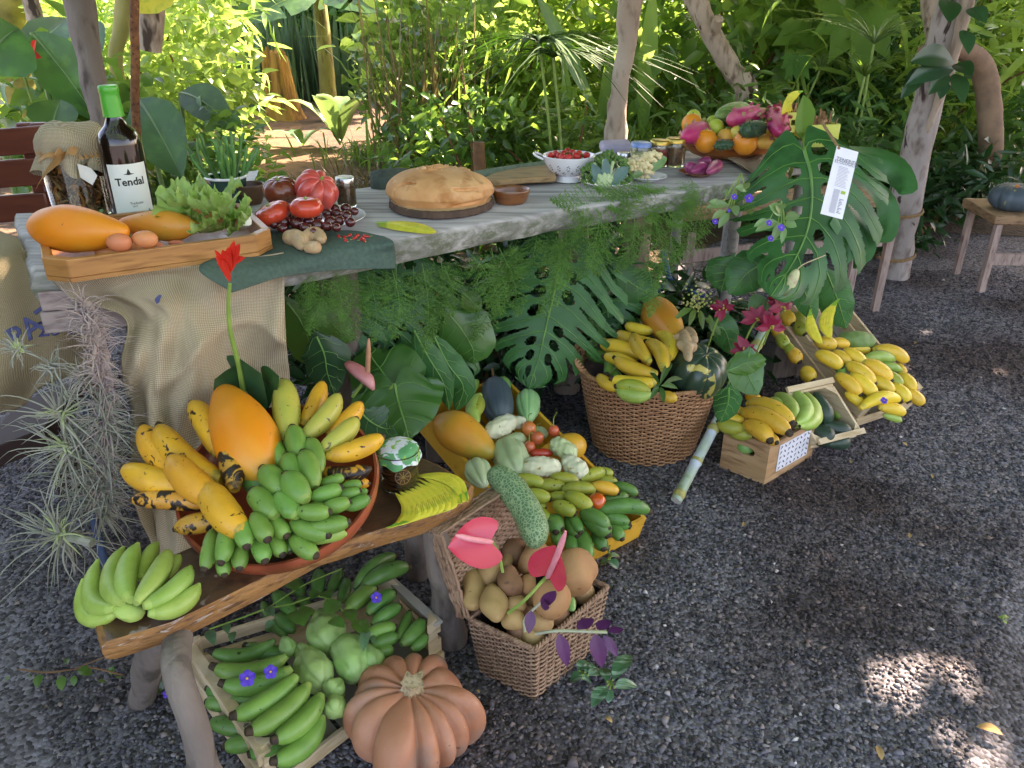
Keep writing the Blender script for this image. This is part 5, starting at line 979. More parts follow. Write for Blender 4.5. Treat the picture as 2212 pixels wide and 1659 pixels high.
# broccoli and cauliflower on plates
bc, br = plate('white plate under the broccoli', 2, 1735, 1235, 325, h=.014); cc_, cr_ = plate('white plate under the cauliflower', 2, 1995, 1188, 265, h=.012)
def florets(c, rad, n, s, seed, m, parent, name='floret'):
    g = np.random.default_rng(seed); mb = MB()
    for i in range(n):
        p = V(c) + V(rad) * (lambda q: q / np.linalg.norm(q))(g.normal(size=3) * V(1, 1, .8) + V(0, -.2, .5)) * g.uniform(.75, 1.05); v, f = spin(p - V(0, 0, s), p + V(0, 0, s), s * 2.1, 'ellipse', n=8, ns=9); v = v + lump(v, s * .35, 140, i)[:, None] * nrm(v[0] - p + 1e-3); mb.add(v, f)
    return mb.build(name, m, parent, smooth=2)
def broccoli():
    c = bc + V(0, -.01, .014); o = thing('broccoli', c, 'split broccoli head with pale stalk and blue green leaves', 'broccoli'); bm = mat('broccoli_floret', '3f6a3a', '5a8440', sc=60, rough=.9, bump=1, bsc=260, bd=.004, c3='7a8a3c')
    for i, (x, y, rx, rz, nn) in enumerate([(1610, 1130, .026, .03, 60), (1830, 1130, .024, .028, 50), (1700, 1050, .026, .02, 40), (1650, 1085, .02, .02, 30), (1790, 1060, .028, .02, 40), (1730, 1010, .02, .015, 25)]):
        florets(ay(2, x, y, c[1] + (.0 if y > 1100 else .015)), (rx, .02, rz), nn, .0055, i, bm, o)
    mb = MB(); b = ay(2, 1700, 1205, c[1] - .045); sm = mat('broccoli_stalk', 'a8c088', 'bcd0a0', sc=14, rough=.5)
    for x, y in ((1640, 1060), (1700, 1040), (1760, 1050), (1800, 1090), (1620, 1110)): mb.add(*sweep(path3([b + V(0, 0, 0), (b + ay(2, x, y, c[1] - .01)) / 2 + V(0, -.01, 0), ay(2, x, y, c[1] - .005)], 6), [.014, .012, .009, .007, .006, .005], 8))
    mb.build('stalk', sm, o); lm = mat('brassica_leaf', '4a6e68', '5a8078', sc=12, rough=.45, trans=.1, bump=.2, bsc=40)
    for x0, y0, x1, y1, w in ((1680, 1190, 1625, 1060, .03), (1720, 1190, 1710, 1020, .026), (1760, 1190, 1860, 1080, .034), (1670, 1190, 1640, 1130, .03), (1745, 1195, 1800, 1150, .03)):
        mb = MB(); paddle(mb, ay(2, x0, y0, c[1] - .045), ay(2, x1, y1, c[1] - .035), w, .05, up=(0, -1, .3), n=10, wave=.12); mb.build('leaf', lm, o, smooth=2)
    c = cc_ + V(0, 0, .012); o = thing('cauliflower', c, 'cream cauliflower head with a green leaf behind the broccoli', 'cauliflower'); cm = mat('cauliflower_curd', 'd2c08c', 'ddd0a6', sc=50, rough=.9, bump=.8, bsc=260, bd=.003)
    for i, (x, y, rx, rz, nn) in enumerate([(1930, 1075, .034, .03, 90), (1880, 1080, .02, .024, 50), (1990, 1060, .03, .026, 60), (1960, 1110, .03, .018, 50), (2020, 1020, .026, .016, 40)]): florets(ay(2, x, y, c[1] + (.0)), (rx, .024, rz), nn, .0065, 20 + i, cm, o)
    mb = MB(); paddle(mb, ay(2, 2010, 1110, c[1] - .02), ay(2, 2110, 1020, c[1] - .01), .035, .15, up=(0, -1, .4), n=10, wave=.1); mb.build('leaf', LF['pale'], o, smooth=2)
    mb = MB(); paddle(mb, ay(2, 1880, 1150, c[1] - .04), ay(2, 1960, 1125, c[1] - .04), .02, .1, up=(0, -1, .4), n=8, wave=.1); mb.build('small_leaf', LF['pale'], o, smooth=2)
broccoli()
gold = mat('gold_lid', 'b89a4c', rough=.3, rnd=0, metal=.8)
preserve('jar of pale preserve with a blue lid behind the cauliflower', 2, 1942, 1090, 140, 925, mat('pale_preserve', 'b8bc8c', 'c8c89c', sc=20, rough=.5), mat('blue_lid', '6a88bc', '7a96c6', sc=10, rough=.3, rnd=0))
preserve('jar of red berries with a gold lid', 2, 2062, 1085, 130, 910, mat('red_preserve', '8a2420', 'b04038', sc=80, rough=.4, c3='5a1816'), gold)
preserve('jar of brown nuts with a gold lid beside the boat bowl', 2, 2165, 1085, 135, 898, mat('brown_preserve', '5a3a1c', '8a5e34', sc=80, rough=.5, c3='301c10'), gold)
preserve('open glass jar peeking between colander and broccoli', 2, 1830, 1080, 90, 990, None, silver)
mb = MB(); box(mb, az(2, 1690, 1010, TZ + .002), az(2, 1890, 1000, TZ + .002) - az(2, 1690, 1010, TZ + .002), (.0, .12, 0), (0, 0, .035)); mb.build('folded_towel', mat('lilac_cloth', 'a49cae', 'b4aabc', sc=30, rough=.9, bump=.3, bsc=100), None, 'lilac towel folded behind the broccoli', 'towel', bevel=.012)
# long boat bowl with fruit
def boat():
    a, b = az(3, -10, 960, TZ + .005), az(3, 750, 900, TZ + .005); c = az(3, 365, 1045, TZ + .004) + V(0, .085, 0); L = 250 / F * dep(c) * 1.02; o = thing('boat_bowl', c, 'long carved wooden boat bowl piled with tropical fruit', 'bowl'); n = 60; th = np.arange(n) * 2 * math.pi / n
    ax = nrm(V(1, .28, 0)); ay_ = V(-ax[1], ax[0], 0); rows = []
    for k, z in ((1e-3, .012), (.5, .012), (.75, .03), (.9, .058), (.96, .082), (1.0, .084), (1.02, .078), (.93, .050), (.76, .020), (.55, .002), (1e-3, 0)):
        e = np.abs(np.cos(th)) ** 3 * .012 * (z > .05); rows.append(c + np.outer(L / 2 * k * np.cos(th) * 1.0, ax) + np.outer(.105 * k * np.sin(th), ay_) + np.outer(z * .9 + e, V(0, 0, 1)))
    mb = MB(); mb.add(np.concatenate(rows), [q[::-1] for q in quads(11, n)]); mb.build('body', mat('boat_wood', 'a45c28', 'b87236', sc=5, rough=.35, c3='6a3418', stretch=(1, 1, 4), rnd=0, coat=.3), o); return c
bcn = boat()
BP = Pl((0, 0, TZ + .075)); BPb = Pl((0, 0, TZ + .085))
orange = mat('orange_peel_skin', 'ea8a20', 'f09a30', sc=8, rough=.4, bump=.4, bsc=260, bd=.001, rnd=.04); limem = mat('lime_skin', 'a6bc3a', 'b8c84c', sc=8, rough=.4, rnd=.05, bump=.2, bsc=200)
BF = 'fruit in the boat bowl'
for (x, y, w, h, m, lb, nm) in [(60, 805, 135, .03, orange, 'orange at the back left of the boat bowl', 'orange'), (70, 760, 95, .045, limem, 'lime behind the left orange of the boat bowl', 'lime'), (215, 825, 105, .03, limem, 'yellow green lime above the front left orange', 'lime'), (195, 795, 90, .03, limem, 'darker lime half behind the yellow green lime', 'lime'),
      (150, 915, 148, .0, orange, 'front orange left of the small horned melon', 'orange'), (405, 925, 158, .0, orange, 'front orange in the middle of the boat bowl', 'orange'), (275, 890, 110, .005, mat('peach_skin', 'd8a040', 'e0b050', sc=6, rough=.5), 'yellow peach between the two front oranges', 'peach'),
      (350, 862, 90, .02, mat('apple_skin', 'c8b850', 'd8c860', sc=6, rough=.3, spots=[('c08a40', 8, .6, .7)]), 'yellow apple left of the big horned melon', 'apple'), (545, 835, 90, .03, MATS['apple_skin'], 'pale apple right of the big horned melon', 'apple'), (612, 890, 110, .012, MATS['apple_skin'], 'blushed apple at the right end of the boat bowl', 'apple'), (520, 850, 70, .0, MATS['apple_skin'], 'small apple tucked under the horned melon', 'apple')]:
    ball(nm, BP, 3, x, y, w, h, m, lb, nm, BF, n=20, ns=24, calyx=gstem)
fruit('melon', Pl((0, 0, TZ + .09)), 3, 225, 760, 440, 720, 150, .04, mat('melon_skin', '5a7a3a', '7a9a50', sc=12, rough=.5, c3='9ab070', stretch=(1, 6, 6)), 'striped green melon at the back of the boat bowl')
fruit('peach', BP, 3, 480, 930, 610, 905, 95, .0, MATS['peach_skin'], 'long pale peach at the front right of the boat bowl', 'peach')
dm = mat('dragon_fruit_skin', 'b8245e', 'c83a70', sc=8, rough=.5, rnd=.05, c3='d86a80')
def dragon(lb, t, x0, y0, x1, y1, w, h, pl, seed):
    pa, pb = pl.at(t, x0, y0, h), pl.at(t, x1, y1, h); W = wpx(t, w, pa); o = one('dragon_fruit', spin(pa, pb, W, 'potato', n=22, ns=26), dm, None, lb, 'dragon fruit', BF, smooth=2); g = np.random.default_rng(seed); n = 30
    d, a, b = frame(pb - pa); L = np.linalg.norm(pb - pa); u = g.uniform(.08, .95, n); th = g.uniform(0, 6.28, n); rad = PROF['potato'](u) * W / 2 * .97; out = np.outer(np.cos(th), a) + np.outer(np.sin(th), b)
    mb = MB(); mb.add(*leaves(pa + np.outer(u, d) * L + out * rad[:, None], d[None] * .9 + out * .45, out, W * .34, W * .22, 'heart', -.15)); mb.build('scales', mat('dragon_scale', 'c2386a', '8a9a50', sc=40, rough=.5), o, smooth=2)
dragon('pink dragon fruit at the left front of the boat bowl', 3, 10, 890, 155, 830, 130, .02, BP, 1); dragon('large pink dragon fruit on top of the boat bowl', 3, 300, 780, 510, 735, 135, .06, BP, 2); dragon('pink dragon fruit at the back right of the boat bowl', 3, 590, 720, 640, 860, 130, .05, BP, 3)
km = mat('horned_melon_skin', '2e4e38', '3c5e40', sc=20, rough=.5, c3='5a7a4a')
def kiwano(lb, x0, y0, x1, y1, w, h, seed):
    pa, pb = BP.at(3, x0, y0, h), BP.at(3, x1, y1, h); W = wpx(3, w, pa); v, f = spin(pa, pb, W, 'potato', n=18, ns=22); g = np.random.default_rng(seed); mb = MB(); mb.add(v, f); c = (pa + pb) / 2
    for k in range(60): p = v[g.integers(22, len(v) - 22)]; d = nrm(p - c); mb.add(*sweep([p - d * .001, p + d * .0065], [.0035, .0004], 5))
    mb.build('horned_melon', km, None, lb, 'horned melon', BF)
kiwano('dark green horned melon on top of the boat bowl', 380, 850, 530, 825, 110, .045, 1); kiwano('small dark horned melon between the front oranges', 210, 945, 325, 935, 60, .0, 2)
# plate of red onions
c, r = plate('small wooden plate with purple onions', 3, 120, 1155, 245, h=.010, m=woodb, nm='wooden_plate')
om = mat('red_onion_skin', '8a2a5a', 'a0406c', sc=6, rough=.35, c3='6a1c48', stretch=(1, 1, .3), rnd=.08, spots=[('d8b0b8', 6, .64, .72)])
for x0, y0, x1, y1, w, lb in [(15, 1075, 75, 1095, 80, 'leftmost purple onion on the wooden plate'), (60, 1110, 150, 1080, 80, 'front purple onion on the wooden plate'), (160, 1120, 240, 1060, 85, 'rightmost purple onion on the wooden plate'), (100, 1050, 180, 1040, 60, 'rear purple onion on the wooden plate')]: fruit('onion', Pl((0, 0, TZ + .02)), 3, x0, y0, x1, y1, w, .012, om, lb, 'onion', 'onions on the wooden plate', prof='pear')
# banana cards behind the boat bowl, and two yellow boxes with cinnamon sticks
for i in range(6):
    card('yellow banana shaped card standing behind the boat bowl, %s' % ['frontmost', 'second', 'third', 'fourth', 'fifth', 'hindmost'][i], 3, 780 - i * 18, 590 + i * 4, 600 + i * 14 + 40, 745 - i * 4, 62, Pl((0, 2.78 + i * .008, 0), (0, 1, .15)), 0, (-.5, 0, .8), .16, 'banana shaped cards behind the boat bowl', nd=(0, -1, .1))
boxm = mat('lime_box_card', 'c8cc58', 'd4d868', sc=12, rough=.6, rnd=.03); stk = mat('cinnamon_stick', '7a5638', '96704c', sc=60, rough=.85, rnd=.2)
for (x0, x1, y1, Y, lb) in ((820, 1000, 955, 2.60, 'lime yellow handle box full of brown sticks at the table end'), (665, 760, 860, 2.95, 'lime yellow box of sticks half hidden behind the dragon fruit')):
    a, b = ay(3, x0, y1, Y), ay(3, x1, y1 - 5, Y); x = b - a; t_ = .003; H_ = .068; D_ = V(-.02, .1, 0); o = thing('stick_box', (a + b) / 2, lb, 'box')
    for q, w in ((a, x), (a + D_, x)):
        mb = MB(); nn = nrm(D_) * t_ * (1 if q is a else -1); up = V(0, 0, 1)
        box(mb, q, w * .3, nn, up * H_); box(mb, q + w * .3, w * .4, nn, up * H_ * .35); box(mb, q + w * .3 + up * H_ * .62, w * .4, nn, up * H_ * .38); box(mb, q + w * .7, w * .3, nn, up * H_)
        mb.build('long_side', boxm, o, smooth=False)
    mb = MB(); box(mb, a + D_ * .03, nrm(x) * t_, D_ * .94, (0, 0, H_)); box(mb, b + D_ * .03, -nrm(x) * t_, D_ * .94, (0, 0, H_)); box(mb, a + D_ * .03 + nrm(x) * t_, x * .96, D_ * .94, (0, 0, t_)); mb.build('end', boxm, o, smooth=False)
    g = np.random.default_rng(int(x0)); 
    for k in range(26): p = a + x * g.uniform(.1, .9) + D_ * g.uniform(.15, .85) + V(0, 0, .03); e = p + V(g.normal(0, .012), g.normal(0, .01), g.uniform(.04, .075)); mb = MB(); mb.add(*sweep([p, (p + e) / 2, e], g.uniform(.004, .007), 6, squash=.5)); mb.build('cinnamon_stick', stk, None, 'brown bark stick standing in the lime yellow box ' + ('at the table end' if x0 == 820 else 'behind the dragon fruit'), 'stick', 'bark sticks in the yellow boxes')
    
# ================================================================ the low bench
BZ = .40
bwood = mat('bench_wood', '4e3626', '66482f', sc=5, rough=.45, bump=.4, bsc=40, bd=.004, c3='3a271b', spots=[('8d8078', 16, .66, .72, 1)], stretch=(2, 2, 8), rnd=0, coat=.15)
bside = mat('bench_live_edge', '8a5f34', 'a3743f', sc=5, rough=.6, bump=.6, bsc=30, bd=.006, c3='5c3d22', spots=[('a8988a', 18, .62, .70, 1)], stretch=(2, 2, 10), rnd=0)
def bench():
    o = thing('bench', az(0, 560, 1330, 0), 'low dark slab bench on rough log legs carrying the terracotta bowl', 'bench')
    fr = [(218, 1392), (300, 1368), (360, 1350), (440, 1312), (520, 1273), (600, 1233), (680, 1197), (766, 1168), (831, 1143), (900, 1122), (943, 1108), (985, 1085), (1018, 1062), (1025, 1045), (1000, 1030), (950, 1000), (904, 982)]
    rr = [(800, 1012), (640, 1080), (480, 1150), (330, 1215), (178, 1280)]
    P_ = [az(0, *p, BZ) for p in fr + rr]; Q = []
    for i in range(len(P_)):
        for k in range(4): Q.append(P_[i] + (P_[(i + 1) % len(P_)] - P_[i]) * k / 4)
    Q = np.array(Q); cen = Q.mean(0); n = len(Q); nin = np.array([nrm(cen - p) for p in Q]); w = lump(Q, .006, 14, 2)[:, None]; rows = []
    for ins, dz in ((.010, 0), (.002, -.006), (0, -.018), (.003, -.032), (.015, -.040)): q = Q + nin * (ins + w * (dz < 0) ); q[:, 2] = BZ + dz + lump(Q, .004, 9, int(-dz * 1000))*(dz<0); rows.append(q)
    f = [q[::-1] for q in quads(5, n)]; mb = MB(); mb.add(np.concatenate(rows), f + [tuple(range(n)), tuple(range(4 * n, 5 * n))[::-1]], [1] * len(f) + [0, 1]); mb.build('seat', [bwood, bside], o)
    for pts, r, nm in (([az(0, 372, 1392, .352) + V(0, .03, 0), ay(0, 382, 1450, .91), ay(0, 412, 1550, .89), ay(0, 440, 1650, .90), az(0, 470, 1750, 0)], [.022, .022, .024, .026, .028], 1), ([az(0, 318, 1390, .365) + V(0, .09, 0), ay(0, 320, 1440, 1.11), az(0, 303, 1512, 0)], [.030, .028, .027], 2), ([az(0, 935, 1135, .365), ay(0, 958, 1250, 1.31), az(0, 975, 1385, 0)], [.026, .030, .034], 3), ([az(0, 900, 1040, .365), az(0, 905, 1240, 0)], [.028, .03], 4)):
        mb = MB(); v, f = sweep(path3(pts, 14), np.interp(np.linspace(0, 1, 14), np.linspace(0, 1, len(r)), r), 12); mb.add(v + lump(v, .010, 12, nm)[:, None] * V(.7, .7, 0), f); mb.build('leg', barkd, o)
bench()
BN = Pl((0, 0, BZ))
# ---------------------------------------------------------------- terracotta bowl, leaning toward the viewer
TA = R(21); Tn = V(0, -math.sin(TA), math.cos(TA)); Te = V(0, math.cos(TA), math.sin(TA)); TR0 = .181
TC = az(0, 603, 1222, .43) + Te * TR0; TC[0] = (600 - 1106) / F * dep(TC)
terra = mat('terracotta', '9a4a2c', 'a8573a', sc=6, rough=.4, rnd=0, c3='7c3a22', coat=.2)
mb = MB(); Tm = np.array([(1, 0, 0), Te, Tn]).T
vessel(mb, TC, [(1e-4, -.078), (.10, -.078), (.15, -.055), (.176, -.02), (.178, 0), (TR0 + .002, .001), (TR0 + .004, -.006), (.186, -.012), (.182, -.03), (.155, -.066), (.10, -.088), (1e-4, -.088)], 72, tilt=Tm)
mb.build('terracotta_bowl', terra, None, 'wide brown terracotta bowl heaped with plantains, papaya and green bananas', 'bowl')
TB = Pl(TC, Tn)
bunch('plantain_hand', 'hand of ripe yellow plantains on the left side of the terracotta bowl', TC + V(-.08, 0, 0), [
 (1420, 1300, 1240, 960, 175, .06, 'plantain', .02), (1280, 1480, 935, 1100, 200, -.08, 'plantain', .03), (1440, 1450, 1040, 1095, 215, -.10, 'plantain', .045), (1290, 1470, 805, 1365, 210, -.08, 'plantain', .03),
 (1450, 1590, 1115, 1295, 225, -.08, 'plantain', .07), (1400, 1620, 860, 1585, 150, .04, 'black', .015), (1490, 1720, 1135, 1775, 155, .06, 'black', .015), (1590, 1800, 1350, 1480, 235, -.06, 'plantain', .075), (1520, 1520, 1465, 1140, 185, .03, 'black', .06)], 'bananas in the terracotta bowl', 'plantains', TB, 4, 'plantain', .03, .3, wk=.92)
fruit('papaya', TB, 4, 1720, 1460, 1440, 858, 420, .05, PO, 'big upright orange papaya at the back of the terracotta bowl', prof='papaya', n=36, ns=40, noise=.003, nsc=14, dz=.0)
bunch('plantain_hand', 'hand of green and yellow plantains fanning up at the right of the terracotta bowl', TC + V(.1, .05, 0), [
 ('B', 95, 560, 290, 140, 180, .05, 'plantain', .02), ('B', 90, 680, 440, 255, 205, .08, 'greenplantain', .045), ('B', 330, 640, 660, 330, 180, .08, 'plantain', .02), ('B', 260, 800, 620, 485, 200, .07, 'greenplantain', .05), ('B', 330, 850, 875, 655, 205, .07, 'plantain', .05), ('B', 280, 990, 750, 960, 180, .12, 'black', .03), ('B', 480, 1040, 750, 1110, 130, .08, 'plantain', .01), (4, 1860, 1200, 1830, 815, 180, .03, 'greenplantain', .04), ('B', -30, 640, -60, 250, 150, .02, 'greenplantain', .01)], 'bananas in the terracotta bowl', 'plantains', TB, 'B', 'plantain', .03, .3)
s4 = lambda L_: [(4,) + q for q in L_]
bunch('banana_hand', 'plump small green bananas heaped in the middle of the terracotta bowl', TC, [
 (1860, 1360, 1730, 1150, 130, -.05, None, .055), (1950, 1320, 1895, 1115, 140, 0, None, .06), (1990, 1260, 1965, 1130, 100, 0, None, .04), (1860, 1260, 1820, 1120, 100, 0, None, .03), (2070, 1400, 2000, 1200, 125, .05, None, .055), (2040, 1500, 1965, 1280, 145, .03, None, .07), (1930, 1470, 1860, 1295, 140, 0, None, .07), (1850, 1540, 1705, 1380, 160, 0, None, .075), (1985, 1590, 1855, 1420, 170, 0, None, .085), (1720, 1560, 1600, 1340, 190, 0, 'dkgreen', .03), (1790, 1690, 1640, 1525, 165, 0, None, .07), (1930, 1690, 1800, 1545, 140, 0, None, .075)], 'bananas in the terracotta bowl', 'bananas', TB, 4, 'green', .05, .4)
bunch('banana_hand', 'plump small green bananas at the right rim of the terracotta bowl', TC + V(.08, -.04, 0), [
 (260, 1115, 495, 1045, 115, .05, None, .05), (170, 1250, 470, 1150, 160, .04, None, .07), (480, 1145, 670, 1110, 110, .04, None, .04), (410, 1235, 655, 1180, 120, .04, None, .05), (290, 1350, 555, 1285, 150, .04, None, .065), (510, 1350, 742, 1245, 135, .05, None, .045), (50, 1380, 360, 1385, 170, .04, None, .08), (170, 1520, 540, 1480, 160, .06, None, .06), (620, 1210, 730, 1185, 70, 0, None, .03)], 'bananas in the terracotta bowl', 'bananas', TB, 'B', 'green', .05, .4)
bunch('banana_hand', 'plump small green bananas spilling over the front rim of the terracotta bowl', TC + V(0, -.1, 0), [
 (275, 220, 205, 520, 140, -.06, None, .035), (390, 170, 340, 470, 150, -.04, None, .055), (350, 400, 370, 570, 125, 0, None, .02), (490, 110, 545, 345, 160, 0, None, .07), (600, 90, 710, 290, 165, .0, None, .07), (490, 290, 490, 520, 140, 0, None, .03), (620, 260, 690, 460, 150, 0, None, .035), (730, 100, 860, 260, 145, .0, None, .05), (740, 240, 830, 410, 140, 0, None, .025), (850, 150, 900, 250, 90, 0, None, .03), (900, 150, 1190, 250, 165, .03, None, .05), (1060, 120, 1345, 150, 135, .05, None, .04), (1040, 310, 1330, 250, 125, -.08, 'lime', .02), (900, 260, 1095, 415, 155, .03, None, .03), (590, 0, 800, 40, 180, 0, None, .07), (830, -40, 905, 100, 150, 0, None, .075), (960, 60, 1200, 55, 130, 0, None, .055), (1160, 60, 1340, -20, 120, .05, None, .04), (850, 280, 890, 390, 90, 0, 'dkgreen', .015)], 'bananas in the terracotta bowl', 'bananas', TB, 'A', 'green', .05, .4)
bunch('banana_hand', 'hand of pale green bananas lying on the left end of the bench', BN.at(7, 850, 640), [
 (760, 650, 545, 440, 110, -.30, None, .02), (750, 625, 640, 320, 130, -.22, None, .03), (790, 590, 800, 240, 140, -.14, None, .04), (850, 570, 895, 215, 145, -.10, None, .05), (910, 440, 1020, 205, 105, -.04, None, .03), (880, 590, 1085, 260, 140, .06, None, .055), (1000, 450, 1160, 285, 95, .05, None, .035), (930, 610, 1225, 360, 140, .12, None, .05), (960, 655, 1280, 470, 130, .16, None, .04), (700, 650, 560, 560, 80, -.2, None, .01)], None, 'bananas', BN, 7, 'lime', .03, .2, (840, 645, 170, .02))
# ---------------------------------------------------------------- jar with leaf print cover, dried orange inside
def cover_jar():
    c = az('B', 1030, 1205, BZ + .001); r = wpx('B', 375, c) / 2; c = c + V(0, r * .78, 0); H_ = .085; o = thing('clip_jar', c, 'glass clip jar of dried fruit with a leaf patterned paper cover on the bench', 'jar')
    mb = MB(); vessel(mb, c, [(1e-4, .004), (r * .93, .005), (r * .95, H_ * .8), (r * .88, H_ * .95), (r * .93, H_), (r, H_ * .8), (r, .006), (r * .92, 0), (1e-4, 0)]); mb.build('glass', glass, o)
    g = np.random.default_rng(1); mb = MB()
    for i in range(14): z = .008 + i * .0043; a = g.uniform(0, 6.28); p = c + V(.006 * math.cos(a), .006 * math.sin(a), z); vessel(mb, p, [(r * .8, 0), (r * .82, .0015), (r * .6, .003 + .001 * math.sin(i)), (1e-4, .002)][::-1], 24, int(i % 2))
    mb.build('dried_slices', [mat('dried_slice', '6a4020', '8a5a30', sc=60, rough=.6), mat('dark_dried_slice', '3c2416', '54341e', sc=60, rough=.6)], o)
    th = np.arange(40) * 2 * math.pi / 40; d = nrm(V(.35, -1, .1)); _, a, b = frame(d); s = c + d * r * .90 + V(0, 0, .036); k = r * .42; mb = MB(); mb.add(np.concatenate([s + k * (np.outer(np.cos(th), a) + np.outer(np.sin(th), b)), s + d * .0004 + k * .88 * (np.outer(np.cos(th), a) + np.outer(np.sin(th), b)), [s + d * .0004]]), quads(2, 40) + [(40 + j, 40 + (j + 1) % 40, 80) for j in range(40)], [0] * 40 + [1] * 40)
    for q in range(9): t = q * .698; e = s + d * .0012; v_ = math.cos(t) * a + math.sin(t) * b; w_ = np.cross(d, v_) * .0008; mb.add([e - w_, e + w_, e + v_ * k * .86 + w_, e + v_ * k * .86 - w_], [(0, 1, 2, 3)], 0)
    mb.build('orange_slice', [mat('slice_rim', 'b08048', 'c09058', sc=60, rough=.6), mat('slice_flesh', '2c1a12', '4a2c18', sc=80, rough=.5)], o)
    m = mat('leaf_print_paper', 'd4dce4', 'dde4ea', sc=4, rough=.7, rnd=0, spots=[('4c9a62', 26, .47, .50, 1.2), ('86b84a', 34, .57, .60, 1)]); n = 64; th = np.arange(n) * 2 * math.pi / n; rows = []
    for kx, z in ((1e-4, .010), (.5, .010), (.9, .008), (1.02, .002), (1.08, -.010), (1.16, -.022)): rows.append(np.c_[c[0] + r * kx * (1 + .05 * np.sin(th * 7) * (kx > 1.05)) * np.cos(th), c[1] + r * kx * (1 + .05 * np.sin(th * 7) * (kx > 1.05)) * np.sin(th), np.full(n, c[2] + H_ + z) + .004 * np.sin(th * 5) * (kx > 1)])
    mb = MB(); mb.add(np.concatenate(rows), [q[::-1] for q in quads(6, n)]); mb.build('paper_cover', m, o, smooth=2)
    mb = MB(); t = np.linspace(0, 6.28, 40)
    for z, kk in ((H_ * .86, 1.03), (H_ * .98, 1.10)): mb.add(*sweep(np.c_[c[0] + r * kk * np.cos(t), c[1] + r * kk * np.sin(t), np.full(40, c[2] + z)], .0011, 5))
    mb.add(*sweep(path3([c + V(-r * 1.05, -.01, H_ * .85), c + V(-r * 1.3, -.015, H_ * .75), c + V(-r * 1.05, -.02, H_ * .45)], 6), .0011, 5)); mb.build('wire_clip', silver, o)
cover_jar()
for i in range(9):
    x0, y0 = 925 + i * 75, 1545 - i * 22
    card('yellow banana shaped card in the fan on the bench, %s' % ['nearest and leftmost', 'second from the left', 'third from the left', 'fourth from the left', 'fifth from the left', 'fourth from the right', 'third from the right', 'second from the right', 'rightmost'][i], 'B', x0, y0 + (40 if i == 8 else 0) - (80 if i > 6 else 0), 1000 + i * 38, 1205 - i * 22, 205, BN, .010 - i * .0008, (1, -.25, 0), .34, 'banana shaped cards on the bench')
for i, (x0, y0) in enumerate([(1640, 1310), (1700, 1290)]): card('yellow banana shaped card pointing right in the fan on the bench, %s' % ['lower', 'upper'][i], 'B', x0, y0, 1215, 1050 - i * 15, 130, BN, .006 - i * .002, (.6, 1, 0), .28, 'banana shaped cards on the bench')
# ================================================================ wicker
wick = mat('wicker', 'a87a54', 'b88a62', sc=30, rough=.6, rnd=0, c3='8a5f3e', bump=.3, bsc=200); wickd = mat('old_wicker', '8d6f58', 'a3846a', sc=30, rough=.7, rnd=0, c3='6e523e', bump=.3, bsc=200); gap_dark = mat('weave_gap_shade', '1c130e', '281c14', sc=30, rough=.9, rnd=0)
def weave(o, ring, rows, r, stakes, amp, m, nm='weave', shade_shell=True, v0=0., v1=1., n=None, rim=0, flat=1.):
    """ring(v) -> closed loop of points at height v; strands pass in front of and behind the stakes in turn"""
    n = n or stakes * 4; mb = MB(); first = ring(0.5, n); cen = first.mean(0)
    def outw(P_): t = np.roll(P_, -1, 0) - np.roll(P_, 1, 0); q = np.cross(t, V(0, 0, 1)); q /= np.linalg.norm(q, axis=1, keepdims=True) + 1e-9; s = np.sign(((P_ - P_.mean(0)) * q).sum(1).mean()); return q * s
    for i in range(rows):
        v = v0 + (v1 - v0) * i / (rows - 1); P_ = ring(v, n); w = outw(P_); ph = np.arange(n) / n * stakes * math.pi + (i % 2) * math.pi; P_ = P_ + w * (amp * np.cos(ph))[:, None] + V(0, 0, 1) * (r * .25 * np.sin(np.arange(n) * 1.7 + i * 2.3))[:, None]
        P_ = np.concatenate([P_, P_[:1]]); mb.add(*sweep(P_, r, 5, cap=False, squash=flat))
    mb.build(nm, m, o, smooth=2); mb = MB(); vs = np.linspace(v0, v1, 6); rr = np.stack([ring(v, stakes) for v in vs], 1)
    for k in range(stakes): mb.add(*sweep(rr[k], r * .9, 5))
    mb.build('stakes', m, o, smooth=2)
    if shade_shell:  # dark shell standing in for the shade behind the weave gaps
        P_ = [ring(v, 64) for v in np.linspace(v0, v1 * .97, 4)]; P_ = [p - outw(p) * (amp + r * 1.2) for p in P_]; mb = MB(); b = P_[0].mean(0); mb.add(np.concatenate(P_ + [b[None]]), quads(4, 64) + [(j, (j + 1) % 64, 256) for j in range(64)]); mb.build('gap_shade_shell', gap_dark, o)
    if rim:
        mb = MB(); n2 = 160; P_ = ring(v1, n2); w = outw(P_)
        for k in range(3): ph = np.arange(n2) / n2 * 2 * math.pi * rim + k * 2.09; Q = P_ + w * (np.cos(ph) * r * 1.6)[:, None] + V(0, 0, 1) * (np.sin(ph) * r * 1.6)[:, None]; mb.add(*sweep(np.concatenate([Q, Q[:1]]), r * 1.15, 5, cap=False))
        mb.build('braided_rim', m, o, smooth=2)
def rect_ring(B4, T4, bulge=0):
    B4, T4 = np.array(B4), np.array(T4)
    def f(v, n):
        C = B4 + (T4 - B4) * v; cen = C.mean(0); k = n // 4; out = []
        for i in range(4):
            a, b = C[i], C[(i + 1) % 4]
            for j in range(k): out.append(a + (b - a) * j / k)
        out = np.array(out); sm = out.copy()
        for _ in range(2): sm = (np.roll(sm, 1, 0) + 2 * sm + np.roll(sm, -1, 0)) / 4
        return sm
    return f
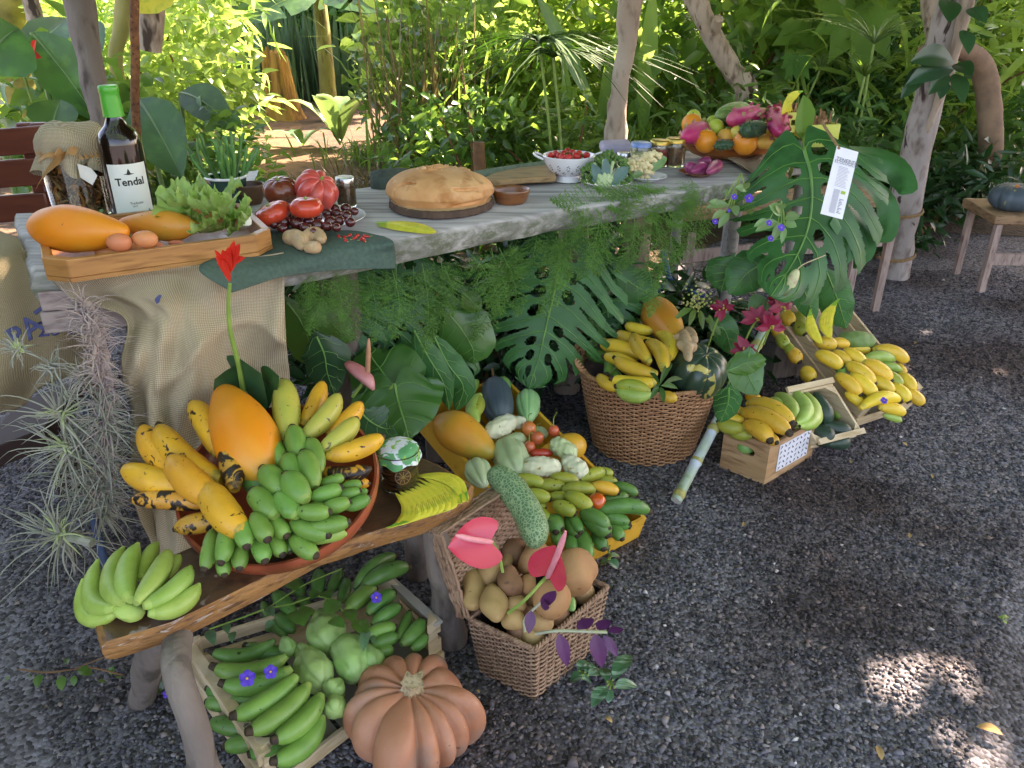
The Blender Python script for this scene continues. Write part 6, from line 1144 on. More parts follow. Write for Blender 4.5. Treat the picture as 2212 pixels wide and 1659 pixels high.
# potato basket
kf, kl, kr = az(0, 1154, 1510, 0), az(0, 1040, 1452, 0), az(0, 1284, 1400, 0); kb = kl + kr - kf
KZ = .165; uf, ul, ur = az(0, 1154, 1404, KZ), az(0, 1012, 1336, KZ), az(0, 1313, 1268, KZ); ub = ul + ur - uf
o = thing('potato_basket', kf * .5 + kb * .5, 'square wicker basket with open lid full of potatoes', 'basket')
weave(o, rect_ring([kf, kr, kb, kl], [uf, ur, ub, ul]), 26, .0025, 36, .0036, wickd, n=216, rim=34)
# the open lid, leaning back from the left edge
h0, h1 = ul + V(-.008, -.004, .006), ub + V(-.02, .01, .006); lu = (ay(0, 942, 1150, h0[1] + .02) - h0); cl_ = [h0, h1, h1 + lu * .98 + V(.012, 0, .0), h0 + lu]; ln_ = nrm(np.cross(cl_[1] - cl_[0], cl_[3] - cl_[0])); ln_ = ln_ if ln_[0] > 0 else -ln_
lo = thing('wicker_lid', h0, 'tall open lid of the potato basket', 'lid'); COL.objects.unlink(lo); bpy.data.objects.remove(lo)
mb = MB(); C4 = np.array(cl_); U_ = C4[1] - C4[0]; W__ = C4[3] - C4[0]
for i in range(34):
    t = i / 33; P_ = np.array([C4[0] + W__ * t + U_ * k / 44 + ln_ * (-.018 + .0030 * math.cos(k * math.pi / 4 * 2 + (i % 2) * math.pi)) for k in range(45)]); mb.add(*sweep(P_, .0034, 5))
for k in range(12): mb.add(*sweep([C4[0] + U_ * k / 11 - ln_ * .018, C4[3] + U_ * k / 11 - ln_ * .018], .003, 5))
mb.build('lid', wickd, o, smooth=2); mb = MB()
for e in range(4):
    a, b = C4[e], C4[(e + 1) % 4]
    for q in range(6): mb.add(*sweep(path3([a + ln_ * (-.018 + q * .0062), (a + b) / 2 + ln_ * (-.018 + q * .0062), b + ln_ * (-.018 + q * .0062)], 20) + lump(path3([a, (a + b) / 2, b], 20), .003, 60, q)[:, None], .0036, 5))
mb.build('lid_rim', wickd, o, smooth=2)
KP = Pl((0, 0, KZ)); pot = mat('potato_skin', 'b4935f', '9c7c50', sc=16, rough=.75, bump=.3, bsc=90, bd=.002, spots=[('7a5a3c', 50, .68, .73), ('8c5a5a', 14, .68, .75)], rnd=.08, hue=.008); potb = mat('brown_potato_skin', '8e6848', '785238', sc=16, rough=.75, bump=.3, bsc=90, bd=.002, spots=[('6a4a34', 50, .64, .7)], rnd=.05); pots = mat('sweet_potato_skin', 'b08458', '9c7048', sc=12, rough=.75, bump=.4, bsc=80, bd=.002, spots=[('7a4a2c', 36, .66, .72)], rnd=.05)
for i, (x0, y0, x1, y1, w, h, m, lb) in enumerate([
 (840, 385, 855, 620, 150, .05, pot, 'long yellow potato at the left edge of the basket'), (990, 320, 935, 470, 150, .055, pot, 'yellow potato under the stem of the left anthurium'), (965, 470, 1015, 700, 160, .055, pot, 'large yellow potato at the front left of the basket'),
 (1080, 370, 1120, 525, 155, .07, potb, 'round brown potato in the middle of the heap'), (1030, 250, 1210, 275, 170, .05, potb, 'brown potato at the back of the basket'), (1180, 380, 1320, 230, 190, .06, pots, 'tan sweet potato behind the right anthurium'), (1420, 480, 1600, 300, 270, .06, pots, 'largest lumpy sweet potato at the back right of the basket'),
 (1060, 600, 1200, 590, 125, .045, pot, 'flat yellow potato under the green stem'), (1160, 470, 1260, 480, 150, .05, pots, 'small tan potato behind the green stem'), (1260, 520, 1460, 620, 230, .075, pots, 'broad orange tan sweet potato below the right anthurium'), (1035, 710, 1190, 710, 130, .02, pot, 'potato at the front corner of the basket'), (1220, 720, 1370, 690, 170, .03, pot, 'round yellow potato beside the purple leaf'), (1040, 360, 1100, 290, 90, .05, pot, 'small yellow potato behind the left anthurium stem'), (1480, 560, 1500, 640, 80, .02, mat('green_squash_skin', '6a9a50', '7cac60', sc=14, rough=.4), 'bit of green squash at the right of the potatoes')]):
    fruit('potato' if i < 13 else 'squash', KP, 8, x0, y0, x1, y1, w, h, m, lb, 'potato' if i < 13 else 'squash', 'potatoes in the square basket' if i < 13 else None, prof='potato', noise=.012, nsc=24, seed=i, n=24, ns=30)
for i, (x, y) in enumerate([(1100, 660), (1200, 690), (1330, 640), (1440, 590), (1250, 560), (1150, 540), (1240, 800), (1150, 770), (1560, 520), (1400, 680)]): ball('potato', KP, 8, x, y, 165, -.012, [pot, potb][i % 2], 'potato deep in the basket, %s' % ['left front', 'front middle', 'right', 'far right', 'middle', 'left', 'at the front corner', 'beside the front corner', 'under the largest sweet potato', 'right front'][i], 'potato', 'potatoes in the square basket', noise=.004)
# flowers of anthurium
ared = mat('anthurium_spathe', 'd83a52', 'e04c62', sc=4, rough=.25, rnd=0, trans=.12, tcol='e04a5a', coat=.4); pinks = mat('pink_spadix', 'e88a94', 'ee9ca0', sc=30, rough=.5, bump=.5, bsc=400, rnd=0)
def heart(mb, base, tip, w, nd, cup=.15, n=22, nv=8, notch=.14, wave=.0, mi=0, curl=0):
    base, tip = V(base), V(tip); L = np.linalg.norm(tip - base); d = (tip - base) / L; s = nrm(np.cross(V(nd), d)); nn = np.cross(d, s); u = np.linspace(0, 1, n); W = w / 2 * np.interp(u, [0, .08, .25, .42, .6, .8, .93, 1], [.74, .90, 1.0, .96, .80, .48, .2, .0]); vv = np.linspace(-1, 1, nv * 2 + 1)
    x = u[:, None] * L - (1 - u[:, None]) ** 3 * notch * L * np.sin(np.abs(vv)[None] * math.pi * .62) ** 2 * 1.3; y = W[:, None] * vv[None]; z = cup * W[:, None] * vv[None] ** 2 - curl * L * u[:, None] ** 2 + wave * w * np.sin(u[:, None] * 9 + vv[None] * 3) * np.abs(vv)[None]
    v = base + x[..., None] * d + y[..., None] * s + z[..., None] * nn; mb.add(v.reshape(-1, 3), quads(n, nv * 2 + 1, False), mi); return d, s, nn
def anthurium(lb, t, base, tip, w, nd, spx, stem, Yb, m=ared, cup=.2):
    B_, T_ = ay(t, *base, Yb), ay(t, *tip, Yb - .03); o = thing('anthurium_flower', B_, lb, 'flower'); mb = MB(); heart(mb, B_, T_, w, nd, cup); q = mb.build('spathe', m, o, smooth=2)
    mb = MB(); e = ay(t, *spx, Yb - .05); mb.add(*sweep(path3([B_ - CF * .006, (B_ + e) / 2 - CF * .012, e], 9), [.004] + [.0055] * 6 + [.0045, .002], 8)); mb.build('spadix', pinks, o)
    mb = MB(); mb.add(*sweep(path3([B_] + [ay(t, x, y, Y) for x, y, Y in stem], 10), .0032, 6)); mb.build('stem', gstem, o)
anthurium('left red anthurium facing left above the potatoes', 8, (975, 190), (690, 230), .092, (.1, -.8, .6), (740, 150), [(1020, 270, 1.22), (1045, 390, 1.22)], 1.17)
anthurium('right red anthurium with an upright spadix above the potatoes', 8, (1335, 418), (1385, 215), .078, (-.1, -.6, .8), (1455, 125), [(1300, 450, 1.15), (1190, 570, 1.12), (1080, 655, 1.12)], 1.13)
# purple spiderwort stem over the basket front
pl_ = mat('purple_leaf', '4a2048', '5e2c58', sc=10, rough=.4, rnd=.1)
o = thing('purple_sprig', az(8, 1300, 780, .19), 'purple leaved cut stem lying over the front of the potato basket', 'cut stem'); mb = MB(); ps = [ay(8, x, y, Y) for x, y, Y in ((1260, 790, 1.05), (1400, 770, 1.04), (1600, 775, 1.05), (1720, 780, 1.06))]; mb.add(*sweep(path3(ps, 12), .003, 6)); mb.add(*sweep(path3([ay(8, 1190, 780, 1.07), ay(8, 1190, 690, 1.09), ay(8, 1290, 590, 1.1)], 8), .0025, 6)); mb.build('stem', mat('pale_stem', '9aa87c', 'a8a890', sc=30, rough=.5), o)
for x0, y0, x1, y1, w in [(1410, 790, 1465, 1005, .024), (1640, 790, 1690, 1010, .03), (1530, 760, 1635, 690, .022), (1660, 760, 1740, 700, .022), (1700, 800, 1790, 940, .018), (1230, 640, 1215, 790, .02), (1300, 620, 1390, 510, .022), (1290, 590, 1350, 620, .02), (1730, 775, 1830, 760, .016)]:
    mb = MB(); paddle(mb, ay(8, x0, y0, 1.05), ay(8, x1, y1, 1.03), w, .08, up=(0, -1, .3), n=8); mb.build('leaf', pl_, o, smooth=2)
def ground_sprig(lb, c, items, m, t=8, nm='leafy_sprig', z=.03):
    o = thing(nm, c, lb, 'sprig'); mb = MB()
    for x0, y0, x1, y1, w in items: mb.add(*sweep([c + V(0, 0, .01), az(t, x0, y0, z)], .002, 5))
    mb.build('stem', gstem, o)
    for x0, y0, x1, y1, w in items: mb = MB(); paddle(mb, az(t, x0, y0, z), az(t, x1, y1, z * .5), w, .12, n=8); mb.build('leaf', m, o, smooth=2)
stripe = mat('striped_leaf', '2c5436', '3a6a44', sc=8, rough=.35, rnd=.1, c3='8aa890', stretch=(1, 6, 1))
ground_sprig('striped dark green sprig on the gravel right of the potato basket', az(8, 1745, 1120, .01), [(1760, 1090, 1880, 930, .035), (1770, 1140, 1920, 1130, .032), (1720, 1130, 1620, 1270, .03), (1740, 1150, 1730, 1240, .02), (1720, 1100, 1700, 1010, .025)], stripe)
ground_sprig('dark green leaves under the right side of the potato basket', az(8, 1560, 1060, .01), [(1560, 1060, 1480, 1100, .03), (1580, 1040, 1650, 1000, .03), (1560, 1080, 1620, 1100, .025), (1540, 1030, 1600, 970, .03), (1600, 1060, 1700, 1040, .028)], stripe)
ground_sprig('small dark sprig on the gravel below the yellow crate', az(8, 1740, 290, .01), [(1730, 260, 1700, 180, .02), (1750, 290, 1810, 290, .025), (1740, 310, 1790, 370, .03), (1730, 310, 1680, 350, .02)], stripe)
ground_sprig('tiny seedling alone on the gravel at the right', az(9, 2070, 690, .004), [(2070, 690, 2115, 680, .012), (2065, 690, 2040, 680, .012), (2075, 700, 2100, 725, .01)], LF['bright'], 9, z=.008)
# ================================================================ the big orange pumpkin
pk = mat('pumpkin_skin', 'b27a5c', 'a46a4c', sc=7, rough=.55, bump=.45, bsc=70, bd=.002, c3='b88468', spots=[('8a786c', 9, .55, .75, .6), ('7a5a48', 38, .70, .73), ('d0a080', 130, .74, .78)], rnd=0)
PKC = az(0, 887, 1540, .088); PKR = 147 * dep(PKC) / F
o = thing('pumpkin', PKC * V(1, 1, 0), 'big ribbed orange pumpkin standing on the gravel in front', 'pumpkin'); v, f = pumpkin(PKC, (.06, .05, 1), PKR, .088, 13, .22, n=44, m=13 * 16, dent=.34, var=.06, seed=3)
mb = MB(); mb.add(v + lump(v, .006, 9, 2)[:, None] * nrm(V(1, 0, 1)), f); mb.build('body', pk, o, smooth=2)
sb = PKC + V(.006, .004, .050); mb = MB(); v, q = sweep([sb, sb + V(0, 0, .012), sb + V(.002, 0, .020), sb + V(.003, -.001, .030)], [.034, .018, .017, .021], 10, shape=lambda t: 1 + .18 * np.cos(5 * t)); mb.add(v + lump(v, .007, 70, 3)[:, None], q); mb.build('stem', mat('pumpkin_stem', 'a89472', 'c4b08c', sc=50, rough=.9, bump=.6, bsc=120, rnd=0, c3='7a6a4a'), o)
# ================================================================ crates
pine = mat('pine_slat', 'c8b088', 'd8c4a0', sc=5, rough=.7, bump=.15, bsc=60, c3='b49a70', stretch=(1, 1, 5), rnd=.05); grayp = mat('crate_floor_board', '8a8478', '9a9488', sc=6, rough=.8, rnd=0)
def crate(o, R4, down, hs, t=.007, m=pine, posts=True, floor=grayp, rail=None, pl_up=.012):
    """R4: rim corners FL, FR, BR, BL; down: vector to the floor; hs: list of (start, end) board heights from the rim as fractions, per side"""
    R4 = [V(p) for p in R4]; down = V(down); cen = sum(R4) / 4
    for i in range(4):
        a, b = R4[i], R4[(i + 1) % 4]; nn = np.cross(b - a, down); nn = nrm(nn); nn = nn if np.dot(cen - a, nn) > 0 else -nn; e = nrm(b - a) * t * (0 if i % 2 == 0 else 1); mb = MB()
        for s, q in hs[i]: box(mb, a + e + down * s, (b - a) - 2 * e, nn * t, down * (q - s))
        if hs[i]: mb.build('side_panel', m, o, smooth=False, bevel=.0012)
        if posts:
            mb = MB(); c1 = nrm(R4[(i + 1) % 4] - a); c2 = nrm(R4[i - 1] - a); k = a + (c1 + c2) * (t + .0005) - nrm(down) * pl_up; prism(mb, [k, k + c1 * .028, k + c2 * .028], down + nrm(down) * (pl_up - .003)); mb.build('corner_post', m, o, smooth=False)
    mb = MB(); x, y = R4[1] - R4[0], R4[3] - R4[0]; nf = 5
    for j in range(nf): box(mb, R4[0] + down * .97 + x * (j + .06) / nf + y * .02, x * .9 / nf, y * .96, down * .03 )
    mb.build('floor_board', floor, o, smooth=False)
# white crate under the bench
WZ = .115; W4 = [az(0, 560, 1640, WZ), az(0, 957, 1346, WZ), az(0, 850, 1250, WZ), az(0, 388, 1388, WZ)]
o = thing('pine_crate', az(0, 700, 1480, 0), 'pale pine crate of green plantains and chayotes under the bench', 'crate')
crate(o, W4, (0, 0, -.110), [[(.72, 1)], [(0, .27), (.42, 1)], [(0, .25), (.4, 1)], [(0, .27), (.5, 1)]], .009)
mb = MB(); a, b = W4[3], W4[0]; box(mb, a + V(0, 0, .0005), b - a, nrm(np.cross(b - a, (0, 0, 1))) * -.022, (0, 0, .007)); mb.build('top_rail', pine, o, bevel=.001)
inkm = mat('stamp_ink', '6a6458', rough=.9, rnd=0)
mid = (W4[0] * .8 + W4[3] * .2) + V(0, 0, .0082) - nrm(np.cross(b - a, (0, 0, 1))) * .011
text('45', mid, b - a, -nrm(np.cross(b - a, (0, 0, 1))), .015, inkm, o, 'stamp')
mb = MB(); a, b = W4[1], W4[2]; box(mb, a + V(0, 0, .0005), b - a, nrm(np.cross(b - a, (0, 0, 1))) * -.020, (0, 0, .007)); mb.build('top_rail', mat('shaded_pine_slat', 'a8a090', 'b4ac9c', sc=8, rough=.8, rnd=0), o, bevel=.001)  # this rail is coloured greyer to paint in the shade on it
WP = Pl((0, 0, .09))
bunch('plantain_bunch', 'big hand of green plantains at the near end of the pine crate', WP.at(7, 1900, 1200), [
 (1860, 930, 1395, 985, 130, -.16, None, .055), (1890, 1010, 1450, 1095, 135, -.14, None, .065), (1920, 1060, 1520, 1305, 150, -.10, None, .075), (2000, 1110, 1620, 1405, 150, -.10, None, .07), (2080, 1180, 1780, 1460, 150, -.12, None, .06), (2085, 1320, 1775, 1595, 150, -.16, None, .04), (1780, 830, 1380, 890, 100, -.16, 'dkgreen', .035), (1560, 1180, 1350, 1140, 120, -.05, 'dkgreen', .01), (1640, 1430, 1370, 1360, 120, 0, 'dkgreen', .0), (1700, 1480, 1460, 1520, 120, 0, 'dkgreen', .0), (1840, 1480, 1620, 1570, 130, 0, 'dkgreen', .01), (1600, 1060, 1330, 1040, 110, -.1, 'dkgreen', .02), (1500, 1250, 1340, 1230, 110, 0, 'dkgreen', .0), (1720, 1200, 1480, 1230, 120, 0, 'dkgreen', .02), (1900, 1300, 1700, 1340, 130, 0, 'dkgreen', .01), (1980, 1420, 1820, 1520, 130, 0, 'dkgreen', .0), (1900, 900, 1600, 860, 110, -.1, 'dkgreen', .02), (1960, 1560, 1800, 1640, 110, 0, 'dkgreen', -.02)], None, 'plantains', WP, 7, 'green', .05, .2)
bunch('plantain_bunch', 'hand of dark green plantains at the far end of the pine crate', WP.at('A', 1500, 700), [
 (1400, 680, 1720, 435, 110, -.12, None, .06), (1450, 680, 1820, 520, 140, -.10, None, .06), (1340, 850, 1560, 680, 150, -.05, 'green', .05), (1500, 880, 1710, 715, 130, -.05, None, .05), (1540, 970, 1755, 825, 115, -.05, None, .045), (1480, 1060, 1720, 985, 120, -.05, 'green', .04), (1530, 1140, 1745, 1060, 115, -.04, None, .03), (1770, 1120, 1935, 930, 130, .05, None, .03), (1740, 1080, 1830, 870, 95, .03, None, .03), (1850, 1160, 1965, 1050, 95, .05, None, .02), (1550, 1210, 1700, 1150, 110, 0, None, .02), (1290, 790, 1335, 610, 100, .03, None, .03), (1200, 700, 1280, 540, 100, .03, None, .03)], 'plantain hands in the far half of the pine crate', 'plantains', WP, 'A', 'dkgreen', .04, .25)
bunch('plantain_bunch', 'dark green plantains half hidden under leaves at the left of the pine crate', WP.at('A', 900, 850), [
 (1100, 730, 1115, 545, 115, .03, None, .03), (980, 740, 930, 610, 105, 0, None, .02), (930, 890, 770, 715, 120, 0, None, .03), (920, 1020, 790, 890, 115, 0, None, .02), (860, 1060, 680, 790, 100, -.04, None, .01), (1060, 880, 960, 760, 110, 0, None, .01), (840, 990, 660, 960, 100, 0, None, .0)], 'plantain hands in the far half of the pine crate', 'plantains', WP, 'A', 'dkgreen', .04, .25)
chy = mat('chayote_skin', '8fb464', 'a4c47c', sc=12, rough=.42, bump=.35, bsc=50, bd=.004, rnd=.06, hue=.01, c3='7ea854')
for i, (x0, y0, x1, y1, w, rb, lb) in enumerate([(1130, 850, 1210, 1170, 320, 5, 'chayote with an open leaf cap in the middle of the pine crate'), (960, 1130, 1160, 1450, 290, 5, 'long chayote beside the green plantain hand'), (1330, 1080, 1430, 1390, 320, 5, 'chayote behind the big pumpkin on the left'), (1300, 1400, 1200, 1520, 190, 5, 'small wrinkled chayote left of the big pumpkin'), (1230, 1530, 1260, 1680, 190, 5, 'lowest chayote against the big pumpkin'), (1480, 1130, 1560, 1330, 220, 5, 'chayote behind the top of the big pumpkin'), (840, 1060, 900, 1200, 150, 5, 'small chayote deep in the crate beside the long one')]):
    fruit('chayote', WP, 'A', x0, y0, x1, y1, w, .03, chy, lb, 'chayote', 'chayotes in the pine crate', prof='pear' if i != 2 else 'potato', ribs=rb, rd=.16, noise=.006, nsc=45, seed=i, n=30, ns=50, rphase=.6)
o = thing('leafy_vine', WP.at('A', 1100, 800, .05), 'leafy green vine trailing over the back of the pine crate', 'vine'); g = np.random.default_rng(5)
mb = MB(); ps = [(250, 1000), (480, 920), (700, 840), (900, 800), (1100, 740), (1250, 800), (1350, 900), (1480, 1000), (1500, 1100)]; mb.add(*sweep(path3([WP.at('A', x, y, .07) for x, y in ps], 40), .0018, 5)); mb.add(*sweep(path3([WP.at('A', x, y, .07) for x, y in ((700, 840), (1000, 650), (1300, 520))], 20), .0015, 5)); mb.build('stem', gstem, o)
for x, y, x1, y1, w in [(240, 1010, 290, 1130, .022), (380, 960, 400, 1040, .018), (440, 1020, 430, 1110, .016), (690, 990, 770, 950, .022), (1180, 880, 1290, 780, .045), (940, 850, 1000, 980, .05), (1050, 760, 1120, 700, .03), (1420, 930, 1480, 1060, .035), (1500, 1000, 1470, 1180, .022), (1540, 1050, 1560, 1130, .012), (1160, 700, 1210, 760, .03), (860, 640, 960, 700, .03), (1200, 930, 1320, 990, .03), (700, 830, 760, 900, .02), (1000, 900, 1060, 830, .04), (1330, 850, 1400, 950, .03)]:
    mb = MB(); paddle(mb, WP.at('A', x, y, .08), WP.at('A', x1, y1, .085), w, .12, n=8, wave=.05); mb.build('leaf', LF['mid'] if w > .025 else LF['blue'], o, smooth=2)
# small purple flowers
vio = mat('violet_petal', '4a2ca8', '5c3cc0', sc=60, rough=.6, rnd=.05); eye = mat('flower_eye', 'e8b848', rough=.6, rnd=0)
def violet(lb, c, r, nd, grp='small violet flowers on the produce', parent=None, nm='violet_flower'):
    nn, a, b = frame(nd, (.1, 1, 0)); c = V(c); th = np.arange(40) * 2 * math.pi / 40; rr = r * (.80 + .22 * np.abs(np.sin(th * 2.5)) ** .7); v = np.concatenate([c + np.outer(rr * np.cos(th), a) + np.outer(rr * np.sin(th), b) + np.outer(r * .12 * np.sin(th * 5), nn), c + r * .5 * (np.outer(np.cos(th), a) + np.outer(np.sin(th), b)), [c - nn * r * .1]])
    mb = MB(); mb.add(v, quads(2, 40) + [(40 + j, 40 + (j + 1) % 40, 80) for j in range(40)]); o = mb.build(nm, vio, parent, lb if not parent else None, 'flower' if not parent else None, grp if not parent else None, smooth=2)
    one('flower_eye' if parent is None else 'eye', spin(c - nn * r * .1, c + nn * r * .3, r * .35, n=6, ns=8), eye, o if parent is None else parent, smooth=2); return o
for t, x, y, r, pl, h, lb in [('A', 550, 1390, 65, WP, .10, 'round violet flower on the near plantain hand'), ('A', 735, 1338, 55, WP, .10, 'half turned violet flower beside the round one'), ('A', 1572, 750, 45, WP, .09, 'violet flower on the dark plantains at the back of the pine crate'), (6, 650, 1008, 26, GP, .20, 'violet flower on the small wooden crate of bananas'), (6, 1305, 937, 24, GP, .16, 'violet flower on the far banana crate'), (7, 1080, 1180, 26, GP, .05, 'pale violet flower on the gravel behind the bench leg'), ('C', 2052, 1448, 20, GP, .005, 'tiny violet flower fallen beside the yellow crate')]:
    c = pl.at(t, x, y, h); violet(lb, c, wpx(t, r, c), -CF + V(.1, 0, .5))
# ================================================================ the tilted yellow crate
yel = mat('yellow_paint', 'd8a02c', 'e0ac3c', sc=10, rough=.5, rnd=0, c3='c08c28')
YR, YF = az(0, 1090, 812, .25), az(0, 1397, 1118, .075); yu = YF - YR; yh = nrm(yu * V(1, 1, 0)); yv = V(yh[1], -yh[0], 0) * .315
YL, YFL = YR + yv, YF + yv; yn = nrm(np.cross(yv, yu)); yn = yn if yn[2] > 0 else -yn
o = thing('yellow_crate', (YR + YFL) / 2 * V(1, 1, 0), 'yellow painted crate tipped forward and overflowing with fruit', 'crate')
crate(o, [YFL, YF, YR, YL], -yn * .08, [[(0, 1)], [(0, 1)], [(0, 1)], [(0, 1)]], .010, yel, posts=False, floor=yel)
mb = MB(); c = (YR + YL) / 2 - yn * .10; box(mb, V(c[0] - .1, c[1] - .03, 0), (.2, 0, 0), (0, .14, 0), (0, 0, max(.02, c[2] - .02))); mb.build('wooden_block', barkd, None, 'dark wooden block propping up the back of the yellow crate', 'block', bevel=.004)
YP = Pl(YR, yn); YG = 'fruit in the yellow crate'
PM2 = pap('mottled_papaya_skin', 'e09428', 'd0a23a')
fruit('papaya', YP, 'C', 30, 600, 620, 970, 410, .03, PM2, 'large orange papaya on the left side of the yellow crate', group=YG, prof='papaya', n=32, ns=36, dz=.0, noise=.003, nsc=20)
fruit('papaya', YP, 'C', 1050, 940, 1490, 850, 270, .02, PM2, 'pointed papaya at the right edge of the yellow crate', group=YG, prof='pear', n=32, ns=36, noise=.004, nsc=20)
sq = mat('slate_squash_skin', '3f4e58', '4c5c62', sc=8, rough=.5, rnd=0, spots=[('8a8a58', 30, .66, .7)], bump=.1, bsc=60)
fruit('squash', YP, 'C', 600, 240, 670, 640, 310, .02, sq, 'slate blue squash at the top of the yellow crate', 'squash', YG, prof='potato', ribs=10, rd=.05, n=30, ns=60, stem=(.04, .004, brown))
fruit('squash', YP, 'C', 650, 230, 740, 330, 150, .0, MATS['green_squash_skin'], 'small green squash behind the slate blue one', 'squash', YG)
cl2 = mat('ribbed_chayote_skin', '7cb070', '94c488', sc=12, rough=.38, rnd=.04)
fruit('chayote', YP, 'C', 930, 340, 935, 640, 250, .02, cl2, 'smooth ribbed pale green chayote at the back right of the yellow crate', 'chayote', YG, prof='papaya', ribs=8, rd=.10, n=30, ns=64)
cw = mat('pale_chayote_skin', 'a0b484', 'b4c49c', sc=14, rough=.45, bump=.3, bsc=60, rnd=.03)
fruit('chayote', YP, 'C', 700, 830, 850, 1190, 340, .03, cw, 'largest pale wrinkled chayote in the middle of the yellow crate', 'chayote', YG, prof='potato', ribs=6, rd=.14, n=30, ns=60, noise=.006, nsc=40)
fruit('chayote', YP, 'C', 400, 1010, 510, 1270, 270, .03, cw, 'ribbed pale chayote at the front left of the yellow crate', 'chayote', YG, prof='papaya', ribs=6, rd=.22, n=30, ns=60)
fruit('chayote', YP, 'C', 590, 900, 910, 790, 150, .02, cw, 'long green chayote between papaya and the largest chayote', 'chayote', YG, prof='pear', ribs=5, rd=.12, noise=.006, nsc=60)
fruit('chayote', YP, 'C', 1010, 700, 1110, 790, 110, .0, cw, 'small pale chayote behind the tree tomatoes', 'chayote', YG, ribs=6, rd=.1)
non = mat('noni_skin', 'b0c088', 'c8d4a4', sc=14, rough=.5, bump=.3, bsc=80, rnd=.03, spots=[('6a8040', 60, .66, .72)]); nonw = mat('white_noni_skin', 'ccd0a8', 'dcdcc0', sc=14, rough=.5, bump=.3, bsc=80, rnd=.03, spots=[('a8824c', 45, .64, .69)])
for x0, y0, x1, y1, w, h, m, lb in [(520, 770, 820, 610, 190, .04, nonw, 'knobbly white noni fruit below the slate blue squash'), (770, 680, 900, 620, 120, .02, nonw, 'small white noni stub behind the tree tomatoes'), (1150, 830, 1400, 980, 190, .05, non, 'green noni fruit lying on the right papaya'), (860, 1080, 1250, 1080, 210, .05, nonw, 'large white noni fruit with brown eyes above the olive bananas'), (1270, 990, 1500, 1170, 200, .05, nonw, 'pale spotted noni fruit at the right above the bananas')]:
    fruit('noni_fruit', YP, 'C', x0, y0, x1, y1, w, h, m, lb, 'noni', YG, prof='potato', noise=.007, nsc=80, n=34, ns=38, seed=x0)
tt = mat('tree_tomato_skin', 'd0683c', 'dc7a48', sc=8, rough=.3, rnd=.06, hue=.012, coat=.3)
for x, y, w, lb in [(940, 710, 145, 'largest red tree tomato in the yellow crate'), (1020, 800, 130, 'orange tree tomato in the yellow crate'), (945, 890, 120, 'tree tomato with a green stalk below the orange one'), (1180, 730, 110, 'tree tomato with a long dry stalk at the crate edge')]:
    o = ball('tree_tomato', YP, 'C', x, y, w, .03, tt, lb, 'tree tomato', YG, hgt=w * 1.1, n=20, ns=24); c = YP.at('C', x, y - w * .4, .045); mb = MB(); mb.add(*sweep(path3([c, c + V(0, .01, .02), c + V(.008, .0, .045 if y == 730 else .03)], 6), .0014, 5)); mb.build('stem', gstem, o)
fruit('tomato', YP, 'C', 955, 950, 1170, 945, 100, .03, tom, 'long red tomato in the middle of the yellow crate', 'tomato', YG, prof='potato'); ball('tomato', YP, 'C', 1598, 1420, 185, .055, mat('orange_tomato', 'dc5a1e', 'e2662a', sc=6, rough=.2, coat=.4), 'round orange tomato among the green bananas of the yellow crate', 'tomato', YG)
bunch('banana_hand', 'pair of yellow green bananas in the back left of the yellow crate', YP.at('C', 430, 400), [(450, 390, 330, 610, 140, -.12, 'olive', .05), (470, 380, 450, 670, 145, .14, 'lime', .05), (440, 250, 320, 440, 130, .05, 'lime', .02)], YG, 'bananas', YP, 'C', 'lime', .05, .25)
bunch('banana_hand', 'olive half ripe bananas at the front of the yellow crate', YP.at('C', 1200, 1300), [
 (800, 1190, 1080, 1255, 135, -.06, None, .045), (1000, 1260, 1285, 1285, 130, -.06, None, .04), (1150, 1180, 1410, 1235, 130, -.06, None, .045), (1440, 1210, 1665, 1130, 130, -.06, None, .04), (1560, 1130, 1750, 1150, 100, -.05, None, .02), (1580, 1210, 1790, 1235, 110, -.04, None, .02), (900, 1340, 1140, 1395, 140, -.05, None, .05), (1130, 1370, 1330, 1385, 120, -.04, None, .04), (1260, 1300, 1580, 1315, 135, -.08, None, .05), (1290, 1350, 1540, 1480, 155, -.06, None, .065), (1170, 1440, 1385, 1530, 145, -.05, None, .055), (1540, 1260, 1800, 1330, 130, -.06, 'yellow', .055), (1010, 1430, 1100, 1480, 110, 0, None, .03), (1040, 1490, 1130, 1600, 120, 0, None, .03)], YG, 'bananas', YP, 'C', 'olive', .04, .35)
bunch('banana_hand', 'dark green bananas spilling over the front edge of the yellow crate', YP.at('C', 1600, 1550), [
 (1740, 1260, 1985, 1350, 120, -.08, None, .03), (1640, 1400, 1890, 1350, 115, .04, None, .035), (1600, 1510, 2090, 1520, 160, -.12, None, .045), (1440, 1520, 1700, 1680, 170, -.10, None, .05), (1640, 1560, 1900, 1630, 130, -.08, None, .03), (1350, 1540, 1440, 1710, 125, 0, None, .035), (1130, 1550, 1260, 1680, 140, 0, None, .03), (1050, 1500, 1120, 1640, 110, 0, 'olive', .02), (8, 1470, 10, 1530, 160, 115, 0, None, .02), (8, 1560, 30, 1725, 155, 135, -.10, None, .035), (8, 1560, 110, 1610, 300, 115, .05, None, .01), (8, 1480, 150, 1505, 265, 100, 0, None, .005), (8, 1700, 40, 1865, 95, 100, -.05, None, .02), (8, 1740, 70, 1820, 175, 90, 0, None, .01), (8, 1390, 20, 1390, 130, 110, 0, None, .025), (8, 1380, 120, 1420, 200, 90, 0, None, .0), (8, 1640, 120, 1700, 240, 100, 0, None, .0)], YG, 'bananas', YP, 'C', 'dkgreen', .04, .35)
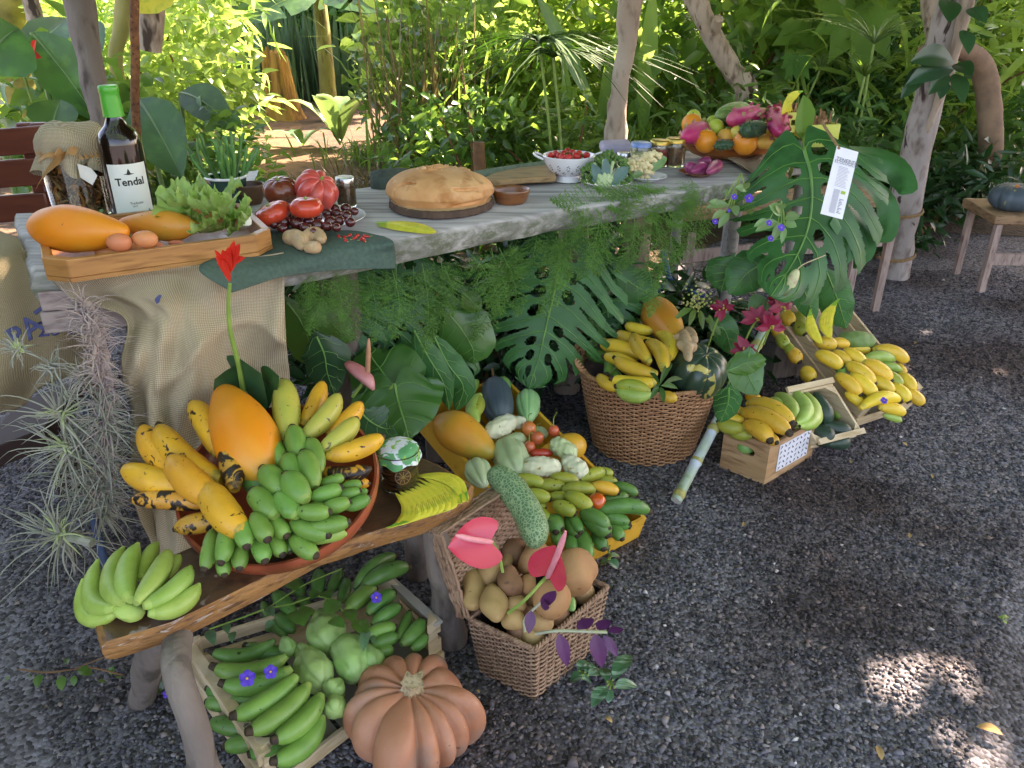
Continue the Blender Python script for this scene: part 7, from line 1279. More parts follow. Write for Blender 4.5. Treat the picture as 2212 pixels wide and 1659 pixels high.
# monstera fruit leaning over the basket lid
mf = bpy.data.materials.new('monstera_fruit_skin'); mf.use_nodes = True; N = mf.node_tree.nodes; L = mf.node_tree.links; P = N['Principled BSDF']; tc = N.new('ShaderNodeTexCoord'); vo = N.new('ShaderNodeTexVoronoi'); vo.inputs['Scale'].default_value = 145; vo.feature = 'DISTANCE_TO_EDGE'; L.new(tc.outputs['Object'], vo.inputs['Vector'])
rp_ = N.new('ShaderNodeValToRGB'); rp_.color_ramp.elements[0].color = lin('8fa87c'); rp_.color_ramp.elements[0].position = .04; rp_.color_ramp.elements[1].color = lin('4f7a50'); rp_.color_ramp.elements[1].position = .16; L.new(vo.outputs['Distance'], rp_.inputs[0]); L.new(rp_.outputs[0], P.inputs['Base Color']); P.inputs['Roughness'].default_value = .5
bp = N.new('ShaderNodeBump'); bp.inputs['Distance'].default_value = .003; L.new(vo.outputs['Distance'], bp.inputs['Height']); L.new(bp.outputs[0], P.inputs['Normal'])
p0, p1 = ay(0, 1064, 1014, 1.46), ay(0, 1165, 1178, 1.28); mb = MB(); mb.add(*spin(p0, p1, 75 * 1.45 / F * 1.0, 'block', n=30, ns=28, bend=.07, bdir=V(1, 0, .4), noise=.002, nsc=60)); mb.build('monstera_fruit', mf, None, 'long scaly green monstera fruit leaning over the basket lid', 'monstera fruit', smooth=2)
# ================================================================ the big round basket
BC = V(.425, 2.235, 0); BH = .262
o = thing('round_basket', BC, 'tall round wicker basket heaped with bananas and a green squash', 'basket')
def rring(v, n): th = -np.arange(n) * 2 * math.pi / n; r = .158 + (.214 - .158) * v ** .9; return BC + np.c_[r * np.cos(th) * 1.0, r * np.sin(th) * .92, np.full(n, .004 + BH * v)] + np.outer(.012 * v * np.cos(th + 2.4), V(0, 0, 1))
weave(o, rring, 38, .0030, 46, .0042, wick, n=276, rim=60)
mb = MB(); hp = az(0, 1262, 742, BH + .03); hh = [rring(1, 52)[k] for k in (28, 25)]; a, b = rring(1, 100)[57], rring(1, 100)[46]
for k in range(3): ph = np.linspace(0, 22, 30) + k * 2.09; q = path3([a, a + V(-.022, 0, .035), b + V(-.022, 0, .035), b], 30); mb.add(*sweep(q + np.c_[np.cos(ph) * .006, np.sin(ph) * .003, np.sin(ph) * .006], .005, 5))
mb.build('handle', wick, o, smooth=2)
QP = Pl((0, 0, BH)); 
bunch('banana_hand', 'upper hand of bright yellow bananas in the tall round basket', QP.at(5, 1950, 560), [
 (2050, 560, 1800, 490, 115, -.12, None, .08), (2020, 480, 1850, 440, 95, -.1, None, .09), (1950, 610, 1685, 540, 110, -.12, None, .07), (1960, 660, 1685, 580, 120, .06, None, .06), (2000, 680, 1900, 515, 105, -.05, None, .10), (2085, 740, 1975, 565, 120, .10, None, .095), (2100, 680, 2030, 490, 115, .14, None, .09), (2100, 510, 2010, 450, 90, .1, 'yellow', .08), (1990, 700, 1950, 600, 90, 0, 'yellow', .07)], 'banana hands in the tall round basket', 'bananas', QP, 5, 'bright', .07, .25, wk=.88)
bunch('banana_hand', 'lower hand of bright yellow bananas at the front of the tall round basket', QP.at(5, 1900, 760), [
 (2045, 760, 1785, 660, 120, -.08, None, .065), (1960, 780, 1710, 660, 110, .08, None, .045), (2040, 810, 1760, 790, 120, -.10, None, .05), (2010, 890, 1790, 860, 115, -.14, 'lime', .03), (2000, 880, 1785, 850, 100, .10, 'olive', .035), (1800, 860, 1675, 775, 95, -.08, None, .03), (2175, 920, 2085, 890, 90, -.1, 'yellow', .02)], 'banana hands in the tall round basket', 'bananas', QP, 5, 'bright', .05, .25, wk=.88)
bunch('banana_hand', 'small dark green bananas at the left edge of the tall round basket', QP.at(5, 1660, 640), [
 (1730, 590, 1600, 560, 85, -.1, None, .03), (1740, 660, 1605, 610, 95, -.1, None, .03), (1700, 620, 1710, 770, 90, -.1, None, .02), (1730, 720, 1800, 800, 80, 0, None, .01), (1850, 420, 1960, 420, 90, .2, None, .04)], 'banana hands in the tall round basket', 'bananas', QP, 5, 'dkgreen', .02, .3)
fruit('papaya', QP, 5, 1990, 300, 2190, 560, 240, .10, PM2, 'mottled orange papaya standing at the back of the tall round basket', prof='papaya', n=30, ns=32)
ginger('pale ginger root on top of the green squash in the round basket', QP, 6, [(0, 480, 40, 640, 80), (30, 470, 80, 560, 70), (20, 580, 90, 600, 70), (-30, 560, 20, 600, 60), (20, 560, 40, 680, 60), (-60, 530, 0, 520, 50)], .12)
gs = mat('mottled_squash_skin', '2c4434', '38523c', sc=10, rough=.35, rnd=0, spots=[('c8b860', 17, .60, .625, .6), ('7a8a50', 110, .70, .74)], coat=.2)
c = QP.at(6, 105, 745, .035); r_ = wpx(6, 375, c) / 2; o = one('squash', pumpkin(c, (.2, -.3, 1), r_, r_ * .88, 9, .07, dent=.12, n=34, m=108), gs, None, 'dark green squash with yellow patches in the tall round basket', 'squash', smooth=2)
o = thing('spiky_sprig', QP.at(5, 2050, 830, .08), 'sprig of narrow pointed leaves hanging over the basket front', 'sprig')
for x0, y0, x1, y1, w in [(2060, 840, 2150, 700, .02), (2060, 840, 1990, 760, .012), (2060, 850, 2000, 930, .014), (2070, 850, 2090, 960, .016), (2070, 840, 2180, 860, .014), (2060, 830, 2010, 900, .012), (2080, 840, 2212, 800, .014), (2060, 480, 2200, 340, .02), (2050, 420, 2130, 350, .01)]:
    mb = MB(); paddle(mb, QP.at(5, x0, y0, .09), QP.at(5, x1, y1, .07), w, .1, n=8, up=(0, -1, .5)); mb.build('leaf', LF['dark'], o, smooth=2)
o = thing('fern_sprig', QP.at(5, 1640, 520, .05), 'bright fern sprig standing at the left of the round basket', 'fern'); mb = MB(); a, b = QP.at(5, 1680, 560, .05), QP.at(5, 1620, 360, .12)
for k in range(16):
    u = k / 15; p = a + (b - a) * u
    for s in (-1, 1): e = p + V(s * .032 * (1 - .6 * u), -.004, -.012 + .01 * u); paddle(mb, p, e, .011, .05, n=5, up=(0, -1, .3))
mb.build('leaf', LF['grass'], o, smooth=2)
# ---------------------------------------------------------------- sugar cane
p0, p1 = az(0, 1460, 1082, .018), az(0, 1652, 712, .34); o = thing('sugar_cane', p0, 'pale bluish sugar cane leaning between basket and wooden crate', 'sugar cane'); n = 60; u = np.linspace(0, 1, n); jr = np.array([.03, .21, .39, .56, .74, .9]); rr = .0155 * (1 + .22 * np.exp(-((u[:, None] - jr) / .010) ** 2).sum(1)); mb = MB(); v, f = sweep(p0 + np.outer(u, p1 - p0), rr, 16); mi = []
for i in range(n - 1): mi += [1 if np.min(np.abs((u[i] + u[i + 1]) / 2 - jr)) < .014 else 0] * 16
mb.add(v, f, mi + [2, 2]); mb.build('stalk', [mat('cane_skin', '93a888', 'a4b4a4', sc=9, rough=.5, rnd=0, c3='6f8a5c', spots=[('b8c4cc', 7, .5, .62)]), mat('cane_joint', 'b0a860', '8a8a4c', sc=60, rough=.7), mat('cane_cut', 'c0c4bc', 'd4d4c8', sc=40, rough=.8)], o)
# ================================================================ small wooden crate with cut handle and patterned panel
CF_, CL_, CRr = az(0, 1650, 1048, 0), az(0, 1554, 1008, 0), az(0, 1753, 986, 0); CB = CL_ + CRr - CF_; ch_ = .135; pw = mat('planed_wood', 'a8845c', 'bb9870', sc=5, rough=.55, bump=.15, bsc=60, c3='866444', stretch=(1, 1, 6), rnd=.03)
o = thing('wooden_box', (CF_ + CB) / 2, 'small wooden crate with a handle hole and a white patterned panel', 'crate'); t = .009
def holed(a, x, y, nn, hole):
    """board with a rounded slot: outer ring of quads around the slot"""
    n = 32; th = np.arange(n) * 2 * math.pi / n; cs, sn = np.cos(th), np.sin(th); k = np.maximum(np.abs(cs), np.abs(sn)); U = .5 + .5 * cs / k; W = .5 + .5 * sn / k; hu, hv, hw, hh2 = hole
    iu = hu + hw * np.sign(cs) * np.abs(cs) ** .6; iv = hv + hh2 * np.sign(sn) * np.abs(sn) ** .9; O = a + np.outer(U, x) + np.outer(W, y); I = a + np.outer(iu, x) + np.outer(iv, y)
    mb = MB(); mb.add(np.concatenate([O, I, O + nn, I + nn]), [q for j in range(n) for q in ((j, (j + 1) % n, n + (j + 1) % n, n + j), (2 * n + (j + 1) % n, 2 * n + j, 3 * n + j, 3 * n + (j + 1) % n), (n + j, n + (j + 1) % n, 3 * n + (j + 1) % n, 3 * n + j), ((j + 1) % n, j, 2 * n + j, 2 * n + (j + 1) % n))]); return mb
up = V(0, 0, ch_); inn = nrm(CB - CL_); inl = nrm(CF_ - CL_)
holed(CL_, CF_ - CL_, up, inn * t, (.5, .66, .21, .10)).build('end_panel', pw, o, smooth=False)
mb = MB(); box(mb, CRr - inn * t, CB - CRr, inn * t, up); mb.build('end_panel', pw, o, smooth=False)
for a in (CF_, CL_): mb = MB(); box(mb, a + inn * (t + .0004), (CB - CL_) - inn * (2 * t + .001), inl * (-t if a is CF_ else t), up * .98); mb.build('long_panel', pw, o, smooth=False)
mb = MB(); box(mb, CF_ + inn * (t + .001) + V(0, 0, .006) - inl * (t + .001), (CB - CL_) - inn * (2 * t + .002), (CL_ - CF_) + inl * (2 * t + .002), (0, 0, .006)); mb.build('base', pw, o, smooth=False)
a = CF_ + inl * .0012; e = CRr - CF_; fn = inl
mb = MB(); q = [a + e * .20 + up * .20, a + e * .84 + up * .18, a + e * .84 + up * .84, a + e * .20 + up * .86]; prism(mb, q, fn * .0015); pan = mb.build('patterned_panel', mat('white_print', 'dadce2', 'e2e4ea', sc=30, rough=.6, rnd=0), o, smooth=False)
mb = MB(); q0 = q[0] + fn * .0025; ex, ey = q[1] - q[0], q[3] - q[0]
for i in range(8):
    for j in range(5):
        x, y = (i + .5) / 8, (j + .5) / 5; c = q0 + ex * x + ey * y; s = (-1) ** i; k1, k2 = ex * .035, ey * .055; mb.add([c - k1 - s * k2 * 1.3, c + k1 * .2 - s * k2 * .2, c + k1 - s * k2 * -.9, c - k1 * .4 + k2 * .8 * s], [(0, 1, 2, 3)])
mb.build('print', mat('black_print', '24242a', rough=.7, rnd=0), pan, smooth=False)
BX = Pl((0, 0, ch_))
bunch('banana_hand', 'ripe yellow bananas leaning out of the small wooden crate', BX.at(6, 420, 1040), [
 (500, 970, 425, 890, 90, 0, 'plantain', .05), (410, 1010, 265, 965, 85, -.1, 'plantain', .045), (400, 1060, 235, 1020, 85, -.1, 'yellow', .04), (400, 1110, 235, 1070, 100, -.12, 'olive', .03), (420, 960, 700, 1095, 130, -.10, None, .06), (380, 1010, 680, 1150, 125, -.08, None, .055), (400, 1090, 560, 1200, 120, -.10, None, .035), (540, 1160, 610, 1210, 80, 0, None, .01), (450, 1160, 300, 1110, 90, -.1, 'olive', .01), (560, 950, 500, 930, 60, 0, 'black', .05)], 'banana hands in the small wooden crate', 'bananas', BX, 6, 'yellow', .05, .25)
bunch('banana_hand', 'bright green bananas at the right of the small wooden crate', BX.at(6, 730, 1050), [
 (610, 900, 700, 1070, 115, -.10, None, .05), (700, 870, 735, 1075, 110, -.16, None, .055), (800, 895, 760, 1095, 110, -.16, None, .045), (560, 940, 640, 1010, 95, -.08, None, .045), (840, 1060, 705, 1105, 90, .1, None, .02)], 'banana hands in the small wooden crate', 'bananas', BX, 6, 'lime', .05, .25)
fruit('squash', Pl((0, 0, .05)), 6, 350, 1230, 470, 1240, 110, .035, MATS['green_squash_skin'], 'green squash seen through the handle hole of the small crate', 'squash')
# crate of avocados, tipped
def tilt_crate(lb, nm, FL, FR, BL, zf, zb, down, hs, t, posts, back=None, up_=.012):
    a, b = az(0, *FL, zf), az(0, *FR, zf); c = az(0, *BL, zb); d = b + (c - a); nn = nrm(np.cross(b - a, c - a)); nn = nn if nn[2] > 0 else -nn; o = thing(nm, (a + d) / 2 * V(1, 1, 0), lb, 'crate'); crate(o, [a, b, d, c], -nn * down, hs, t, pine, posts, pl_up=up_); return o, Pl(a, nn), (a, b, d, c), nn
o, AP, A4, an = tilt_crate('small pine crate of dark avocados behind the patterned crate', 'pine_crate', (1768, 962), (1866, 937), (1700, 850), .07, .20, .075, [[(.45, 1)], [(0, 1)], [(0, 1)], [(0, 1)]], .008, True, up_=.0)
for a, b in ((A4[0], A4[1]), (A4[3], A4[2])): mb = MB(); box(mb, a + an * .001, b - a, nrm(np.cross(an, b - a)) * .018, an * .010); mb.build('top_rail', pine, o, smooth=False)
av = mat('avocado_skin', '24392c', '2f4a38', sc=30, rough=.4, bump=.5, bsc=160, bd=.002, rnd=.1)
for x0, y0, x1, y1, w, lb in [(800, 880, 860, 1080, 120, 'avocado behind the green bananas'), (860, 880, 940, 1090, 130, 'avocado at the top right of its crate'), (840, 1100, 960, 1210, 150, 'avocado at the front left of its crate'), (900, 1090, 1090, 1150, 120, 'long avocado at the right of its crate'), (930, 1220, 1080, 1200, 100, 'avocado low behind the front rail'), (770, 900, 790, 1000, 90, 'avocado half hidden at the back left of its crate')]:
    fruit('avocado', AP, 6, x0, y0, x1, y1, w, -.018, av, lb, 'avocado', 'avocados in the pine crate', prof='pear', n=20, ns=24)
# large tipped crate of bananas
o, LPn, L4, lnn = tilt_crate('large pine crate of yellow bananas tipped up at the far right', 'pine_crate', (1868, 893), (1992, 852), (1697, 668), .085, .30, .085, [[(.5, 1)], [(.0, .42), (.52, 1)], [(0, .42), (.52, 1)], [(0, .44), (.56, 1)]], .010, True, up_=.028)
bk = (L4[2] + L4[3]) / 2; mb = MB(); box(mb, (bk[0] - .12, bk[1] - .02, 0), (.22, .05, 0), (-.04, .14, 0), (0, 0, bk[2] - .11)); mb.build('prop_box', barkd, None, 'dark box propping up the back of the large banana crate', 'box', bevel=.004)
bunch('banana_hand', 'small yellow bananas with black tips filling the large tipped crate', LPn.at(6, 1150, 760), [
 (860, 560, 990, 585, 110, -.05, 'yellow', .03), (960, 560, 1075, 580, 85, -.05, 'yellow', .03), (860, 630, 1025, 725, 110, -.06, 'yellow', .04), (970, 620, 1080, 700, 90, -.04, 'yellow', .035), (1040, 610, 1175, 710, 105, -.06, None, .04), (1090, 600, 1210, 610, 75, 0, None, .02), (1170, 670, 1370, 675, 95, -.08, 'lime', .035), (1230, 610, 1450, 690, 110, -.12, None, .03), (1270, 710, 1415, 745, 75, -.06, 'lime', .03), (1060, 700, 1235, 830, 115, -.06, None, .05), (1160, 690, 1340, 810, 125, -.08, None, .05), (1310, 760, 1415, 845, 95, -.05, 'olive', .04), (990, 770, 1145, 900, 110, -.06, None, .04), (1080, 770, 1245, 910, 115, -.06, None, .045), (1210, 790, 1360, 890, 110, -.06, None, .04), (1050, 890, 1165, 970, 85, -.06, None, .02), (1390, 770, 1490, 880, 110, -.1, None, .03), (1330, 840, 1460, 945, 115, -.08, None, .03), (1410, 870, 1555, 965, 100, -.08, None, .02), (1150, 990, 1400, 945, 100, -.14, None, .035), (1270, 980, 1435, 1025, 95, -.08, None, .03), (1300, 1030, 1415, 1070, 70, -.05, 'lime', .01), (1380, 700, 1440, 770, 80, 0, None, .02), (1030, 710, 1025, 775, 75, 0, 'green', .03), (1140, 900, 1200, 940, 80, 0, 'olive', .0)], None, 'bananas', LPn, 6, 'bright', .04, .3, wk=.84)
for i, (x, y, w, kd) in enumerate([(690, 395, 90, 'yellow'), (760, 400, 110, 'olive'), (770, 460, 90, 'olive'), (620, 485, 70, 'yellow'), (655, 545, 80, 'olive'), (735, 640, 90, 'yellow'), (820, 760, 100, 'yellow'), (700, 600, 70, 'olive'), (1020, 1010, 90, 'lime')]):
    if i == 0: hb = thing('banana_hand', LPn.at(6, 700, 480), 'yellow green bananas in the shaded back of the large crate', 'bananas')
    p = LPn.at(6, x - 30, y - 40, .0); banana(hb, p, LPn.at(6, x + 25, y + 45, .0), wpx(6, w, p), .05, kd, .3)
card('left of two yellow banana shaped cards standing in the large crate', 6, 828, 345, 905, 575, 75, Pl(LPn.at(6, 900, 560, .05), (0, 1, .2)), 0, (-1, 0, -.3), .10, nd=(0, -1, .2)); card('right and taller of two banana shaped cards standing in the large crate', 6, 1012, 280, 960, 540, 95, Pl(LPn.at(6, 960, 560, .05), (0, 1, .2)), 0, (-1, 0, 0), .18, nd=(0, -1, .2))
fruit('melon', LPn, 6, 1005, 540, 1245, 555, 130, .03, mat('rough_green_skin', '5c7c3c', '6c8c4a', sc=14, rough=.6, bump=.8, bsc=60, rnd=0), 'rough green gourd at the back right of the large crate', 'gourd', noise=.006, nsc=40)
# ================================================================ small side table with dark pumpkin, benches, chair
sw = mat('rustic_wood', '8a6a4c', 'a0805c', sc=6, rough=.7, bump=.4, bsc=40, c3='6a4a34', spots=[('5a3a2a', 20, .62, .68)], rnd=0, stretch=(1, 1, 5)); pinkw = mat('pink_grey_wood', 'a08a80', 'b49c90', sc=6, rough=.8, bump=.3, bsc=40, c3='80685c', rnd=.04, stretch=(6, 1, 1))
ft = az(0, 2115, 632, 0); tz = ay(0, 2110, 470, ft[1])[2]; o = thing('side_table', ft + V(.25, .15, 0), 'small rustic wooden side table at the right edge', 'table')
mb = MB(); box(mb, ft + V(-.03, -.02, tz - .03), (.62, -.04, 0), (.03, .36, 0), (0, 0, .045)); mb.build('tabletop', sw, o, bevel=.006)
for a, b in ((0, 0), (.52, -.03), (.02, .28), (.54, .25)): mb = MB(); box(mb, ft + V(a, b, 0), (.028, 0, 0), (0, .028, 0), (0, 0, tz - .032)); mb.build('leg', pinkw, o, smooth=False)
mb = MB(); z = ay(0, 2120, 560, ft[1])[2]; box(mb, ft + V(.03, .002, z - .03), (.49, -.02, 0), (0, .02, 0), (0, 0, .055)); mb.build('rail', pinkw, o, smooth=False)
c = ft + V(.22, .12, tz + .078); c = ay(0, 2191, 432, ft[1] + .10); c[2] = tz + .072; o = thing('dark_pumpkin', c, 'dark blue green pumpkin on the small side table', 'pumpkin'); one('body', pumpkin(c, (0, 0, 1), .112, .07, 12, .05, dent=.2, m=96), sq, o, smooth=2); mb = MB(); mb.add(*sweep([c + V(-.03, -.04, .048), c + V(-.03, -.045, .066)], [.014, .010], 6)); mb.build('stem', mat('orange_stem', 'a86a38', 'c08048', sc=50, rough=.8), o)
bo = thing('garden_bench', V(1.5, 3.6, 0), 'pinkish wooden bench behind the hanging monstera leaf', 'bench')
for x0, y0, x1, y1, Y, h in ((1445, 572, 1625, 552, 3.35, .05), (1790, 542, 1905, 532, 3.35, .06), (1630, 556, 1790, 545, 3.36, .05)): a, b = ay(0, x0, y0, Y), ay(0, x1, y1, Y); mb = MB(); box(mb, a, b - a, (0, .02, 0), (0, 0, h)); mb.build('rail', pinkw, bo, smooth=False)
a, b = ay(0, 1480, 480, 3.4), ay(0, 1935, 445, 3.4); mb = MB(); box(mb, a, b - a, (.02, .34, 0), (0, 0, .03)); mb.build('seat', sw, bo, bevel=.004)
for x, y in ((1490, 500), (1860, 470), (1930, 460)): q = ay(0, x, y, 3.42); mb = MB(); box(mb, (q[0], q[1], 0), (.03, 0, 0), (0, .03, 0), (0, 0, q[2] - .01)); mb.build('leg', pinkw, bo, smooth=False)
lowm = mat('dark_bench_wood', '2c1812', '38201a', sc=6, rough=.7, rnd=0)
rw = mat('red_brown_slat', '5e2c1c', '703824', sc=7, rough=.4, rnd=.05, stretch=(1, 1, 6), coat=.2); o = thing('slatted_chair', ay(0, 40, 480, 2.35) * V(1, 1, 0), 'red brown slatted garden chair at the left edge behind the jar', 'chair')
for y0, y1 in ((283, 340), (352, 410), (428, 486)): a, b = ay(0, -60, y0, 2.4), ay(0, 95, y0 - 12, 2.4); h = (y1 - y0) * dep(a) / F; mb = MB(); box(mb, a - V(0, 0, h), b - a, (0, .02, 0), (0, 0, h)); mb.build('slat', rw, o, bevel=.004)
for x in (30, 60): a = ay(0, x, 266, 2.425); mb = MB(); box(mb, V(a[0], a[1], 0), (.045, 0, 0), (0, .03, 0), (0, 0, a[2])); mb.build('post', rw, o, bevel=.006)
o = thing('low_bench', ay(0, 30, 940, 1.75) * V(1, 1, 0), 'dark red brown bench end low at the left edge', 'bench'); a, b = ay(0, -60, 985, 1.75), ay(0, 95, 925, 1.85); mb = MB(); box(mb, a - V(0, 0, .06), b - a, (-.05, .3, 0), (0, 0, .06)); mb.build('seat', lowm, o, bevel=.004); mb = MB(); box(mb, (a * .4 + b * .6) * V(1, 1, 0) + V(0, .1, 0), (.05, 0, 0), (0, .05, 0), (0, 0, a[2] - .062)); mb.build('leg', lowm, o)
bt = mat('blue_paint', '244a86', '2c5694', sc=20, rough=.4, rnd=0); o = thing('folding_trestle', az(0, 1370, 700, .1), 'blue tubular folding trestle under the far part of the table', 'trestle'); mb = MB()
for x0, y0, x1, y1 in [(1432, 540, 1447, 610), (1345, 560, 1300, 705), (1334, 628, 1385, 660), (1440, 600, 1520, 640), (1300, 600, 1340, 560), (1445, 606, 1385, 660)]: mb.add(*sweep([ay(0, x0, y0, 2.75), ay(0, x1, y1, 2.75)], .011, 8))
mb.build('frame', bt, o); 
mb = MB(); mb.add(*sweep(path3([ay(7, 1330, 200, 1.22), ay(7, 1280, 300, 1.2), ay(7, 1240, 400, 1.19), ay(7, 1230, 480, 1.2)], 8), .010, 8)); mb.build('hose', mat('blue_grey_pipe', '4a5a68', '56687a', sc=20, rough=.6, rnd=0), None, 'blue grey pipe ending beside the pale green banana hand', 'pipe')
# ================================================================ cut leaves, ferns and flowers dressing the stand
mon = mat('monstera_leaf', '265c2a', '34703a', sc=5, rough=.42, trans=.08, tcol='4a8a2a', rnd=.1, bump=.15, bsc=30, c3='1d4c24', spec=.35); vein = mat('leaf_vein', '4e8238', '629444', sc=20, rough=.45, rnd=.05)
def monstera(lb, pts, w, face, K=8, fall=.25, slit=.36, seed=0, m=None, name='monstera_leaf', holes=True, n=165, nv=38, wave=.02, stalk=None, prof=None, sh=.25, rib=.0045, onesided=None, twist=0):
    g = np.random.default_rng(seed); P_ = path3(pts, n); d = np.gradient(P_, axis=0); d /= np.linalg.norm(d, axis=1, keepdims=True); s = np.cross(V(face), d); s /= np.linalg.norm(s, axis=1, keepdims=True); nn = np.cross(d, s); u = np.linspace(0, 1, n); vv = np.linspace(-1, 1, 2 * nv + 1)
    W = w / 2 * np.interp(u, *(prof or ([0, .03, .12, .3, .5, .7, .88, .97, 1], [.35, .62, .92, 1, .94, .76, .44, .16, .02])))
    av = np.abs(vv)[None]; fl = g.normal(0, 1, (2, K + 3)); q = (u[:, None] - sh * av) * K; ki = np.clip(q.astype(int) + 1, 0, K + 2); lob = np.where(vv[None] < 0, fl[0][ki], fl[1][ki])
    z = -fall * av ** 2 * W[:, None] + .05 * lob * W[:, None] * np.clip(av - slit, 0, 1) + wave * w * np.sin(q * 6.28) * .2 * av; y = W[:, None] * vv[None]; back_ = (1 - u[:, None]) ** 4 * w * .16 * np.sin(np.clip(av * 1.25, 0, 1) * math.pi)
    G = P_[:, None] - d[:, None] * back_[..., None] + s[:, None] * y[..., None] + nn[:, None] * z[..., None]; f = []; m2 = 2 * nv + 1
    for i in range(n - 1):
        for j in range(m2 - 1):
            uc, vc = (u[i] + u[i + 1]) / 2, (vv[j] + vv[j + 1]) / 2; a = abs(vc)
            if holes and .05 < uc < .95:
                fr = ((uc - sh * a) * K) % 1; k_ = int((uc - sh * a) * K); sl = slit + .12 * math.sin(k_ * 2.7 + (vc > 0))
                if a > sl and abs(fr - .5) < .05 + .42 * (a - sl): continue
                if (onesided is None) and ((fr - .5) / .34) ** 2 + ((a - .19) / .09) ** 2 < 1 and (k_ * 7 + (vc > 0) * 3) % 4 != 0: continue
            f.append((i * m2 + j, i * m2 + j + 1, (i + 1) * m2 + j + 1, (i + 1) * m2 + j))
    o = thing(name, P_[0], lb, 'leaf'); mb = MB(); mb.add(G.reshape(-1, 3), f); mb.build('blade', m or mon, o, smooth=2); mb = MB(); up = nn * .002
    mb.add(*sweep(P_ + up, np.linspace(rib, rib * .25, n), 6))
    for side in (-1, 1):
        for k in range(K):
            pts_ = []
            for a in np.linspace(0, .93, 8):
                ui = (k + (0.02 if holes else .3)) / K + sh * a
                if ui > .99: break
                i = int(ui * (n - 1)); j = int((1 + side * a) / 2 * (m2 - 1)); pts_.append(G[i, j] + nn[i] * .0012)
            if len(pts_) > 2: mb.add(*sweep(pts_, np.linspace(rib * .36, .0005, len(pts_)), 4))
    mb.build('midrib', vein, o)
    if stalk is not None: mb = MB(); mb.add(*sweep(path3([P_[0]] + list(stalk), 14), .006, 7)); mb.build('stalk', gstem, o)
    return o
Y3 = ay
# the huge leaf at the far end of the table
monstera('huge split leaf draped over the far end of the table behind the white tag', [Y3(0, 1737, 325, 2.42), Y3(0, 1752, 385, 2.36), Y3(0, 1750, 470, 2.31), Y3(0, 1722, 550, 2.24), Y3(0, 1665, 640, 2.12)], .50, (-.12, -1, .35), K=8, fall=.35, seed=1, slit=.44, rib=.006, stalk=[Y3(0, 1738, 290, 2.5), Y3(0, 1720, 330, 2.55), V(.88, 2.62, .6)])
mb = MB(); o = thing('curled_lobe_leaf', Y3(0, 1850, 400, 2.5), 'split leaf curling down at the right of the white tag', 'leaf')
for pts, w in (([(1800, 330, 2.42), (1870, 332, 2.5), (1930, 350, 2.5), (1955, 395, 2.45), (1945, 420, 2.42)], .095), ([(1815, 370, 2.4), (1880, 395, 2.45), (1918, 440, 2.44), (1915, 500, 2.4), (1880, 520, 2.38)], .075), ([(1820, 430, 2.36), (1860, 480, 2.38), (1872, 530, 2.35), (1845, 580, 2.32)], .07), ([(1800, 470, 2.3), (1835, 520, 2.3), (1830, 570, 2.28)], .05)):
    q = path3([Y3(0, *p) for p in pts], 16); d = np.gradient(q, axis=0); s = np.cross(V(-.2, -.6, .8), d); s /= np.linalg.norm(s, axis=1, keepdims=True); v, f = leafgrid(q, w / 2 * np.interp(np.linspace(0, 1, 16), [0, .2, .8, 1], [.8, 1, .8, .1]), s, V(-.2, -.6, .8), -.3, 4); mb = MB(); mb.add(v, f); mb.build('lobe', mon, o, smooth=2)
mb = MB(); paddle(mb, Y3(0, 1735, 300, 2.5), Y3(0, 1735, 205, 2.45), .075, .0, up=(.4, -1, 0), n=10); mb.build('young_leaf', LF['mid'], None, 'folded young leaf standing up behind the boat bowl', 'leaf', smooth=2)
mb = MB(); paddle(mb, Y3(0, 1745, 330, 2.5), Y3(0, 1690, 350, 2.45), .12, .1, up=(0, -1, .6), n=10); mb.build('dark_leaf', LF['deep'], None, 'dark leaf tucked between boat bowl and huge split leaf', 'leaf', smooth=2)
# white hang tag on twine
tg = [Y3(3, x, y, Y) for x, y, Y in ((1000, 945, 2.14), (1140, 985, 2.14), (1035, 1422, 2.08), (893, 1385, 2.08))]; tagm = mat('white_card', 'e4e6ee', 'eceef4', sc=10, rough=.6, rnd=0); tn = nrm(np.cross(tg[1] - tg[0], tg[3] - tg[0])); tn = tn if tn[1] < 0 else -tn
mb = MB(); prism(mb, tg, tn * -.001); to = mb.build('hang_tag', tagm, None, 'long white paper tag hanging in front of the huge split leaf', 'tag', smooth=False)
gry = mat('grey_print', '8a8c96', '74767e', sc=300, rough=.8, rnd=0); ex, ey = tg[1] - tg[0], tg[3] - tg[0]; mb = MB(); g = np.random.default_rng(3)
def tline(x0, x1, y, h, mb=mb): a = tg[0] + tn * .0008; mb.add([a + ex * x0 + ey * y, a + ex * x1 + ey * y, a + ex * x1 + ey * (y + h), a + ex * x0 + ey * (y + h)], [(0, 1, 2, 3)])
for k in range(15): tline(.30, g.uniform(.7, .88), .27 + k * .020, .004)
for k in range(26): tline(.32, .60, .60 + k * .0135, .005)
for k in range(10): tline(.66, g.uniform(.74, .86), .72 + k * .022, .010)
mb.build('print', gry, to, smooth=False); text('TENERIFE', tg[0] + ex * .58 + ey * .175 + tn * .001, ex, -ey, .014, gry, to, 'heading', ext=.0001); text('ECOLÓGICO', tg[0] + ex * .58 + ey * .215 + tn * .001, ex, -ey, .011, gry, to, 'heading', ext=.0001)
mb = MB(); a = tg[0] + tn * .0009; mb.add([a + ex * .66 + ey * .60, a + ex * .86 + ey * .60, a + ex * .86 + ey * .645, a + ex * .66 + ey * .645], [(0, 1, 2, 3)]); mb.build('green_square', mat('tag_green', '9cc04a', rough=.7, rnd=0), to, smooth=False)
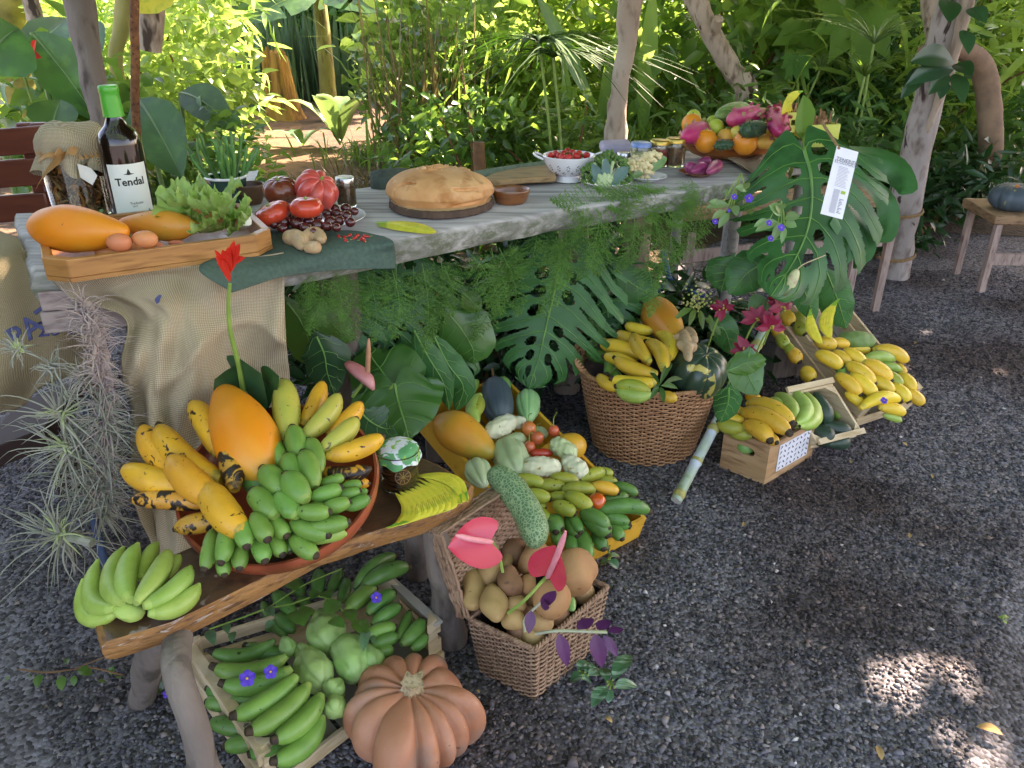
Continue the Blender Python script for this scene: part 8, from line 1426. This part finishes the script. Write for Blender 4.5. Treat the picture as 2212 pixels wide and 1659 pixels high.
mb = MB(); mb.add(*sweep(path3([tg[0] + ex * .1 + ey * .03 + tn * .002, Y3(3, 960, 880, 2.2), Y3(3, 910, 800, 2.28), Y3(3, 930, 780, 2.3)], 14), .004, 6)); mb.build('twine', tw, to)
# leaves under the table
monstera('broad split leaf hanging under the middle of the table', [Y3(5, 1415, -40, 2.28), Y3(5, 1385, 200, 2.24), Y3(5, 1330, 440, 2.2), Y3(5, 1285, 640, 2.17), Y3(5, 1215, 860, 2.14)], .47, (0, -1, .25), K=9, fall=.25, seed=2, rib=.005, stalk=[Y3(5, 1420, -100, 2.35), V(.2, 2.5, .5)])
monstera('dark split leaf hanging under the left part of the table', [Y3(5, 350, 60, 2.05), Y3(5, 345, 250, 2.02), Y3(5, 300, 480, 1.98), Y3(5, 260, 700, 1.95)], .42, (.15, -1, .2), K=8, fall=.35, seed=3, stalk=[Y3(5, 360, -40, 2.1), V(-.4, 2.2, .5)])
monstera('split leaf with long dark fingers reaching the yellow crate', [Y3(5, 430, 130, 2.1), Y3(5, 560, 350, 2.06), Y3(5, 680, 600, 2.02), Y3(5, 760, 860, 1.96)], .36, (.2, -1, .25), K=6, fall=.5, seed=4, slit=.22, stalk=[Y3(5, 400, 40, 2.2), V(-.2, 2.3, .5)])
monstera('split leaf in the dark between the round basket and the table', [Y3(5, 1640, 60, 2.5), Y3(5, 1690, 240, 2.46), Y3(5, 1730, 400, 2.42), Y3(5, 1700, 520, 2.4)], .34, (-.2, -1, .3), K=7, fall=.5, seed=5)
monstera('dark split leaf behind the anthurium leaf', [Y3(5, -60, 60, 2.0), Y3(5, -20, 260, 1.97), Y3(5, 40, 480, 1.93), Y3(5, 60, 700, 1.9)], .36, (.1, -1, .2), K=7, fall=.35, seed=6)
anl = mat('anthurium_leaf', '2f5f28', '3c6e2e', sc=6, rough=.3, trans=.12, tcol='6a9a3a', rnd=.03, coat=.2, bump=.15, bsc=30)
hp_ = ([0, .04, .15, .35, .55, .75, .9, 1], [.78, .9, 1, .96, .82, .55, .25, .02])
monstera('large heart shaped anthurium leaf left of the yellow crate', [Y3(5, 345, 830, 1.80), Y3(5, 370, 950, 1.77), Y3(5, 410, 1080, 1.73), Y3(5, 440, 1190, 1.70)], .24, (.05, -1, .45), K=4, fall=.15, seed=7, m=anl, name='heart_leaf', holes=False, prof=hp_, stalk=[Y3(5, 260, 930, 1.79), Y3(5, 190, 1000, 1.78)], wave=.05)
monstera('upper lobe of the heart leaf pointing up behind it', [Y3(5, 330, 880, 1.82), Y3(5, 270, 760, 1.85), Y3(5, 200, 660, 1.88), Y3(5, 180, 590, 1.9)], .21, (.05, -1, .45), K=3, fall=.15, seed=8, m=anl, name='heart_leaf', holes=False, prof=hp_, wave=.05)
for lb, pts, w, m_, yy in [('rounded green leaf below the fern in the middle', [(700, 380), (780, 480), (850, 600), (860, 700)], .17, anl, 2.0), ('small bright leaf curling under the table edge', [(790, 240), (850, 300), (910, 350)], .06, LF['mid'], 2.0), ('pale green lance leaf behind the terracotta bowl', [(-350, 300), (-260, 430), (-190, 600), (-110, 730)], .13, LF['mid'], 1.78), ('second lance leaf behind the terracotta bowl', [(-240, 280), (-120, 380), (-20, 480), (60, 560)], .10, LF['mid'], 1.85), ('blue green leaf beside the pink bud', [(-160, 520), (-110, 640), (-90, 760), (-40, 900)], .12, LF['deep'], 1.72), ('dark leaf between heart leaf and lidded jar', [(120, 1010), (200, 1080), (290, 1120), (330, 1100)], .10, LF['deep'], 1.66), ('leaf hanging left of the yellow crate top', [(600, 520), (690, 700), (790, 850), (740, 1010)], .085, mon, 1.93), ('narrow leaf hanging beside it', [(470, 480), (560, 650), (660, 820), (700, 1000)], .07, mon, 1.9), ('leaf over the blue trestle behind the papaya', [(1780, 80), (1880, 180), (1980, 240), (2010, 300)], .12, mon, 2.45)]:
    monstera(lb, [Y3(5, x, y, yy) for x, y in pts], w, (.05, -1, .4), K=5, fall=.25, seed=int(w * 999), m=m_, name='broad_leaf', holes=False, prof=([0, .1, .35, .7, .9, 1], [.1, .55, 1, .8, .4, .02]), n=30, nv=6, rib=.003)
for lb, pts, w, yy in [('long green leaf fanning left under the huge split leaf', [(330, 20), (280, 120), (250, 230)], .13, 2.35), ('wide green leaf between poinsettias and table', [(560, 30), (420, 110), (300, 250)], .13, 2.3), ('dark strap leaf hanging into the large banana crate, left', [(760, 150), (800, 260), (860, 420)], .09, 2.45), ('dark strap leaf hanging into the large banana crate, right', [(930, 100), (1000, 280), (1060, 470)], .13, 2.5), ('grey green leaf behind the small crate', [(430, 620), (420, 760), (490, 900)], .11, 1.96), ('small round grey leaf among the poinsettias', [(540, 380), (480, 320), (420, 310)], .07, 2.22), ('crinkled bright leaf above the small crate', [(300, 740), (420, 690), (540, 670)], .07, 1.95), ('dark leaf low behind the sugar cane', [(300, 850), (290, 960), (240, 1080)], .08, 1.95), ('dark leaf behind the green squash', [(190, 460), (270, 480), (320, 640)], .10, 2.4)]:
    monstera(lb, [Y3(6, x, y, yy) for x, y in pts], w, (-.1, -1, .4), K=5, fall=.25, seed=int(w * 999), m=(LF['mid'] if 'bright' in lb else (LF['blue'] if 'grey' in lb else mon)), name='broad_leaf', holes=False, prof=([0, .1, .35, .7, .9, 1], [.1, .6, 1, .85, .45, .02]), n=30, nv=6, rib=.003)
# dark undergrowth below the table, thickened to deepen the shade there
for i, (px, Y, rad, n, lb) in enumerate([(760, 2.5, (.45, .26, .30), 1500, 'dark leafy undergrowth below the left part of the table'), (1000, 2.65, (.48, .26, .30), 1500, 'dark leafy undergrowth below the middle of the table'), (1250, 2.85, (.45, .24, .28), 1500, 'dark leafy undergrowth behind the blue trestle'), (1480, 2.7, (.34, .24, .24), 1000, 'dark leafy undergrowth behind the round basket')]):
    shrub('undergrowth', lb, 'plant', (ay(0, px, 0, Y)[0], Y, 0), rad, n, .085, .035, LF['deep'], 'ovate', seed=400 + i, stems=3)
# asparagus fern along the front edge
fern = mat('asparagus_fern', '4f8036', '679a48', sc=30, rough=.6, trans=.3, tcol='7cae40', rnd=.12)
def frond_data(seed, L=.20, nb=48, nn=30):
    g = np.random.default_rng(seed); u = np.linspace(0, 1, 14); st = np.c_[u * L, .02 * np.sin(u * 3), -L * .35 * u ** 2]; V_, F_ = [], []; k = 0; v, f = sweep(st, np.linspace(.0011, .0004, 14), 3); V_.append(v); F_ += f; k = len(v)
    for b in range(nb):
        t = .08 + .92 * b / nb; p = np.array([np.interp(t, u, st[:, i]) for i in range(3)]); s = (-1) ** b; a = R(58) + g.normal(0, .15); l = L * .30 * math.sin(math.pi * min(1, t * .8 + .2)) ** .7 * (1.05 - t * .55) * g.uniform(.8, 1.2); d = nrm(V(math.cos(a), s * math.sin(a), g.normal(0, .25) - .15))
        for j in range(nn):
            q = p + d * l * (j + .5) / nn + V(0, 0, -.15 * l * ((j / nn) ** 2)); e = nrm(d * .5 + rdir(1, g)[0] * .8) * g.uniform(.005, .009); w = nrm(np.cross(e, rdir(1, g)[0])) * .0008; V_.append(np.array([q - w, q + w, q + e])); F_.append((k, k + 1, k + 2)); k += 3
    return np.concatenate(V_), F_
FD = [frond_data(i) for i in range(4)]
def ferns(lb, items, seed):
    """items: (x0,y0,Y0,x1,y1,Y1,scale): each frond leaves its root point and ends near the second"""
    g = np.random.default_rng(seed); o = thing('asparagus_fern', Y3(0, *items[0][:3]), lb, 'fern')
    for it in items:
        a, b = Y3(0, *it[:3]), Y3(0, *it[3:6])
        for k in range(it[6]):
            v, f = FD[g.integers(0, 4)]; e = b + g.normal(0, .035, 3); d = e - a; L = np.linalg.norm(d); x, y, z = frame(d, V(g.normal(0, .4), -1, .6)); q = v * (L / .20); q = a + g.normal(0, .012, 3) + q[:, :1] * x + q[:, 1:2] * y * 1.15 + q[:, 2:3] * z * g.choice([-1, 1]); mb = MB(); mb.add(q, f); mb.build('frond', fern, o, smooth=False)
ferns('feathery asparagus fern hanging from the table edge at the left, beside the sack', [(650, 600, 1.68, 630, 700, 1.64, 2), (690, 590, 1.7, 690, 710, 1.68, 2), (740, 585, 1.74, 735, 720, 1.7, 3), (790, 580, 1.78, 800, 690, 1.74, 2), (840, 580, 1.8, 830, 680, 1.77, 2), (660, 600, 1.68, 655, 640, 1.65, 2), (720, 590, 1.72, 715, 640, 1.7, 2), (770, 585, 1.76, 765, 640, 1.73, 2), (820, 582, 1.79, 815, 630, 1.76, 2)], 1)
ferns('feathery asparagus fern hanging below the middle of the table edge', [(900, 575, 1.86, 890, 680, 1.82, 2), (950, 565, 1.9, 940, 690, 1.86, 3), (1000, 555, 1.95, 1010, 650, 1.9, 2), (1060, 540, 2.0, 1070, 660, 1.95, 3), (1110, 530, 2.03, 1130, 610, 1.98, 2), (1160, 505, 2.06, 1150, 600, 2.0, 2), (920, 572, 1.88, 915, 625, 1.85, 2), (980, 560, 1.93, 975, 610, 1.9, 2), (1080, 538, 2.01, 1090, 600, 1.98, 2), (1210, 520, 2.06, 1200, 640, 2.02, 3)], 2)
ferns('feathery asparagus fern lying over the table edge in front of the plates', [(1330, 400, 2.22, 1245, 440, 2.1, 2), (1360, 400, 2.24, 1290, 470, 2.1, 3), (1400, 395, 2.27, 1340, 470, 2.14, 3), (1440, 395, 2.3, 1400, 470, 2.17, 3), (1470, 400, 2.32, 1450, 480, 2.2, 3), (1250, 450, 2.1, 1210, 560, 2.04, 3), (1300, 460, 2.1, 1280, 590, 2.06, 3), (1350, 470, 2.14, 1330, 610, 2.1, 3), (1250, 455, 2.08, 1200, 520, 2.03, 2)], 3)
ferns('feathery asparagus fern trailing at the far right of the table edge', [(1500, 420, 2.26, 1440, 520, 2.2, 3), (1540, 420, 2.3, 1500, 540, 2.25, 2), (1420, 480, 2.18, 1400, 600, 2.15, 3), (1590, 400, 2.36, 1570, 480, 2.3, 2), (1400, 560, 2.12, 1440, 650, 2.1, 2)], 4)
# nightshade sprigs with violet flowers
def sprig(lb, t, Y, root, lv, fl):
    o = thing('flowering_sprig', Y3(t, *root, Y), lb, 'flowering sprig'); mb = MB()
    for x0, y0, x1, y1, w in lv: mb.add(*sweep(path3([Y3(t, *root, Y + .02), Y3(t, (root[0] + x0) / 2, (root[1] + y0) / 2 - 10, Y), Y3(t, x0, y0, Y)], 6), .0014, 4))
    mb.build('stem', gstem, o)
    for x0, y0, x1, y1, w in lv: mb = MB(); paddle(mb, Y3(t, x0, y0, Y), Y3(t, x1, y1, Y - .02), w * .62, .1, up=(0, -1, .5), n=7, wave=.06); mb.build('leaf', LF['pale'], o, smooth=2)
    for x, y, r in fl: c = Y3(t, x, y, Y - .04); violet('', c, wpx(t, r, c), (.1, -1, .5), parent=o, nm='blossom')
sprig('violet flowering sprig over the far table edge', 3, 2.24, (380, 1120), [(410, 1240, 340, 1215, .035), (400, 1230, 430, 1180, .03), (300, 1330, 150, 1350, .04), (280, 1370, 190, 1420, .035), (300, 1380, 230, 1480, .04), (330, 1330, 350, 1400, .04), (290, 1270, 270, 1240, .03), (250, 1330, 170, 1310, .03)], [(430, 1285, 30), (335, 1275, 20), (210, 1435, 20), (300, 1365, 12)])
sprig('pale flowering sprig lying on the huge split leaf', 3, 2.16, (640, 1300), [(640, 1400, 560, 1330, .05), (620, 1440, 470, 1500, .045), (640, 1440, 580, 1570, .04), (660, 1420, 760, 1400, .045), (660, 1450, 740, 1470, .04), (640, 1380, 600, 1330, .04), (640, 1360, 660, 1320, .03), (560, 1430, 460, 1470, .03), (660, 1470, 640, 1580, .03)], [(560, 1445, 20), (640, 1475, 24), (570, 1545, 20)])
# poinsettias
poi = mat('poinsettia_bract', '7e1230', '981c40', sc=10, rough=.5, rnd=.06, trans=.12, tcol='c02040'); bud = mat('yellow_bud', 'c0b048', rough=.6, rnd=0)
def poinsettia(lb, t, x, y, r, Y, face, seed, n=11):
    g = np.random.default_rng(seed); c = Y3(t, x, y, Y); rr = wpx(t, r, c); nn, a, b = frame(face, (.1, .2, 1)); o = thing('poinsettia', c, lb, 'flower')
    for k in range(n):
        th = k * 6.283 / n * (1 if k < 7 else 1.7) + g.normal(0, .15); d = math.cos(th) * a + math.sin(th) * b + nn * g.uniform(-.1, .5); l = rr * g.uniform(.75, 1.15); e = c + d * l; u = np.linspace(0, 1, 8); s = nrm(np.cross(nn, d)); mb = MB(); mb.add(*leafgrid(c + np.outer(u, e - c) - np.outer(u ** 2, nn) * l * .2, l * .24 * np.array([.3, .6, .9, 1, 1.05, .8, .4, .02]), s, nrm(np.cross(d, s)), .25, 3, .05)); mb.build('bract', poi, o, smooth=2)
    mb = MB()
    for k in range(5): p = c + nn * .008 + a * g.normal(0, .004) + b * g.normal(0, .004); mb.add(*spin(p - nn * .004, p + nn * .005, .005, n=5, ns=6))
    mb.build('bud_cluster', bud, o, smooth=2); mb = MB(); mb.add(*sweep(path3([c, c + V(-.01, .03, -.06), c + V(-.02, .05, -.14)], 6), .003, 5)); mb.build('stem', gstem, o)
poinsettia('small dark red poinsettia at the left of the group', 6, 265, 345, 85, 2.24, (-.2, -.7, .7), 1, 8); poinsettia('middle dark red poinsettia behind the sugar cane top', 6, 480, 410, 105, 2.16, (-.3, -.8, .5), 2); poinsettia('uppermost dark red poinsettia facing the large crate', 6, 640, 335, 110, 2.2, (.4, -.8, .5), 3); poinsettia('drooping red poinsettia just above the cane', 6, 570, 455, 95, 2.12, (.1, -1, .1), 4); poinsettia('lowest red poinsettia beside the green squash', 6, 400, 610, 95, 2.1, (0, -.7, .6), 5)
o = thing('bud_spike', Y3(6, 640, 290, 2.18), 'pale green and pink spindle shaped bud with a long thread', 'bud'); p0, p1 = Y3(6, 640, 290, 2.18), Y3(6, 745, 85, 2.18); one('bud', spin(p0, p1, .034, 'potato', n=20, ns=14), mat('bud_skin', 'b4bc84', 'c8c898', sc=14, rough=.5, c3='b08078'), o, smooth=2); mb = MB(); mb.add(*sweep(path3([p1, Y3(6, 790, 50, 2.2), Y3(6, 925, -5, 2.25)], 8), .0016, 5)); mb.build('thread', mat('straw', 'b8a880', rough=.8), o)
o = thing('berry_sprig', Y3(6, 60, 380, 2.35), 'spray of tiny yellow green flower buds behind the round basket', 'sprig'); g = np.random.default_rng(2); mb = MB()
for k in range(70): p = Y3(6, g.normal(95, 45), g.normal(290, 45), 2.33 + g.normal(0, .02)); mb.add(*spin(p - V(0, 0, .004), p + V(0, 0, .004), .008, n=4, ns=6))
mb.build('bud_cluster', mat('lime_bud', '9ca858', 'b0b868', sc=40, rough=.6), o, smooth=2)
for x0, y0, x1, y1, w in [(80, 340, 40, 460, .02), (110, 350, 130, 480, .02), (140, 400, 250, 520, .02), (60, 340, -60, 420, .02), (170, 380, 200, 520, .016)]: mb = MB(); paddle(mb, Y3(6, x0, y0, 2.33), Y3(6, x1, y1, 2.3), w, .1, up=(0, -1, .4), n=8); mb.build('leaf', LF['mid'], o, smooth=2)
# canna with red flower and dark leaves in front of the sack
o = thing('canna', Y3(4, 1580, 880, 1.42), 'red canna flower on a tall green stem in front of the burlap sack', 'flower'); mb = MB(); mb.add(*sweep(path3([Y3(4, 1580, 900, 1.42), Y3(4, 1545, 700, 1.40), Y3(4, 1490, 480, 1.38), Y3(4, 1480, 300, 1.37), Y3(4, 1490, 180, 1.36)], 16), np.linspace(.006, .003, 16), 7)); mb.build('stem', gstem, o)
cr = mat('canna_petal', 'd82a1c', 'e23c28', sc=20, rough=.4, rnd=.05, trans=.15, tcol='e03020')
for x0, y0, x1, y1, w in [(1490, 170, 1440, 20, .014), (1485, 150, 1400, 0, .012), (1490, 120, 1480, -60, .014), (1500, 100, 1555, -80, .016), (1500, 60, 1590, 10, .012), (1490, 60, 1440, -40, .014), (1480, 100, 1390, -40, .010), (1495, 80, 1520, -100, .012)]: mb = MB(); paddle(mb, Y3(4, x0, y0, 1.36), Y3(4, x1, y1, 1.35), w, .1, up=(0, -1, .3), n=8, wave=.1); mb.build('petal', cr, o, smooth=2)
for x0, y0, x1, y1, w in [(1570, 870, 1390, 800, .09), (1600, 880, 1690, 760, .13), (1720, 850, 1810, 780, .06), (1640, 870, 1730, 1010, .10)]: mb = MB(); paddle(mb, Y3(4, x0, y0, 1.42), Y3(4, x1, y1, 1.38), w, .1, up=(0, -1, .5), n=9); mb.build('leaf', LF['deep'], o, smooth=2)
# half closed pink anthurium bud
o = thing('anthurium_flower', Y3(5, 180, 790, 1.70), 'rolled pale pink anthurium bud with an upright spadix', 'flower'); mb = MB(); mb.add(*sweep(path3([Y3(5, 210, 870, 1.68), Y3(5, 170, 800, 1.69), Y3(5, 100, 740, 1.70), Y3(5, 30, 690, 1.71)], 10), [.004, .010, .015, .018, .019, .02, .019, .017, .014, .008], 10, squash=.6)); mb.build('spathe', mat('pale_spathe', 'b86a68', 'cc8a88', sc=14, rough=.35, rnd=0), o, smooth=2)
mb = MB(); mb.add(*sweep(path3([Y3(5, 170, 750, 1.67), Y3(5, 175, 640, 1.67), Y3(5, 178, 535, 1.67)], 8), [.006, .006, .006, .006, .0055, .005, .004, .002], 8)); mb.build('spadix', mat('old_spadix', 'b07a58', 'c08868', sc=60, rough=.6), o); mb = MB(); mb.add(*sweep([Y3(5, 150, 810, 1.69), Y3(5, 70, 915, 1.68)], .004, 6)); mb.build('stem', gstem, o)
# air plants
def air():
    am = mat('air_plant_leaf', '94968a', 'a8a898', sc=14, rough=.8, rnd=.06, c3='848c72'); ap = mat('old_air_plant_leaf', 'a8968c', 'b8a8a0', sc=14, rough=.85, rnd=.05, c3='847a80'); ag = mat('young_air_plant_leaf', 'a0b078', 'b0bc8c', sc=14, rough=.7, rnd=.05)
    def ros(c, n, L, m, seed, nm, o, bias=(0, 0, 0), cl=.35, flat=.55, r=.0022):
        g = np.random.default_rng(seed); mb = MB()
        for i in range(n):
            d = nrm(rdir(1, g, 1)[0] * V(1, flat, 1) + V(bias)); l = L * g.uniform(.6, 1.15); k = nrm(rdir(1, g)[0]) * cl * l; e = V(c) + d * l; q = path3([V(c) + g.normal(0, .006, 3), V(c) + d * l * .35, V(c) + d * l * .7 + k * .35, e + k + V(0, 0, -.12 * l)], 8); mb.add(*sweep(q, r * np.array([1.0, 1.1, 1, .85, .7, .5, .33, .12]), 4, squash=.6))
        mb.build(nm, m, o, smooth=2)
    o = thing('air_plant', Y3(4, 560, 330, 1.41), 'hanging curtain of tangled silvery air plants at the left of the sack', 'air plant'); st = path3([Y3(4, 560, 300, 1.43), Y3(4, 640, 520, 1.41), Y3(4, 690, 780, 1.41), Y3(4, 720, 1050, 1.41), Y3(4, 700, 1350, 1.40), Y3(4, 690, 1620, 1.38)], 30); mb = MB(); mb.add(*sweep(st, .011, 8)); mb.build('stem', ap, o)
    for i in range(30): ros(st[i] + V(-.004, -.008, 0), 24 if i < 16 else 34, .050 if i < 16 else .075, ap if i < 14 or i % 3 == 0 else am, i, 'leaf_whorl', o, (0, 0, .05), .5)
    for i, (x, y) in enumerate([(560, 1450), (500, 1250), (620, 1560), (480, 1560), (560, 1080), (450, 900), (330, 720), (560, 800), (400, 1380)]): ros(Y3(4, x, y, 1.40), 24, .055 if y < 1000 else .085, am, 60 + i, 'leaf_tuft', o, (-.1, 0, .05), .45, r=.0024)
    for i, (x, y, L, lb) in enumerate([(120, 600, .045, 'spiky'), (400, 1030, .13, 'spiky'), (430, 1240, .14, 'spiky')]): ros(Y3(4, x, y, 1.38), 34, L, am, 90 + i, 'spiky_rosette', o, (-.35, -.1, -.05), .25, r=.0026); ros(Y3(4, x, y, 1.375), 12, L * .5, ag, 95 + i, 'rosette_heart', o, (-.35, -.1, .1), .15, r=.0028)
    o = thing('air_plant', Y3(7, 400, 150, 1.26), 'lowest silver green air plant rosette left of the green banana hand', 'air plant'); ros(Y3(7, 400, 150, 1.26), 60, .125, am, 200, 'rosette', o, (-.25, 0, -.12), .35, r=.0026); ros(Y3(7, 385, 130, 1.25), 16, .06, ag, 201, 'rosette_heart', o, (-.3, 0, .1), .15, r=.003); mb = MB(); mb.add(*sweep([Y3(7, 400, 150, 1.26), Y3(7, 600, 200, 1.24)], .009, 7)); mb.build('stem', am, o)
    mb = MB(); mb.add(*sweep(path3([Y3(4, 570, 900, 1.48), Y3(4, 570, 1500, 1.46), V(Y3(4, 560, 1600, 1.44)[0], 1.44, 0)], 10), .009, 10)); mb.build('blue_pole', mat('faded_blue_paint', '2a3e5c', '3a4e68', sc=20, rough=.6), None, 'blue painted pole half hidden behind the air plants', 'pole')
air()
# twigs and fallen leaves
g = np.random.default_rng(12); o = thing('trailing_twig', az(7, 700, 1000, .02), 'thin leafy twig creeping on the gravel left of the bench leg', 'twig'); mb = MB()
mb.add(*sweep(path3([az(7, x, y, .03) for x, y in ((800, 1060), (600, 1010), (480, 1020), (300, 1040), (120, 1020))], 16), .002, 5)); mb.add(*sweep([az(7, 480, 1020, .03), az(7, 700, 930, .05)], .0015, 4)); mb.build('stem', brown, o)
for x, y, x1, y1, w in [(500, 1030, 600, 1050, .03), (260, 1050, 240, 1140, .02), (400, 1060, 400, 1160, .02), (60, 1080, 15, 1100, .02), (480, 1060, 480, 1130, .015), (640, 1100, 690, 1110, .018), (730, 1000, 720, 1060, .015), (440, 990, 430, 950, .012), (180, 1050, 200, 1080, .014), (760, 1080, 800, 1070, .015), (1060, 1080, 950, 1210, .055)]: mb = MB(); paddle(mb, az(7, x, y, .035), az(7, x1, y1, .02), w, .1, n=7); mb.build('leaf', LF['mid'], o, smooth=2)
dry = mat('dry_leaf', 'a08050', 'b89660', sc=40, rough=.9, rnd=.25); P9 = [(1290, 1610, 9, .03, 'pale curled'), (1900, 1390, 9, .045, 'large tan'), (1470, 170, 9, .02, 'small orange'), (390, 95, 9, .02, 'small olive'), (1455, 1230, 6, .02, 'tiny brown'), (1620, 1440, 6, .018, 'greenish'), (1100, 1330, 6, .02, 'brown'), (1500, 570, 6, .022, 'pale'), (1710, 1330, 8, .02, 'thin yellow'), (880, 1150, 8, .012, 'greenish yellow')]
for i, (x, y, t, s, ad) in enumerate(P9): c = az(t, x, y, .012); mb = MB(); a = g.uniform(0, 6); paddle(mb, c, c + V(math.cos(a), math.sin(a), .15) * s, s * .5, .15, n=7); mb.build('fallen_leaf', dry, None, ad + ' dry leaf fallen on the open gravel, ' + ['bottom centre', 'bottom right', 'upper right part', 'right of the cane end', 'below the large crate', 'right of the avocado crate', 'just under the avocado crate', 'right of the large crate', 'right of the pumpkin', 'between pumpkin and potato basket'][i], 'dry leaf', 'dry leaves on the gravel', smooth=2)

o = thing('heliconia_flower', Y_(100, 110, 4.2), 'small red heliconia flower among the dark leaves at the far left', 'flower')
for x0, y0, x1, y1, w in [(90, 125, 42, 113, .035), (88, 124, 60, 122, .03), (70, 118, 78, 86, .025), (60, 118, 50, 108, .02)]: mb = MB(); paddle(mb, Y_(x0, y0, 3.85), Y_(x1, y1, 3.8), w, .1, up=(0, -1, .2), n=7); mb.build('bract', cr, o, smooth=2)
mb = MB(); mb.add(*sweep(path3([Y_(60, 125, 3.86), Y_(62, 200, 3.9), gx(62, 3.95)], 8), .007, 6)); mb.build('stem', gstem, o)
